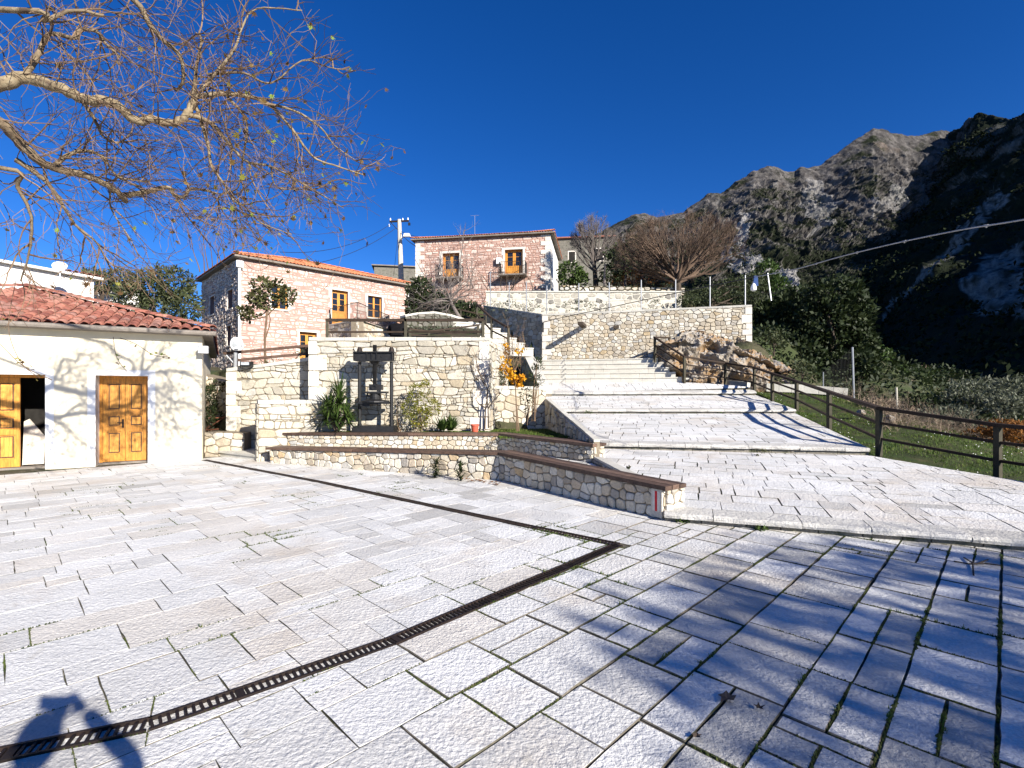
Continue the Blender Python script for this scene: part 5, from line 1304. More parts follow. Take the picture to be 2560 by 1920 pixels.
post_rail('railing', 'dark railing climbing beside the curved wall below the fig tree', [P(1055,785,19.5)[:]+(P(1055,757,19.5).z,), P(1152,800,20.0)[:]+(P(1152,774,20.0).z,), P(1215,815,20)[:]+(P(1215,788,20).z,)], [.97,.5], .05, (.05,.05), .03)
A, B = P(560,884,13.75), P(772,864,13.75)
t = thing('railing', 'brown two rail hand railing above the sloping wall, left of the press wall', 'railing', A)
for o, nm in ((0,'top_rail'),(-.215,'rail')):
    m = MB(); a = A.lerp(B, .0 if o == 0 else .17); m.beam(a+UPV*o, B+UPV*o, .07, .07); m.build(nm, MT['darkwood'], t)
for u, v0, v1 in ((590,878,925),(768,868,900)):
    m = MB(); q = P(u, (v0+v1)/2, 13.75); m.box(tuple(q), (.075,.075,(v1-v0)*13.75/F)); m.build('post', MT['rail'], t)
# street lamp head on its short post and a second hanging lamp
lp = thing('wall_lamp', 'white oval street lamp head on a short post above the sloping wall', 'lamp', P(588,925,13.6))
m = MB(); m.tube([P(588,925,13.62), P(589,880,13.6)], .05, 10); m.tube([P(588,912,13.62), P(566,888,13.62)], .02, 6); m.build('pole', MT['galv'], lp)
c = P(592,860,13.45); vs = []; fs = []; n_ = 18; nn = Vector((.25,-.85,-.35)).normalized(); X = UPV.cross(nn).normalized(); Y = nn.cross(X)
prof = [(.6,-.09),(.92,-.05),(1,0),(.97,.02),(.8,.025),(.72,.01)]
for r, z in prof:
    for k in range(n_): a = 2*math.pi*k/n_; e = 1+.12*math.cos(2*a); vs.append(c+X*(.165*r*math.cos(a)*(1-.12*math.sin(a)))+Y*(.215*r*math.sin(a)*e)+nn*z)
for i in range(len(prof)-1):
    for k in range(n_): fs.append((i*n_+k, i*n_+(k+1) % n_, (i+1)*n_+(k+1) % n_, (i+1)*n_+k))
fs.append(tuple(range(n_-1,-1,-1))); m = MB(); m.add(vs, fs); m.build('housing', MT['lampwhite'], lp, smooth=True)
m = MB(); vs = [c+X*(.118*math.cos(2*math.pi*k/n_))+Y*(.155*math.sin(2*math.pi*k/n_))+nn*.012 for k in range(n_)]+[c+nn*.035]
m.add(vs, [(k, (k+1) % n_, n_) for k in range(n_)]); m.build('glass', MT['lampglass'], lp)
m = MB(); m.box(tuple(c-Y*.1+nn*.05), (.09,.05,.04)); m.build('bulb', MT['lampwhite'], lp)
l2 = thing('floodlight', 'small dark framed floodlight under the brown hand railing', 'floodlight', P(613,912,13.5))
q = P(614,910,13.4); m = MB(); m.box(tuple(q+Vector((0,.05,0))), (.30,.14,.13)); m.build('housing', MT['iron'], l2)
m = MB(); m.box(tuple(q-Vector((0,.035,-.01))), (.21,.02,.075)); m.build('glass', MT['lampglass'], l2)
m = MB(); m.tube([q+Vector((-.17,.05,.1)), q+Vector((-.17,.05,-.1)), q+Vector((0,.05,-.14)), q+Vector((.17,.05,-.08))], .012, 5); m.build('bracket', MT['iron'], l2)
# ---------------------------------------------------------------- old iron screw press
pr = thing('iron_press', 'old black iron screw press with twin columns in front of the pale wall', 'press', (-3.41,12.55,.62))
y0 = 12.55
m = MB(); m.box((-3.41,y0,.70), (1.02,.46,.16)); m.box((-3.41,y0,.795), (.98,.42,.03)); m.build('base', MT['iron'], pr)
for x in (-3.795,-3.0):
    m = MB(); m.lathe((x,y0,.80), [(.055,0),(.055,.05),(.044,.06),(.044,1.6)], 12); m.build('column', MT['iron'], pr)
    m = MB(); m.lathe((x,y0,2.65), [(.075,0),(.075,.03),(.062,.035),(.062,.08),(.045,.09),(.04,.12),(.015,.125)], 8); m.build('nut', MT['ironrust'], pr)
m = MB(); m.box((-3.42,y0,2.635), (.99,.34,.028)); m.box((-3.42,y0,2.43), (.96,.34,.028)); m.box((-3.42,y0-.1,2.532), (.93,.025,.176)); m.box((-3.42,y0+.1,2.532), (.93,.025,.176))
for x in (-3.9,-3.57,-3.45,-3.33,-2.95): m.box((x,y0-.125,2.532), (.022,.05,.176))
m.build('crossbeam', MT['iron'], pr)
for x in (-3.69,-3.22): m = MB(); m.lathe((x,y0-.118,2.53), [(.018,-.018),(.018,.018)], 6); m.build('bolt', MT['iron'], pr)
m = MB(); prof = []
for k in range(60): z = 1.78+k*1.05/60; prof += [(.056,z-.0),(.045,z+.009)]
m.lathe((-3.416,y0,0), prof, 12); m.build('screw', MT['iron'], pr)
m = MB(); m.lathe((-3.416,y0,2.33), [(.07,0),(.11,.05),(.13,.09),(.13,.115)], 14); m.build('screw_nut', MT['iron'], pr)
m = MB(); m.box((-3.43,y0,1.765), (.20,.24,.155)); m.box((-3.28,y0,1.765), (.11,.18,.13)); hd = m.build('screw_head', MT['iron'], pr)
m = MB(); vs = []; fs = []; c = Vector((-3.40,y0-.125,1.765))
for k in range(14):
    a = 2*math.pi*k/14
    for r, d in ((.072,.0),(.072,-.03),(.045,-.03),(.045,.01)): vs.append(c+Vector((math.cos(a)*r, d, math.sin(a)*r)))
for k in range(14):
    for q in range(3): fs.append((k*4+q, ((k+1) % 14)*4+q, ((k+1) % 14)*4+q+1, k*4+q+1))
m.add(vs, fs); m.build('socket_ring', MT['iron'], hd)
m = MB(); m.box((-3.37,y0,1.64), (.53,.3,.05)); m.build('pressure_plate', MT['iron'], pr)
for x in (-3.6,-3.13): m = MB(); m.tube([(x,y0,1.62),(x,y0,1.5)], .02, 6); m.build('hook', MT['iron'], pr)
m = MB(); m.lathe((-3.40,y0,1.40), [(.34,0),(.33,.03),(.16,.07),(.13,.12),(.13,.22)], 18); m.build('press_cone', MT['iron'], pr)
m = MB(); m.hexa([(x, y0+yy, z) for z, d in ((1.355,0),(1.41,0)) for x, yy in ((-3.77,-.2),(-3.02,-.2),(-3.02,.2),(-3.77,.2))]); m.build('press_plate', MT['iron'], pr)
m = MB(); m.hexa([(x, y0+yy, z) for z in (1.30,1.352) for x, yy in ((-3.74,-.16),(-3.5,-.16),(-3.5,.16),(-3.74,.16))]); m.build('plate_block', MT['iron'], pr)
# ---------------------------------------------------------------- pot
pt = thing('flower_pot', 'small red plastic flower pot in front of the pale wall', 'pot', P(1187,1075,12.75))
c = Vector((P(1187,1075,12.75).x, 12.75, .62)); m = MB(); m.lathe(c, [(.075,0),(.098,.17),(.108,.172),(.11,.215),(.098,.215),(.092,.19)], 18); m.build('pot', MT['terracotta'], pt)
m = MB(); m.lathe(c+UPV*.185, [(.092,0),(.0,.004)], 14); m.build('soil', MT['soil'], pt)
# ---------------------------------------------------------------- utility pole with lamp, wires
up = thing('utility_pole', 'tall pale concrete utility pole with crossarm left of the hill house', 'utility pole', (-10,45,10))
top = P(998,549,45); bot = P(1003,705,45); m = MB(); m.tube([bot-UPV*2, bot, top], [.26,.25,.17], 12); m.build('pole', MT['polewood'], up)
a, b = P(974,554,45), P(1022,552,45); m = MB(); m.beam(a, b, .12, .14); m.build('crossarm', MT['ironrust'], up)
for u, v in ((976,547),(1007,547),(1020,546),(973,562)):
    q = P(u, v+3, 45); m = MB(); m.lathe(q, [(.02,-.08),(.06,-.03),(.06,.08),(.04,.12),(.04,.16),(.015,.18)], 8); m.build('insulator', MT['lampwhite'], up)
m = MB(); m.box(tuple(P(1023,560,45)), (.18,.18,.22)); m.build('insulator', MT['iron'], up, label='dark insulator under the right crossarm end')
m = MB(); m.tube([P(977,556,45), P(995,575,45)], .03, 5); m.build('brace', MT['iron'], up)
lm = MB(); lm.tube([P(1002,598,45), P(1006,594,44.7), P(1013,590,44.4)], .05, 6); arm = lm.build('lamp_arm', MT['lampwhite'], up)
m = MB(); q = P(1017,588,44.3); vs = []
m.hexa([q+Vector((x, y, z)) for z, k in ((-.14,.8),(.14,.6)) for x, y in ((-.36*k,-.2*k),(.36*k,-.2*k),(.42*k,.2*k),(-.36*k,.2*k))]); m.build('lamp_head', MT['lampwhite'], up)
def sag(a, b, s, n=16): return [a.lerp(b, k/n)-UPV*s*4*(k/n)*(1-k/n) for k in range(n+1)]
def wire(label, a, b, s, r=.018, mat='wire', nm='power_line'):
    m = MB(); m.tube(sag(a, b, s), r, 4); return tag(m.build(nm, MT[mat], None), label, 'wire')
wire('upper black wire from the utility pole to the left stone house roof', P(977,560,45), P(700,630,34), .8)
wire('lower black wire from the utility pole to the left stone house', P(990,570,45), P(770,662,36), .5)
wire('short black service wire from the pole to the red house corner', P(1000,580,45), P(1040,615,41.8), .15, .03)
wire('thin wire from the pole over the roof of the red house', P(1002,578,45), P(1050,592,44), .1)
wire('taut stay wire slanting down left of the utility pole', P(995,590,45), P(984,690,45), 0, .015)
wire('thin black wire hanging at the left house corner', P(600,640,27.6), P(672,664,27.9), .5, .012)
# ---------------------------------------------------------------- cable with lamp fittings across the stairs
cpts = [P(3100,455,5.2), P(2560,549,6.8), P(2400,575,7.8), P(2235,609,9.2), P(2100,642,11), P(1985,674,13), P(1885,693,15.3), P(1740,722,18), P(1600,752,21), P(1480,778,23.2), P(1400,795,24.6), P(1358,806,25.6)]
cb = thing('light_cable', 'pale cable with small fittings strung from upper right to the high wall', 'cable', cpts[-1])
cs = smoothpath(cpts, 6); m = MB(); m.tube(cs[:37], .0125, 6); m.build('cable', MT['cable'], cb)
m = MB(); m.tube(cs[36:], .017, 5); m.build('cable', MT['wire'], cb, label='darker far end of the cable near the wall')
for k in (9, 17, 22, 27, 33, 41, 46, 52, 58):
    q = cs[k]; m = MB(); d = (cs[k+1]-q).normalized(); m.tube([q-d*.04, q+d*.04], .017, 8); m.tube([q, q-UPV*.03], [.013,.009], 6); m.build('fitting', MT['cable' if k < 36 else 'iron'], cb)
q = P(1357,806,25.7); m = MB(); m.box(tuple(q-UPV*.25), (.1,.12,.5)); m.build('bracket', MT['iron'], cb)
hb = thing('hanging_bag', 'white plastic bag with blue cloth hanging from the pale cable', 'bag', P(1886,728,15.3))
m = MB(); c = P(1884,728,15.3); m.lathe(c, [(.02,0),(.08,.03),(.09,.09),(.07,.16),(.03,.24),(.015,.30)], 9); m.build('bag', MT['plastic'], hb)
m = MB(); a = P(1889,690,15.3); m.hexa([a+Vector((x, y, z)) for z, k in ((-.30,1.1),(0,.8)) for x, y in ((-.07*k,-.03),(.07*k,-.02),(.07*k,.03),(-.07*k,.02))]); m.build('cloth', MT['bluecloth'], hb)
# ---------------------------------------------------------------- wire fence on top of the high wall
fw = thing('wire_fence', 'galvanised posts with thin wires standing along the top of the high wall', 'fence', (1.5,26.3,5.6))
CL, CR = Vector((1.57,26.3,0)), Vector((11.06,23.54,0)); tops = []
for u, v0, v1 in ((1367,714,783),(1447,708,779),(1523,706,776),(1603,700,772),(1689,699,769),(1775,692,765),(1863,688,762)):
    k = (u-1280)/F; d = CR-CL; s = (k*CL.y-CL.x)/(d.x-k*d.y); q = CL+d*s; zt = H+(VH-v0)/F*q.y
    m = MB(); m.tube([q+UPV*5.6, q+UPV*zt], .028, 7); m.build('post', MT['galv'], fw); tops.append(q+UPV*zt)
for u, v0, v1, y in ((1316,704,774,27.2),(1273,706,768,28.2),(1226,680,762,29.4)):
    q = P(u, v1, y); m = MB(); m.tube([q-UPV*.1, P(u, v0, y)], .028, 7); m.build('post', MT['galv'], fw); tops.insert(0, P(u, v0, y))
q = P(1928,752,23.2); m = MB(); m.tube([q, P(1919,683,23.4)], .03, 7); m.build('post', MT['galv'], fw, label='leaning end post of the wire fence'); tops.append(P(1919,683,23.4))
for o in (.06,.5,.95):
    m = MB(); m.tube([p-UPV*o for p in tops], .005, 3); m.build('wire', MT['wire'], fw)
st = MB()
for u, v0, v1, y in ((1510,690,735,30.9),(1562,688,728,31.2),(1580,692,735,30.6),(1652,700,735,30.4)): pass
for k, (u, v0, v1, y, lab) in enumerate(((1512,660,725,32,'tall grey timber stake behind the whitewashed wall below the bare tree'),(1564,688,726,33,'short grey stake just left of the large bare tree'),(1605,690,722,34,'short grey stake beside the trunk of the large bare tree'))):
    m = MB(); m.tube([P(u, v1+6, y), P(u-1, (v0+v1)/2, y), P(u+1, v0, y)], [.09,.075,.06], 6); tag(m.build('timber_stake', MT['twig_grey'], None), lab, 'stake')
# mesh fence post and netting right of the rock
nf = thing('netting_fence', 'tall grey metal fence post with wire netting beside the dark trees', 'fence', P(2135,985,19.2))
a = P(2135,990,19.2); b = P(2131,868,19.2); m = MB(); m.tube([a-UPV*.3, b], .035, 8); m.build('post', MT['galv'], nf)
a2 = P(2058,985,20.5); b2 = P(2058,930,20.5); m = MB(); m.tube([a2-UPV*.3, b2], .02, 6); m.build('post', MT['galv'], nf)
a3 = P(2170,995,18.0); b3 = P(2165,890,18.0)
m = MB()
for k in range(15): m.tube([a2.lerp(b2, k/14), a.lerp(b, k/14*.9)], .003, 3, cap=False)
for k in range(22): m.tube([a2.lerp(a, k/22), b2.lerp(b, k/22)], .003, 3, cap=False)
m.build('netting', MT['wire'], nf)
m = MB(); m.tube([P(2243,1030,17), P(2241,968,17)], .03, 6); tag(m.build('fence_post', MT['polewood'], None), 'short pale weathered post standing in the scrub right of the metal post', 'post')
# spouts in the high wall
d = (CR-CL).normalized(); nC = Vector((d.y, -d.x, 0))
for k, (u, v, ln, lab) in enumerate(((1460,816,1.25,'dark timber spout sticking far out of the high wall above the stairs'),(1541,818,.16,'short dark stone spout in the high wall, right of the long one'))):
    kk = (u-1280)/F; C0 = Vector((1.57,26,0)); s = (kk*C0.y-C0.x)/(d.x-kk*d.y); q = C0+d*s; z = H+(VH-v)/F*q.y
    m = MB(); m.beam(q+UPV*z-nC*.1, q+UPV*z+nC*ln, .26, .14); tag(m.build('wall_spout', MT['bark_dark'], None), lab, 'spout')
# rusty gate between the cream building and the sloping wall
gt = thing('rusty_gate', 'rusty metal gate frame in the gap beside the cream building', 'gate', P(530,1090,14.2))
for a, b in (((508,1046),(560,1044)),((508,1075),(562,1072)),((512,1073),(560,1045)),((515,1100),(560,1074)),((562,1040),(562,1100))):
    m = MB(); m.tube([P(*a, 14.3), P(*b, 14.3)], .018, 5); m.build('bar', MT['rustbrown'], gt)
stone_wall('rubble_wall', 'dark dry stone wall in the shaded gap behind the rusty gate', (-9.6,15.4), (-8.0,14.7), -.1, 2.2, 1.9, th=.5, sz=.22, mat='wallstone_warm', coping=0, seed=88, gap=.02, relief=.05)
# ---------------------------------------------------------------- small things on the ground
m = MB(); q = G(2435,1412); 
for pts in ([(2385,1405),(2420,1414),(2460,1410),(2500,1418)],[(2410,1396),(2432,1412),(2434,1440)],[(2440,1412),(2470,1404)]):
    m.tube([G(*p)+UPV*(.018 if i % 2 else .008) for i, p in enumerate(pts)], .007, 5, .2)
tag(m.build('fallen_twig', MT['bark_dark'], None), 'dark forked fallen twig on the paving near the right edge', 'twig')
def ground_leaf(name, label, u, v, sz, seed, mat='leaf_plane', group=None):
    g = random.Random(seed); c = G(u, v)+UPV*.006; m = MB(); vs = []
    for k in range(10):
        a = 2*math.pi*k/10; r = sz*(1 if k % 2 == 0 else .5)*g.uniform(.75,1.1); vs.append(c+Vector((math.cos(a)*r, math.sin(a)*r, .012+.35*r*g.random())))
    m.add(vs+[c+UPV*.006], [(k, (k+1) % 10, 10) for k in range(10)], g.random()*.4); return tag(m.build(name, MT[mat], None), label, 'leaf', group)
ground_leaf('dry_leaf', 'large curled dry leaf on the shaded paving at lower right', 1818, 1753, .062, 1, 'dry')
ground_leaf('dry_leaf', 'small dark dry leaf right of the large curled one', 1898, 1776, .03, 2, 'bark_dark')
ground_leaf('dry_leaf', 'pale dry leaf lying below the large curled one', 1742, 1848, .03, 3, 'dry')
g = random.Random(4)
for k in range(34):
    u = g.uniform(1150, 1250); b = lerp(1190, 1203, (u-1150)/100); ground_leaf('fallen_leaf', 'small orange fallen leaf heaped at the foot of the front bench', u, b+g.uniform(5,13), .035, 100+k, 'rust_bush', 'orange fallen leaves below the front bench')
for k, (u, v) in enumerate([(640,1166),(700,1174),(900,1186),(1010,1192),(760,1180)]): ground_leaf('fallen_leaf', 'small orange fallen leaf heaped at the foot of the front bench' if False else 'single dry leaf on the paving along the front bench', u, v, .03, 200+k, 'dry', 'dry leaves along the bench foot')
# ---------------------------------------------------------------- people
def skin_body(name, joints, edges, mat, parent, sub=2, root=0):
    me = bpy.data.meshes.new(name); me.from_pydata([j[0] for j in joints], edges, [])
    o = bpy.data.objects.new(name, me); COL.objects.link(o)
    md = o.modifiers.new('s', 'SKIN'); md.use_smooth_shade = True
    for i, j in enumerate(joints):
        r = j[1] if isinstance(j[1], tuple) else (j[1], j[1]); me.skin_vertices[0].data[i].radius = r
    me.skin_vertices[0].data[root].use_root = True
    s2 = o.modifiers.new('d', 'SUBSURF'); s2.levels = sub; s2.render_levels = sub
    dg = bpy.context.evaluated_depsgraph_get(); ev = o.evaluated_get(dg); m2 = bpy.data.meshes.new_from_object(ev)
    bpy.data.objects.remove(o); bpy.data.meshes.remove(me)
    vs = [v.co.copy() for v in m2.vertices]; fs = [tuple(p.vertices) for p in m2.polygons]; bpy.data.meshes.remove(m2)
    mb = MB(); mb.add(vs, fs, .5); return mb.build(name, mat, parent, smooth=True)
def head(parent, c, fwd, r=.1, hair=True):
    """skull with brow, nose, mouth, chin and ears; c = head centre"""
    fwd = Vector(fwd).normalized(); X = fwd.cross(UPV).normalized(); Z = X.cross(fwd)
    vs = []; fs = []; N, K = 14, 18
    for i in range(N+1):
        th = math.pi*i/N
        for k in range(K):
            a = 2*math.pi*k/K; x = math.sin(th)*math.cos(a); y = math.sin(th)*math.sin(a); z = math.cos(th)
            q = X*x*.78*(1-.16*max(0,-z))+fwd*y*.98+Z*z*1.22
            f = max(0, y)
            if f > .8 and abs(x) < .3 and -.25 < z < .12: q += fwd*.22*(1-abs(x)/.3)*(1-max(0, z)/.12)
            if f > .6 and .05 < z < .3 and .18 < abs(x) < .5: q -= fwd*.08
            if f > .7 and -.5 < z < -.4: q -= fwd*.05
            vs.append(Vector(c)+q*r)
    for i in range(N):
        for k in range(K): fs.append((i*K+k, i*K+(k+1) % K, (i+1)*K+(k+1) % K, (i+1)*K+k))
    m = MB(); m.add(vs, fs)
    for s in (1, -1):
        e = Vector(c)+X*s*r*.8-Z*r*.05; m.add([e+Z*.03, e+X*s*.018+Z*.02-fwd*.015, e+X*s*.016-Z*.02-fwd*.01, e-Z*.03], [(0,1,2,3)])
    h = m.build('head', MT['skin'], parent, smooth=True)
    if hair:
        vs2 = []; fs2 = []; N2 = 9
        for i in range(N2+1):
            th = math.pi*.62*i/N2
            for k in range(K):
                a = 2*math.pi*k/K; x = math.sin(th)*math.cos(a); y = math.sin(th)*math.sin(a); z = math.cos(th)
                lim = .55 if y > .2 else 9
                zz = max(z, lim-.0) if (y > .35 and z < .45) else z
                q = X*x*.84+fwd*(y*1.02-.05)+Z*zz*1.27
                vs2.append(Vector(c)+q*r*1.03)
        for i in range(N2):
            for k in range(K): fs2.append((i*K+k, i*K+(k+1) % K, (i+1)*K+(k+1) % K, (i+1)*K+k))
        m = MB(); m.add(vs2, fs2, .5); m.build('hair', MT['hair'], parent, smooth=True)
def hand(parent, wrist, direc, palmn, curl, side=1):
    d = Vector(direc).normalized(); n = Vector(palmn).normalized(); s = d.cross(n).normalized()*side
    j = [(Vector(wrist), (.022,.03)), (Vector(wrist)+d*.05, (.018,.038)), (Vector(wrist)+d*.085, (.015,.036))]; e = [(0,1),(1,2)]
    for k, L in enumerate((.072,.08,.075,.06)):
        b = Vector(wrist)+d*.088+s*(.028-.019*k); q = b; dd = d.copy(); last = 2
        for q_ in range(3):
            j.append((q, .0088-.0012*q_)); e.append((last, len(j)-1)); last = len(j)-1
            dd = (dd+n*curl).normalized(); q = q+dd*L/2.2
    q = Vector(wrist)+d*.03+s*.034; dd = (d*.6+s*.8+n*.2).normalized(); last = 1
    for q_ in range(3):
        j.append((q, .0105-.0015*q_)); e.append((last, len(j)-1)); last = len(j)-1; dd = (dd+n*curl*.5+d*.3).normalized(); q = q+dd*.03
    return skin_body('hand', [(tuple(p), r) for p, r in j], e, MT['skin'], parent, 1)
def person_mesh(parent, J, mats):
    return None
# seated person with the back to us, on the terrace behind the top railing
sx, sy, sz = -3.2, 14.0, 3.0
ps = thing('person', 'person in a dark jacket sitting hunched with back turned behind the terrace railing', 'person', (sx, sy, sz))
V = lambda x, y, z: (sx+x, sy+y, sz+z)
jt = [(V(0,0,.13),(.185,.14)), (V(0,-.01,.28),(.165,.125)), (V(0,.02,.42),(.165,.115)), (V(0,.08,.51),(.105,.085)), (V(0,.13,.56),.055),
      (V(-.16,.07,.50),.075), (V(-.25,.10,.33),.056), (V(-.20,.33,.24),.044), (V(.16,.07,.50),.075), (V(.25,.10,.33),.056), (V(.20,.33,.24),.044),
      (V(-.10,.06,.10),.105), (V(-.15,.46,.38),.075), (V(-.13,.50,.06),.05), (V(-.13,.62,.035),.045), (V(.10,.06,.10),.105), (V(.15,.46,.38),.075), (V(.13,.50,.06),.05), (V(.13,.62,.035),.045)]
ed = [(0,1),(1,2),(2,3),(3,4),(2,5),(5,6),(6,7),(2,8),(8,9),(9,10),(0,11),(11,12),(12,13),(13,14),(0,15),(15,16),(16,17),(17,18)]
skin_body('body', jt, ed, MT['jacket'], ps, 2)
head(ps, V(.01,.18,.605), (0,.85,-.5), .088)
hand(ps, V(-.20,.34,.24), (.5,.8,-.1), (.6,0,-.5), .35, -1); hand(ps, V(.20,.34,.24), (-.5,.8,-.1), (-.6,0,-.5), .35, 1)
# photographer standing at the camera, seen in the picture only by the shadow
px, py = .13, -.36
pg = thing('person', 'standing person with raised arms holding up a phone, casting the shadow at lower left', 'person', (px, py, 0))
V = lambda x, y, z: (px+x, py+y, z)
jt = [(V(0,0,.98),(.17,.12)), (V(0,0,1.16),(.15,.11)), (V(0,.01,1.38),(.19,.115)), (V(0,.02,1.50),(.09,.07)), (V(-.02,.04,1.57),.055),
      (V(-.18,.02,1.44),.065), (V(-.27,.15,1.38),.052), (V(-.19,.30,1.60),.036),
      (V(.18,.02,1.45),.065), (V(.33,.14,1.52),.052), (V(-.04,.30,1.66),.036),
      (V(-.10,0,.90),.10), (V(-.11,.02,.50),.068), (V(-.12,-.02,.09),.048), (V(-.13,.14,.045),.045), (V(.10,0,.90),.10), (V(.12,.02,.50),.068), (V(.13,-.02,.09),.048), (V(.14,.14,.045),.045)]
skin_body('body', jt, ed, MT['jacket'], pg, 2)
head(pg, V(-.05,.05,1.68), (-.1,1,0), .098)
hand(pg, V(-.19,.29,1.61), (.2,.05,.5), (.7,.3,.1), .45, -1); hand(pg, V(-.04,.30,1.665), (-.35,.02,.28), (-.4,.2,-.5), .45, 1)
ph = thing('phone', 'black phone held up in front of the photographer', 'phone', (-.10,-.035,1.68))
m = MB(); m.box((-.10,-.035,1.69), (.155,.009,.075)); m.build('case', MT['iron'], ph)
m = MB(); m.box((-.10,-.0405,1.69), (.145,.001,.068)); m.build('screen', MT['pane'], ph)
# ---------------------------------------------------------------- plane tree reaching in from the left
def px(path, y0, y1): 
    n = len(path)-1; return [P(u, v, lerp(y0, y1, i/n)) for i, (u, v) in enumerate(path)]
g = random.Random(21)
pt_ = thing('plane_tree', 'large nearly bare plane tree reaching in from the left over the cream building', 'tree', (-9.6,5.2,0))
Z = lambda l: [(u/2.304, v/2.304) for u, v in l]
trunk = [Vector((-9.6,5.2,-.1)), Vector((-9.5,5.25,1.5)), Vector((-9.2,5.3,2.9)), Vector((-8.6,5.4,3.9))]
m = MB(); m.tube(smoothpath(trunk, 4), [.42,.40,.38,.36,.35,.34,.33,.32,.31,.30,.29,.27,.25], 12, .4); m.build('trunk', MT['bark_plane'], pt_, smooth=True)
L1 = px(Z([(-300,620),(0,485),(130,450),(330,500),(480,570),(640,590),(770,690),(880,690),(1000,710),(1080,650),(1115,570)]), 5.3, 6.3)
L2 = px(Z([(-300,420),(0,700),(100,810),(210,910),(310,965),(450,1000),(600,1055),(690,1120),(725,1160)]), 5.2, 6.6)
L2b = px(Z([(690,1125),(800,1115),(960,1080),(1000,1120),(1060,1135),(1105,1085),(1250,1115)]), 6.6, 6.9)
L3 = px(Z([(130,445),(190,370),(240,270),(290,195),(430,220),(460,172),(560,185),(600,240),(690,330)]), 5.5, 5.9)
L4 = px(Z([(1115,570),(1125,470),(1130,400),(1160,230),(1130,190)]), 6.3, 6.5)
L5 = px(Z([(1115,560),(1300,540),(1450,560),(1560,610),(1680,740),(1800,900),(1950,960),(2100,1010)]), 6.3, 7.2)
L6 = px(Z([(1080,660),(1180,690),(1250,740),(1320,830),(1420,930),(1560,960),(1750,1060),(1900,1150)]), 6.2, 7.0)
L7 = px(Z([(1120,590),(1160,700),(1200,850),(1220,960),(1290,1060),(1340,1150),(1420,1200),(1500,1280),(1680,1350)]), 6.3, 6.8)
L8 = px(Z([(-100,-200),(500,-60),(770,0),(870,150),(940,230),(1040,330),(1050,480),(1010,520)]), 5.6, 6.3)
L9 = px(Z([(90,920),(250,1030),(330,1130),(430,1290),(560,1400),(640,1560)]), 5.7, 6.4)
L10 = px(Z([(-100,900),(0,965),(100,1080),(180,1250),(170,1450),(120,1620)]), 5.5, 6.2)
L11 = px(Z([(310,955),(400,890),(500,870),(600,910),(650,990),(720,1030),(860,1045)]), 5.9, 6.3)
L12 = px(Z([(1160,520),(1260,400),(1350,280),(1400,150),(1480,50),(1740,60)]), 6.3, 6.8)
L13 = px(Z([(1200,430),(1400,420),(1560,480),(1740,350),(1900,390),(2050,410)]), 6.4, 7.0)
L14 = px(Z([(-100,100),(100,60),(250,120),(420,60),(600,90)]), 5.0, 5.5)
L15 = px(Z([(480,590),(540,680),(600,790),(690,820),(760,760)]), 5.9, 6.2)
L16 = px(Z([(1300,545),(1420,700),(1400,900),(1370,1080),(1260,1130),(1280,1290)]), 6.5, 6.9)
L17 = px(Z([(1500,590),(1700,640),(1850,740),(1930,840),(2060,930)]), 6.6, 7.2)
L18 = px(Z([(1560,960),(1600,1080),(1800,1100),(1980,1200)]), 6.8, 7.1)
L19 = px(Z([(640,1060),(640,1200),(740,1360),(800,1480)]), 6.5, 6.8)
L1[0] = L2[0] = Vector((-8.6,5.4,3.9)); L1[1:1] = [P(-330,262,5.35), P(-120,225,5.3)]; L2[1:1] = [P(-330,300,5.3), P(-110,290,5.2)]; L8[0] = Vector((-8.3,5.4,6.2)); L14[0] = Vector((-8.3,5.3,5.6)); L10[0] = Vector((-8.0,5.35,4.2))
L8.insert(0, Vector((-8.65,5.4,3.85))); L14.insert(0, Vector((-8.65,5.4,3.85)))
limbs = [(L1,.084,.036),(L2,.074,.030),(L2b,.038,.016),(L3,.035,.013),(L4,.032,.010),(L5,.034,.008),(L6,.030,.008),(L7,.026,.006),(L8,.045,.016),(L9,.032,.008),(L10,.032,.008),(L11,.028,.008),(L12,.024,.007),(L13,.018,.005),(L14,.04,.014),(L15,.024,.007),(L16,.020,.005),(L17,.02,.006),(L18,.012,.004),(L19,.014,.004)]
SIL = [(-400,-300),(520,-300),(660,-40),(800,20),(770,90),(850,150),(890,180),(900,290),(935,430),(865,520),(760,600),(640,620),(600,640),(560,560),(480,640),(380,700),(300,720),(150,720),(60,780),(-400,800)]
tw = MB(); tips = []
def twig(p, d, L, r, lev):
    n = max(2, int(L/.11)); pts = [p]; rad = [r]; dd = d.copy()
    for i in range(n):
        dd = (dd+rdir(g)*.30+Vector((.03,0,-.012))).normalized(); q = pts[-1]+dd*L/n
        if q.y < 2.6: break
        u = 1280+F*q.x/q.y; v = VH-F*(q.z-H)/q.y
        if not inside((u, v), SIL) and g.random() < .4: break
        pts.append(q); rad.append(max(.0028, r*(1-.75*(i+1)/n)))
    if len(pts) < 2: return
    tw.tube(pts, rad, 3 if r < .008 else 4, g.random(), cap=False); tips.append((pts[-1], dd))
    if lev <= 0: return
    for k in range(g.choice((2,3,3,4)) if lev > 1 else g.choice((1,2,3))):
        i = g.randrange(max(1, len(pts)//3), len(pts)); dr = (pts[i]-pts[i-1]).normalized()
        twig(pts[i], (dr+rdir(g)*.85+Vector((.12,0,-.05))).normalized(), L*g.uniform(.4,.75), max(.0032, rad[i]*.7), lev-1)
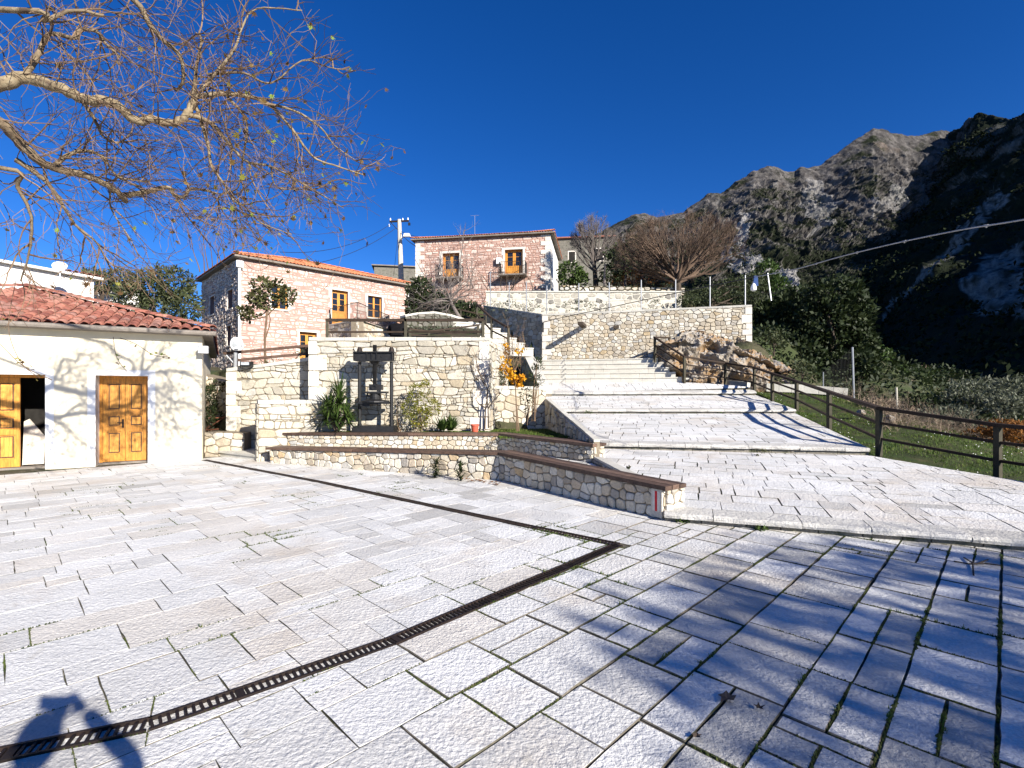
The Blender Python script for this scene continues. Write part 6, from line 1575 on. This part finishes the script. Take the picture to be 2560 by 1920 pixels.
for pts, r0, r1 in limbs:
    sp = smoothpath(pts, 5); n = len(sp)-1
    sp = [p+rdir(g)*r0*.14 if 0 < i < n else p for i, p in enumerate(sp)]
    m = MB(); m.tube(sp, [lerp(r0, r1, (i/n)**.8) for i in range(n+1)], 9 if r0 > .05 else 6, g.random()); m.build('limb', MT['bark_plane'], pt_, smooth=True)
    for i in range(2, n+1):
        seg = (sp[i]-sp[i-1]); 
        if not seen(sp[i], 350): continue
        thin = 1 if r0 > .09 else 0
        for k in range(1):
            if g.random() < (.48 if thin else .25): continue
            d = (seg.normalized()*.55+rdir(g)*.9+Vector((.15,.05,.05))).normalized()
            twig(sp[i-1].lerp(sp[i], g.random()), d, g.uniform(.4,1.15), g.uniform(.005,.012), 2)
tw.build('twigs', MT['twig'], pt_, kind='stuff')
lobes = [(0,1.0),(.32,.42),(.62,.92),(1.0,.38),(1.35,.72),(2.0,.3),(3.14,.25)]
pr_ = [(a, r) for a, r in lobes]+[(-a, r) for a, r in reversed(lobes[1:-1])]
leafm = []
for k in range(5):
    me = bpy.data.meshes.new('leaf'); cup = g.uniform(-.25,.35)
    vs = [(math.sin(a)*r, math.cos(a)*r, cup*r*r+g.uniform(-.06,.06)) for a, r in pr_]+[(0,0,0)]; n = len(pr_)
    me.from_pydata(vs, [], [(i, (i+1) % n, n) for i in range(n)]); set_tone(me, k/4); me.materials.append(MT['leaf_plane']); leafm.append(me)
rightish = [t for t in tips if 1280+F*t[0].x/t[0].y > 560]; low = [t for t in tips if VH-F*(t[0].z-H)/t[0].y > 430]
cnt = 0
for pool, n in ((rightish, 170), (low, 90), (tips, 50)):
    for k in range(min(n, len(pool))):
        p, d = g.choice(pool)
        if 1280+F*p.x/p.y < 0 or VH-F*(p.z-H)/p.y < 0: continue
        o = bpy.data.objects.new('leaf', g.choice(leafm if g.random() < .6 else leafm[:2])); COL.objects.link(o); o.parent = pt_; s = g.uniform(.04,.075)
        q = Vector((g.uniform(-1,1), g.uniform(-1,1), g.uniform(-.3,1))).to_track_quat('Z','Y') @ Quaternion((0,0,1), g.uniform(0,6.28))
        o.matrix_local = Matrix.Translation(p-UPV*.03-WL[pt_]) @ q.to_matrix().to_4x4() @ Matrix.Diagonal((s,s,s,1)); cnt += 1
# two hanging shoots with leaves in front of the cream wall
m = MB(); vine = []
for path, y in (([(283,842),(288,880),(298,905),(318,930)],9.5),([(300,845),(340,860),(385,888),(420,890)],9.5),([(40,700),(22,800),(30,860),(60,915),(100,945)],7.5),([(0,860),(40,900),(75,925),(130,950)],7.5)):
    sp = smoothpath([P(u, v, y) for u, v in path], 5); m.tube(sp, .006, 4, .3); vine += sp[3:]
m.build('hanging_shoots', MT['twig'], pt_)
for k in range(34):
    p = g.choice(vine); o = bpy.data.objects.new('leaf', g.choice(leafm)); COL.objects.link(o); o.parent = pt_; s = g.uniform(.035,.06)
    q = rdir(g).to_track_quat('Z','Y'); o.matrix_local = Matrix.Translation(p+rdir(g)*.05-WL[pt_]) @ q.to_matrix().to_4x4() @ Matrix.Diagonal((s,s,s,1))
# ---------------------------------------------------------------- tree behind the viewpoint whose shade falls on the paving
def tree(name, label, base, path, r0, r1, blobs, fm, bark='bark_dark', size=.14, seed=1, gaps=.5, aspect=2, shell=.5, gscale=1.0, boughs=6, cat='tree', tone=(0,1), up=.3):
    g = random.Random(seed); t = thing(name, label, cat, base)
    sp = smoothpath([Vector(base)-UPV*.2]+path, 4); n = len(sp)-1; m = MB(); m.tube(sp, [lerp(r0, r1, i/n) for i in range(n+1)], 8, .5)
    for k in range(boughs):
        b = g.choice(blobs); s = sp[g.randrange(n//3, n+1)]; c = Vector(b[0])+Vector([g.uniform(-.5,.5)*q for q in b[1]]); md = s.lerp(c, .5)+rdir(g)*.15*(c-s).length
        m.tube(smoothpath([s, md, c], 3), [r1*.9, r1*.8, r1*.7, r1*.6, r1*.5, r1*.4, r1*.25], 5, .5)
    m.build('trunk', MT[bark], t); m = MB(); leaves(m, blobs, size, g, gaps=gaps, aspect=aspect, shell=shell, gscale=gscale, tone=tone, up=up); m.build('crown', MT[fm], t); return t
tree('broadleaf_tree', 'leafy tree standing behind the viewpoint, its shade falling on the paving', (13.2,-7.1,0), [Vector((13.1,-7.0,2)), Vector((12.8,-6.9,4))], .25, .12,
     [((12.8,-6.9,5.3),(2.9,2.9,1.95),5200),((14.6,-5.3,4.6),(2.4,2.4,1.6),3400),((11.4,-8.1,6.0),(1.7,1.7,1.5),1800),((16.2,-4.9,4.3),(2.4,2.4,1.9),3200)], 'fol_green', size=.20, seed=3, gaps=.85, gscale=.9)
# ---------------------------------------------------------------- bare trees
def bare_tree(name, label, base, path, r0, starts, prm, bark, twm, seed, cat='tree', extra=None):
    g = random.Random(seed); t = thing(name, label, cat, base); sp = smoothpath([Vector(base)]+path, 4); n = len(sp)-1
    m = MB(); m.tube(sp, [lerp(r0, r0*.6, i/n) for i in range(n+1)], 8, .5); m.build('trunk', MT[bark], t)
    m = MB()
    for d, L, r, lev in starts(g):
        k = g.randrange(max(0, n-3), n+1); grow(m, sp[k], d.normalized(), L, r, lev, g, prm)
    m.build('crown', MT[twm], t); return t
def fan(n, flat, up0, up1, L0, L1, r, lev, fx=1.0, fy=.7):
    def f(g):
        for k in range(n):
            a = g.uniform(0, 6.283); e = g.uniform(up0, up1); yield Vector((math.cos(a)*fx, math.sin(a)*fy, e)), g.uniform(L0, L1), r, lev
    return f
b0 = P(1692,735,31)
bare_tree('bare_tree', 'large reddish brown bare tree with a wide dome of upright twigs', b0, [P(1694,715,31), P(1690,690,31)], .28, fan(34, 1, .02, 1.2, 2.6, 3.6, .085, 4, 1.3), dict(ell=(P(1700,645,31), (4.1,3.2,2.6)), wig=.16, up=.085, kids=[0,4,4,5,5], ratio=.58, spread=.6, seg=.3, **{'from':.25}), 'bark_dark', 'twig_red', 5)
bare_tree('bare_tree', 'tall greyish bare tree beside the far grey stone house', P(1490,720,38), [P(1488,690,38), P(1484,650,38)], .22, fan(26, 1, .3, 2.0, 2.2, 3.2, .06, 4, 1.0, .6), dict(ell=(P(1482,635,38), (1.9,1.7,2.8)), wig=.18, up=.09, kids=[0,3,4,5,5], ratio=.56, spread=.55, seg=.3, **{'from':.25}), 'bark_dark', 'twig_grey', 6)
bare_tree('fig_tree', 'small pale bare fig tree with curly branches in front of the red house', P(1160,822,18.6), [P(1152,800,18.7), P(1135,770,18.8), P(1122,740,19)], .085, fan(16, 1, -.25, 1.1, .8, 1.25, .035, 3, 1.1, .7), dict(wig=.38, up=.05, kids=[0,3,4,5], ratio=.6, spread=.9, seg=.15, **{'from':.3}), 'twig_grey', 'twig_grey', 7)
g = random.Random(9); t = thing('climbing_shrub', 'tangle of bare grey climbing branches against the red house front', 'shrub', P(1150,700,39)); m = MB()
for k in range(9): grow(m, P(1075+g.uniform(0,110), 720, 38.5), Vector((g.uniform(-.5,.5), -.1, 1)).normalized(), g.uniform(1.6,3.0), .045, 3, g, dict(wig=.25, up=.03, kids=[0,3,3,4], ratio=.6, spread=.8, seg=.2))
grow(m, P(1146,705,38.6), Vector((0,0,1)), 4.2, .06, 2, g, dict(wig=.1, up=.1, kids=[0,4,9], ratio=.35, spread=.9, seg=.3)); m.build('branches', MT['twig_grey'], t)
t = thing('climbing_vine', 'dark bare vine tangle below the right balcony of the red house', 'vine', P(1290,720,38.5)); m = MB()
for k in range(9): grow(m, P(1215+g.uniform(0,130), 727, 38.2), Vector((g.uniform(-.8,.8), -.1, .8)).normalized(), g.uniform(1.0,1.9), .035, 2, g, dict(wig=.35, up=0, kids=[0,3,4], ratio=.6, spread=.9, seg=.2))
m.build('stems', MT['bark_dark'], t)
t = thing('bare_tree', 'thin reddish bare treetops showing behind the roof of the left house', 'tree', P(540,700,40)); m = MB()
for k in range(9): grow(m, P(500+k*11, 680, 40), Vector((g.uniform(-.3,.3), 0, 1)).normalized(), g.uniform(2.2,3.3), .05, 3, g, dict(wig=.14, up=.08, kids=[0,3,4,4], ratio=.45, spread=.6, seg=.3))
m.build('crown', MT['twig_red'], t)
# saplings in the planting bed
sap = dict(wig=.16, up=.05, kids=[0,2,3,3], ratio=.55, spread=.6, seg=.12)
t = thing('sapling', 'bare twin stemmed sapling in front of the pale wall', 'sapling', P(1213,1072,12.9)); m = MB()
for pth in ([(1212,1072),(1214,1020),(1219,990),(1216,965),(1205,940)],[(1221,1070),(1220,1020),(1217,985),(1225,960)],[(1220,1022),(1235,1000),(1250,985)],[(1216,1020),(1200,1012),(1190,1000)],[(1213,965),(1195,925),(1190,895)]):
    sp = smoothpath([P(u, v, 12.9) for u, v in pth], 3); n = len(sp)-1; m.tube(sp, [lerp(.022,.009,i/n) for i in range(n+1)], 6)
m.build('stem', MT['bark_dark'], t); m = MB(); g = random.Random(31)
for u, v in ((1205,940),(1225,960),(1250,985),(1190,1000),(1190,895),(1198,928),(1208,950)):
    for k in range(3): grow(m, P(u, v, 12.9), Vector((g.uniform(-.8,.8), g.uniform(-.4,.4), g.uniform(.2,1))).normalized(), g.uniform(.2,.4), .006, 2, g, sap)
m.build('twigs', MT['twig'], t)
t = thing('golden_tree', 'slim young tree with bright golden yellow leaves beside the ramp', 'sapling', P(1290,1078,12.4)); m = MB(); g = random.Random(32)
for pth in ([(1292,1078),(1291,1020),(1288,960),(1284,910),(1280,845)],[(1297,1078),(1292,1010)],[(1288,950),(1270,910),(1262,870)],[(1287,925),(1303,890),(1312,850)]):
    sp = smoothpath([P(u, v, 12.4) for u, v in pth], 3); n = len(sp)-1; m.tube(sp, [lerp(.02,.007,i/n) for i in range(n+1)], 6)
m.build('trunk', MT['twig'], t); m = MB()
for u, v in ((1280,845),(1262,870),(1312,850),(1275,880),(1300,890),(1285,900)):
    for k in range(6): grow(m, P(u, v+g.uniform(0,60), 12.4), Vector((g.uniform(-.6,.6), g.uniform(-.3,.3), 1)).normalized(), g.uniform(.3,.55), .006, 2, g, sap)
m.build('twigs', MT['twig'], t); m = MB(); px_ = 12.4/F
leaves(m, [(P(u, v, 12.4+g.uniform(-.15,.15)), (rx*px_, .14, rz*px_), n) for u, v, rx, rz, n in ((1269,863,7,6,26),(1297,878,9,8,34),(1268,880,7,8,36),(1258,897,6,6,22),(1270,902,9,9,46),(1259,920,10,9,60),(1274,934,13,12,100),(1288,951,15,11,110),(1305,945,9,9,60),(1290,962,10,7,40),(1302,967,6,7,26))], .075, g, shell=.2, gaps=.2, aspect=1.4); m.build('foliage', MT['fol_gold'], t)
def shrub(name, label, base, blobs, fm, size, seed, stems=6, cat='shrub', gaps=.4, aspect=2.4, bark='twig', **k):
    g = random.Random(seed); t = thing(name, label, cat, base); m = MB()
    for i in range(stems):
        c = Vector(g.choice(blobs)[0]); m.tube(smoothpath([Vector(base)+Vector((g.uniform(-.05,.05), g.uniform(-.05,.05), -.03)), Vector(base).lerp(c, .5)+rdir(g)*.06, c], 3), [.012,.011,.01,.009,.008,.007,.006], 5)
    m.build('stems', MT[bark], t); m = MB(); leaves(m, blobs, size, g, gaps=gaps, aspect=aspect, **k); m.build('foliage', MT[fm], t); return t
def bp(u, v, y, rx, rz, n, ry=None): s = y/F; return (P(u, v, y), (rx*s, (ry or rx)*s, rz*s), n)
shrub('flowering_shrub', 'yellow green leafy shrub between the iron press and the iris clump', P(1050,1075,12.7), [bp(1050,1040,12.6,30,34,800),bp(1038,985,12.6,19,28,420),bp(1063,975,12.6,15,26,330),bp(1082,1020,12.6,20,26,380),bp(1018,1025,12.6,15,30,260)], 'fol_yellow', .055, 41)
shrub('twiggy_shrub', 'sparse dark twiggy shrub at the right foot of the iron press', P(1000,1075,12.8), [bp(998,1050,12.8,18,24,130),bp(992,1010,12.8,14,24,60)], 'fol_brown', .04, 42)
shrub('oleander', 'slim dark green oleander in front of the ramp parapet', P(1334,1050,12.5), [bp(1343,905,12.5,8,12,40),bp(1348,920,12.5,10,16,70),bp(1336,935,12.5,10,16,70),bp(1346,955,12.5,14,14,70)], 'fol_dark', .11, 43, aspect=5, up=.8, stems=8)
shrub('dark_shrub', 'dark shaded shrub below the golden tree at the parapet corner', P(1318,1060,12.8), [bp(1315,985,12.8,14,24,90),bp(1325,1015,12.8,14,16,60)], 'fol_dark', .10, 44, aspect=4)
shrub('green_bush', 'green bush growing behind the warm garden wall', P(1250,970,14.8), [bp(1248,940,14.8,18,22,200),bp(1265,950,14.8,18,16,120)], 'fol_dark', .08, 45)
# yucca and iris clumps
def rosette(mb, c, n, L, w, g, e0, e1, droop=.35):
    for k in range(n):
        a = g.uniform(0, 6.283); e = g.uniform(e0, e1); d = Vector((math.cos(a)*math.cos(e), math.sin(a)*math.cos(e), math.sin(e))); s = d.cross(UPV).normalized()*w*g.uniform(.7,1.2); l = L*g.uniform(.7,1.15); p = Vector(c); pts = []
        for q in range(4):
            t = q/3; pts.append(p+d*l*t-UPV*droop*l*t*t*g.uniform(.3,1)*math.cos(e))
        tn = g.random(); w4 = (.7,1,.75,.05)
        vs = []
        for q, x in enumerate(pts): vs += [x-s*w4[q], x+s*w4[q]]
        mb.add(vs, [(0,1,3,2),(2,3,5,4),(4,5,7,6)], tn)
yu = thing('yucca', 'large spiky green yucca at the left foot of the iron press', 'yucca', P(840,1078,12.4)); g = random.Random(51)
m = MB(); 
for u, v in ((845,1000),(825,1035),(862,1040)): m.tube(smoothpath([P(842,1078,12.4), P(lerp(842,u,.6), lerp(1078,v,.5), 12.4), P(u, v, 12.4)], 3), .05, 7)
m.build('trunk', MT['bark_dark'], yu); m = MB()
for (u, v, y), n, L in (((848,985,12.4),80,.58),((825,1020,12.35),80,.55),((864,1038,12.25),90,.46),((838,1050,12.2),70,.44),((815,1045,12.4),70,.48),((850,1008,12.3),80,.5),((872,1055,12.2),50,.36)): rosette(m, P(u, v, y), n, L, .018, g, -.5, 1.4)
m.build('leaves', MT['fol_green'], yu)
ir = thing('iris_clump', 'low dark green strap leaved iris clump beside the yellow shrub', 'plant', P(1112,1076,12.5)); m = MB()
for k in range(9): rosette(m, P(1112+g.uniform(-20,20), 1076, 12.5+g.uniform(-.12,.12)), 18, .44, .024, g, .5, 1.45, .5)
m.build('leaves', MT['fol_green'], ir)
for k, (u, v, lab) in enumerate(((1095,1190,'left of two small spiky weeds growing against the front bench'),(1152,1196,'right of two small spiky weeds growing against the front bench'))):
    p = G(u, v); p = p+Vector((0,-.24,0)); t = thing('spiky_weed', lab, 'weed', p); m = MB()
    for q in range(10): rosette(m, p+Vector((g.uniform(-.04,.04), g.uniform(-.02,.02), q*.036)), 10, .17, .013, g, 0, 1.2, .4)
    m.build('leaves', MT['fol_dark'], t)
def weed(u, v, zf, w, h, lab, mat='fol_green'):
    y = 8
    for _ in range(30):
        x = (u-1280)/F*y; z = zf(x, y); y = (H-z)*F/(v-VH) if abs(v-VH) > 2 else y
        if y < 1 or y > 30: y = 15
    p = Vector(((u-1280)/F*y, y, zf((u-1280)/F*y, y))); m = MB(); leaves(m, [(p+UPV*h*.4, (w, w*.6, h*.6), 46)], .05, g, gaps=.1, aspect=1.8)
    tag(m.build('kerb_weed', MT[mat], None), lab, 'weed')
weed(1596,1121, lambda x, y: .36, .10, .12, 'leafy weed at the left of the first kerb above the bench', 'fol_brown')
weed(1900,1137, lambda x, y: .37, .13, .13, 'reddish leafy weed under the middle of the first kerb', 'fol_brown')
weed(1556,1034, lambda x, y: .915, .15, .12, 'rounded green weed at the second kerb, largest of its row')
weed(1471,1034, lambda x, y: .915, .13, .10, 'small green weed at the left of the second kerb')
weed(1680,1034, lambda x, y: .915, .28, .07, 'flat green weed strip along the middle of the second kerb')
weed(1800,1034, lambda x, y: .93, .22, .06, 'thin green weed patch right of centre on the second kerb')
weed(1575,1183, lambda x, y: .22, .05, .12, 'thin dark weed on the ramp edge behind the front bench', 'fol_brown')
weed(1705,1308, lambda x, y: .0, .09, .04, 'mossy weed at the foot of the lowest kerb beside the bench')
weed(1905,1325, lambda x, y: .0, .07, .035, 'mossy weed at the foot of the lowest kerb, further right')
# ---------------------------------------------------------------- leafy trees and bushes behind
tree('olive_tree', 'broad dark olive tree between the cream roof and the left stone house', P(400,860,25), [P(400,800,25)], .25, .14, [bp(430,710,25,52,48,1500),bp(370,720,25,48,45,1100),bp(330,745,25,40,40,700),bp(460,770,25,44,50,1000),bp(400,790,25,60,40,800)], 'fol_olive', size=.24, seed=61, aspect=3.2, gaps=.5)
tree('olive_tree', 'smaller olive tree behind the white building at far left', P(255,800,30), [P(255,760,30)], .2, .1, [bp(250,705,30,40,24,700),bp(300,695,30,30,22,400),bp(225,690,30,24,20,300)], 'fol_olive', size=.26, seed=62, aspect=3.2)
tree('loquat_tree', 'thin trunked leafy tree in front of the left stone house', P(664,905,18.5), [P(662,850,18.5), P(666,800,18.5), P(668,770,18.5)], .05, .03, [bp(690,725,18.5,30,24,260),bp(655,715,18.5,26,22,210),bp(720,740,18.5,20,24,170),bp(640,748,18.5,22,20,170),bp(612,778,18.5,16,14,120),bp(668,755,18.5,36,18,220),bp(615,800,18.5,10,7,30),bp(630,790,18.5,20,10,70)], 'fol_brown', size=.16, seed=63, bark='twig', gaps=.5)
shrub('creeping_shrub', 'bare creeping shrub along the foot of the left stone house', P(730,905,18), [bp(760,885,18,26,10,60),bp(700,905,18,40,6,60),bp(655,908,18,30,5,50)], 'fol_brown', .09, 64, stems=10)
tree('hedge_tree', 'dark green evergreen beside the right end of the left stone house', P(1062,815,31), [P(1062,780,31)], .2, .12, [bp(1050,735,31,32,42,1000),bp(1090,760,31,34,34,700),bp(1035,770,31,22,34,500),bp(1120,775,31,40,26,600),bp(1165,775,29,36,20,400)], 'fol_dark', size=.26, seed=65)
tree('green_bush', 'round green bush right of the red house, before the grey house', P(1430,725,38), [P(1430,700,38)], .15, .08, [bp(1425,685,38,34,32,900),bp(1450,700,38,22,24,400)], 'fol_green', size=.24, seed=66, cat='bush')
tree('evergreen_tree', 'dark evergreen tree between the grey bare tree and the reddish one', P(1560,730,37), [P(1560,690,37)], .2, .1, [bp(1550,650,37,40,40,1000),bp(1585,620,37,30,30,600),bp(1530,690,37,36,26,500)], 'fol_dark', size=.26, seed=67)
tree('dry_bush', 'brown dry bushes behind the whitewashed wall left of the large bare tree', P(1610,722,33), [P(1610,700,33)], .08, .05, [bp(1600,695,33,50,22,600),bp(1660,705,32.5,30,18,250),bp(1545,705,34,40,14,250)], 'rust_bush', size=.14, seed=68, cat='bush', tone=(0,.3))
tree('evergreen_tree', 'tall dark evergreen tree right of the rock outcrop', P(2080,960,26), [P(2080,880,26), P(2075,780,26)], .3, .14, [bp(2085,745,26,70,55,1900),bp(2130,790,26,55,60,1500),bp(2060,800,26,70,60,1500),bp(2110,860,26,70,60,1500),bp(2150,860,26,38,60,800),bp(2040,870,26.5,60,50,1100),bp(2090,920,25,70,40,1300),bp(2150,915,24,40,40,700)], 'fol_dark', size=.26, seed=71, gaps=.45)
tree('evergreen_tree', 'lower dark evergreen tree at the right end of the high wall', P(1955,880,29), [P(1950,830,29)], .3, .14, [bp(1950,785,29,60,50,1400),bp(2000,755,29,48,44,1000),bp(1910,810,29,40,60,900),bp(1985,850,28,70,44,1200),bp(1940,860,27,50,30,700),bp(2010,890,25.5,50,34,800)], 'fol_dark', size=.28, seed=72, gaps=.45)
tree('green_bush', 'mid green bushes above the right end of the high wall', P(1780,765,30), [P(1780,740,30)], .1, .06, [bp(1760,742,30,50,22,1500),bp(1830,725,31,50,32,1900),bp(1880,715,32,40,34,1500),bp(1720,752,29,30,14,500),bp(1870,748,29,40,20,900)], 'fol_olive', size=.15, seed=73, cat='bush', tone=(0,.6))
tree('green_bush', 'tall mid green bush behind the hanging bag', P(1915,740,36), [P(1915,700,36)], .1, .06, [bp(1915,690,36,36,40,900),bp(1945,720,35,30,30,500)], 'fol_green', size=.26, seed=74, cat='bush', tone=(0,.6))
tree('rock_shrub', 'small grey green shrub growing on top of the rock outcrop', P(1935,880,23), [P(1935,860,23)], .04, .03, [bp(1932,842,23,20,20,240),bp(1945,858,23,20,14,160)], 'fol_olive', size=.14, seed=75, cat='shrub')
tree('rock_shrub', 'small green shrub at the right foot of the rock outcrop', P(2005,955,21), [P(2005,940,21)], .03, .02, [bp(2005,925,21,26,24,260)], 'fol_olive', size=.13, seed=76, cat='shrub')
b = []
g = random.Random(77)
for k in range(26):
    s = k/25; u = lerp(2140, 2350, s)+g.uniform(-20,20); v = lerp(900, 985, s)+g.uniform(-45,30)*(1-s*.5); b.append(bp(u, v, lerp(27,38,g.random()), 36, 26, 330))
m = MB(); leaves(m, b, .24, g, gaps=.4, tone=(0,.75)); m.build('hillside_scrub', MT['fol_green'], None, kind='stuff')
for k, (u, v, y, rx, rz, n, lab) in enumerate(((2440,985,19,70,44,1500,'silvery green olive shrub beyond the railing, near the right edge'),(2530,990,17,50,50,1100,'silvery green olive shrub at the right picture edge'),(2370,1035,17,60,20,700,'low silvery shrub beyond the grass slope, left of the olive shrubs'))):
    tree('olive_shrub', lab, P(u, v+rz+10, y), [P(u, v+rz*.5, y)], .05, .03, [bp(u, v, y, rx, rz, n), bp(u-rx*.5, v+rz*.5, y-.5, rx*.7, rz*.6, n//2), bp(u+rx*.4, v+rz*.6, y-.4, rx*.6, rz*.5, n//3)], 'fol_silver', size=.15, seed=80+k, aspect=3, cat='shrub')
tree('rust_bush', 'orange brown autumn bush behind the railing at the right edge', P(2500,1120,13.2), [P(2500,1100,13.2)], .03, .02, [bp(2510,1075,13.2,50,26,900),bp(2450,1090,13.4,36,18,450),bp(2560,1085,12.6,40,34,700)], 'rust_bush', size=.085, seed=85, cat='bush')
m = MB(); g = random.Random(86)
for k in range(150):
    u = g.uniform(2190, 2560); y = g.uniform(13.2, 15.5); v = lerp(1062, 1112, (u-2190)/370)+g.uniform(-14,10)
    for q in range(2): grow(m, P(u, v+10, y), Vector((g.uniform(-.9,.9), g.uniform(-.5,.5), g.uniform(.3,1))).normalized(), g.uniform(.35,.7), .008, 2, g, dict(wig=.3, up=-.02, kids=[0,3,3], ratio=.6, spread=.9, seg=.15))
m.build('dry_brush', MT['dry'], None, kind='stuff')
m = MB(); g = random.Random(87)
for k in range(70):
    u = g.uniform(2120, 2290); y = g.uniform(16, 19); v = lerp(995, 1045, (u-2120)/170)
    grow(m, P(u, v+8, y), Vector((g.uniform(-.9,.9), g.uniform(-.5,.5), g.uniform(.3,1))).normalized(), g.uniform(.4,.8), .009, 2, g, dict(wig=.3, up=-.02, kids=[0,3,3], ratio=.6, spread=.9, seg=.15))
leaves(m, [bp(2190,1010,18,50,14,350),bp(2250,1030,17,40,14,250)], .12, g); m.build('brown_undergrowth', MT['dry'], None, kind='stuff')
for k, (u, v, y, r) in enumerate(((2320,930,46,26),(2370,950,44,30),(2395,980,42,26))): tree('bare_bush', ('upper','middle','lower')[k]+' pinkish bare bush on the far side of the hillside', P(u, v+r, y), [P(u, v+r*.5, y)], .06, .04, [bp(u, v, y, r, r*.7, 420)], 'dry', size=.22, seed=90+k, aspect=5, cat='bush')
def boulder(label, u, v, y, r, seed):
    m = MB(); vs = []; N, K = 8, 12
    c = P(u, v, y)
    for i in range(N+1):
        for k in range(K):
            th = math.pi*i/N; a = 2*math.pi*k/K; d = Vector((math.sin(th)*math.cos(a), math.sin(th)*math.sin(a), math.cos(th)*.8)); vs.append(c+d*r*(1+.45*noise.fractal(d*1.7+Vector((seed,0,0)), 1, 2, 4)))
    m.add(vs, [(i*K+k, i*K+(k+1) % K, (i+1)*K+(k+1) % K, (i+1)*K+k) for i in range(N) for k in range(K)], .2); tag(m.build('boulder', MT['outcrop'], None), label, 'rock')
boulder('pale yellowish stone on the grass behind the railing post', 2222, 1050, 14.2, .17, 3)
boulder('small tan stone on the grass left of the pale one', 2152, 1032, 15, .12, 5)
# dark ivy between the cream building and the sloping wall, bushes on the terrace bed
shrub('ivy_bush', 'dark ivy bush in the gap beside the cream building', P(525,1085,14.4), [bp(520,1000,14.4,22,40,420),bp(532,1045,14.4,20,30,260),bp(545,965,14.8,16,14,90)], 'fol_dark', .10, 94)
m = MB(); g = random.Random(95); leaves(m, [(P(1030+k*12, lerp(822,826,k/10)+g.uniform(-3,3), 16.2), (.16,.2,.07), 26) for k in range(11)], .08, g, gaps=0, aspect=1.5); m.build('bed_groundcover', MT['fol_silver'], None, kind='stuff')
m = MB(); m.add([P(1015,840,15.2), P(1200,843,15.4), P(1205,824,18.0), P(1090,814,17.3), P(1015,818,16.6)], [(0,1,2,3,4)]); m.build('garden_bed', MT['soil'], None, kind='structure')
m = MB(); g = random.Random(96)
for u0, n in ((1235,10),(1280,8),(1325,8),(1420,8),(1460,10),(1500,6),(1640,6)): leaves(m, [(P(u0+g.uniform(-8,8), 765, 28.3), (.6,.3,.35), 40+n*4)], .13, g, gaps=.2)
m.build('wall_foot_weeds', MT['fol_silver'], None, kind='stuff')
stone_wall('rubble_wall', 'old tumbled dry stone wall behind the whitewashed wall', P(1398,735,31.6), P(1712,735,31.2), 6.9, 8.35, 8.1, th=.5, sz=.22, mat='wallstone_warm', mort='soil', coping=0, seed=97, gap=.05, relief=.09)
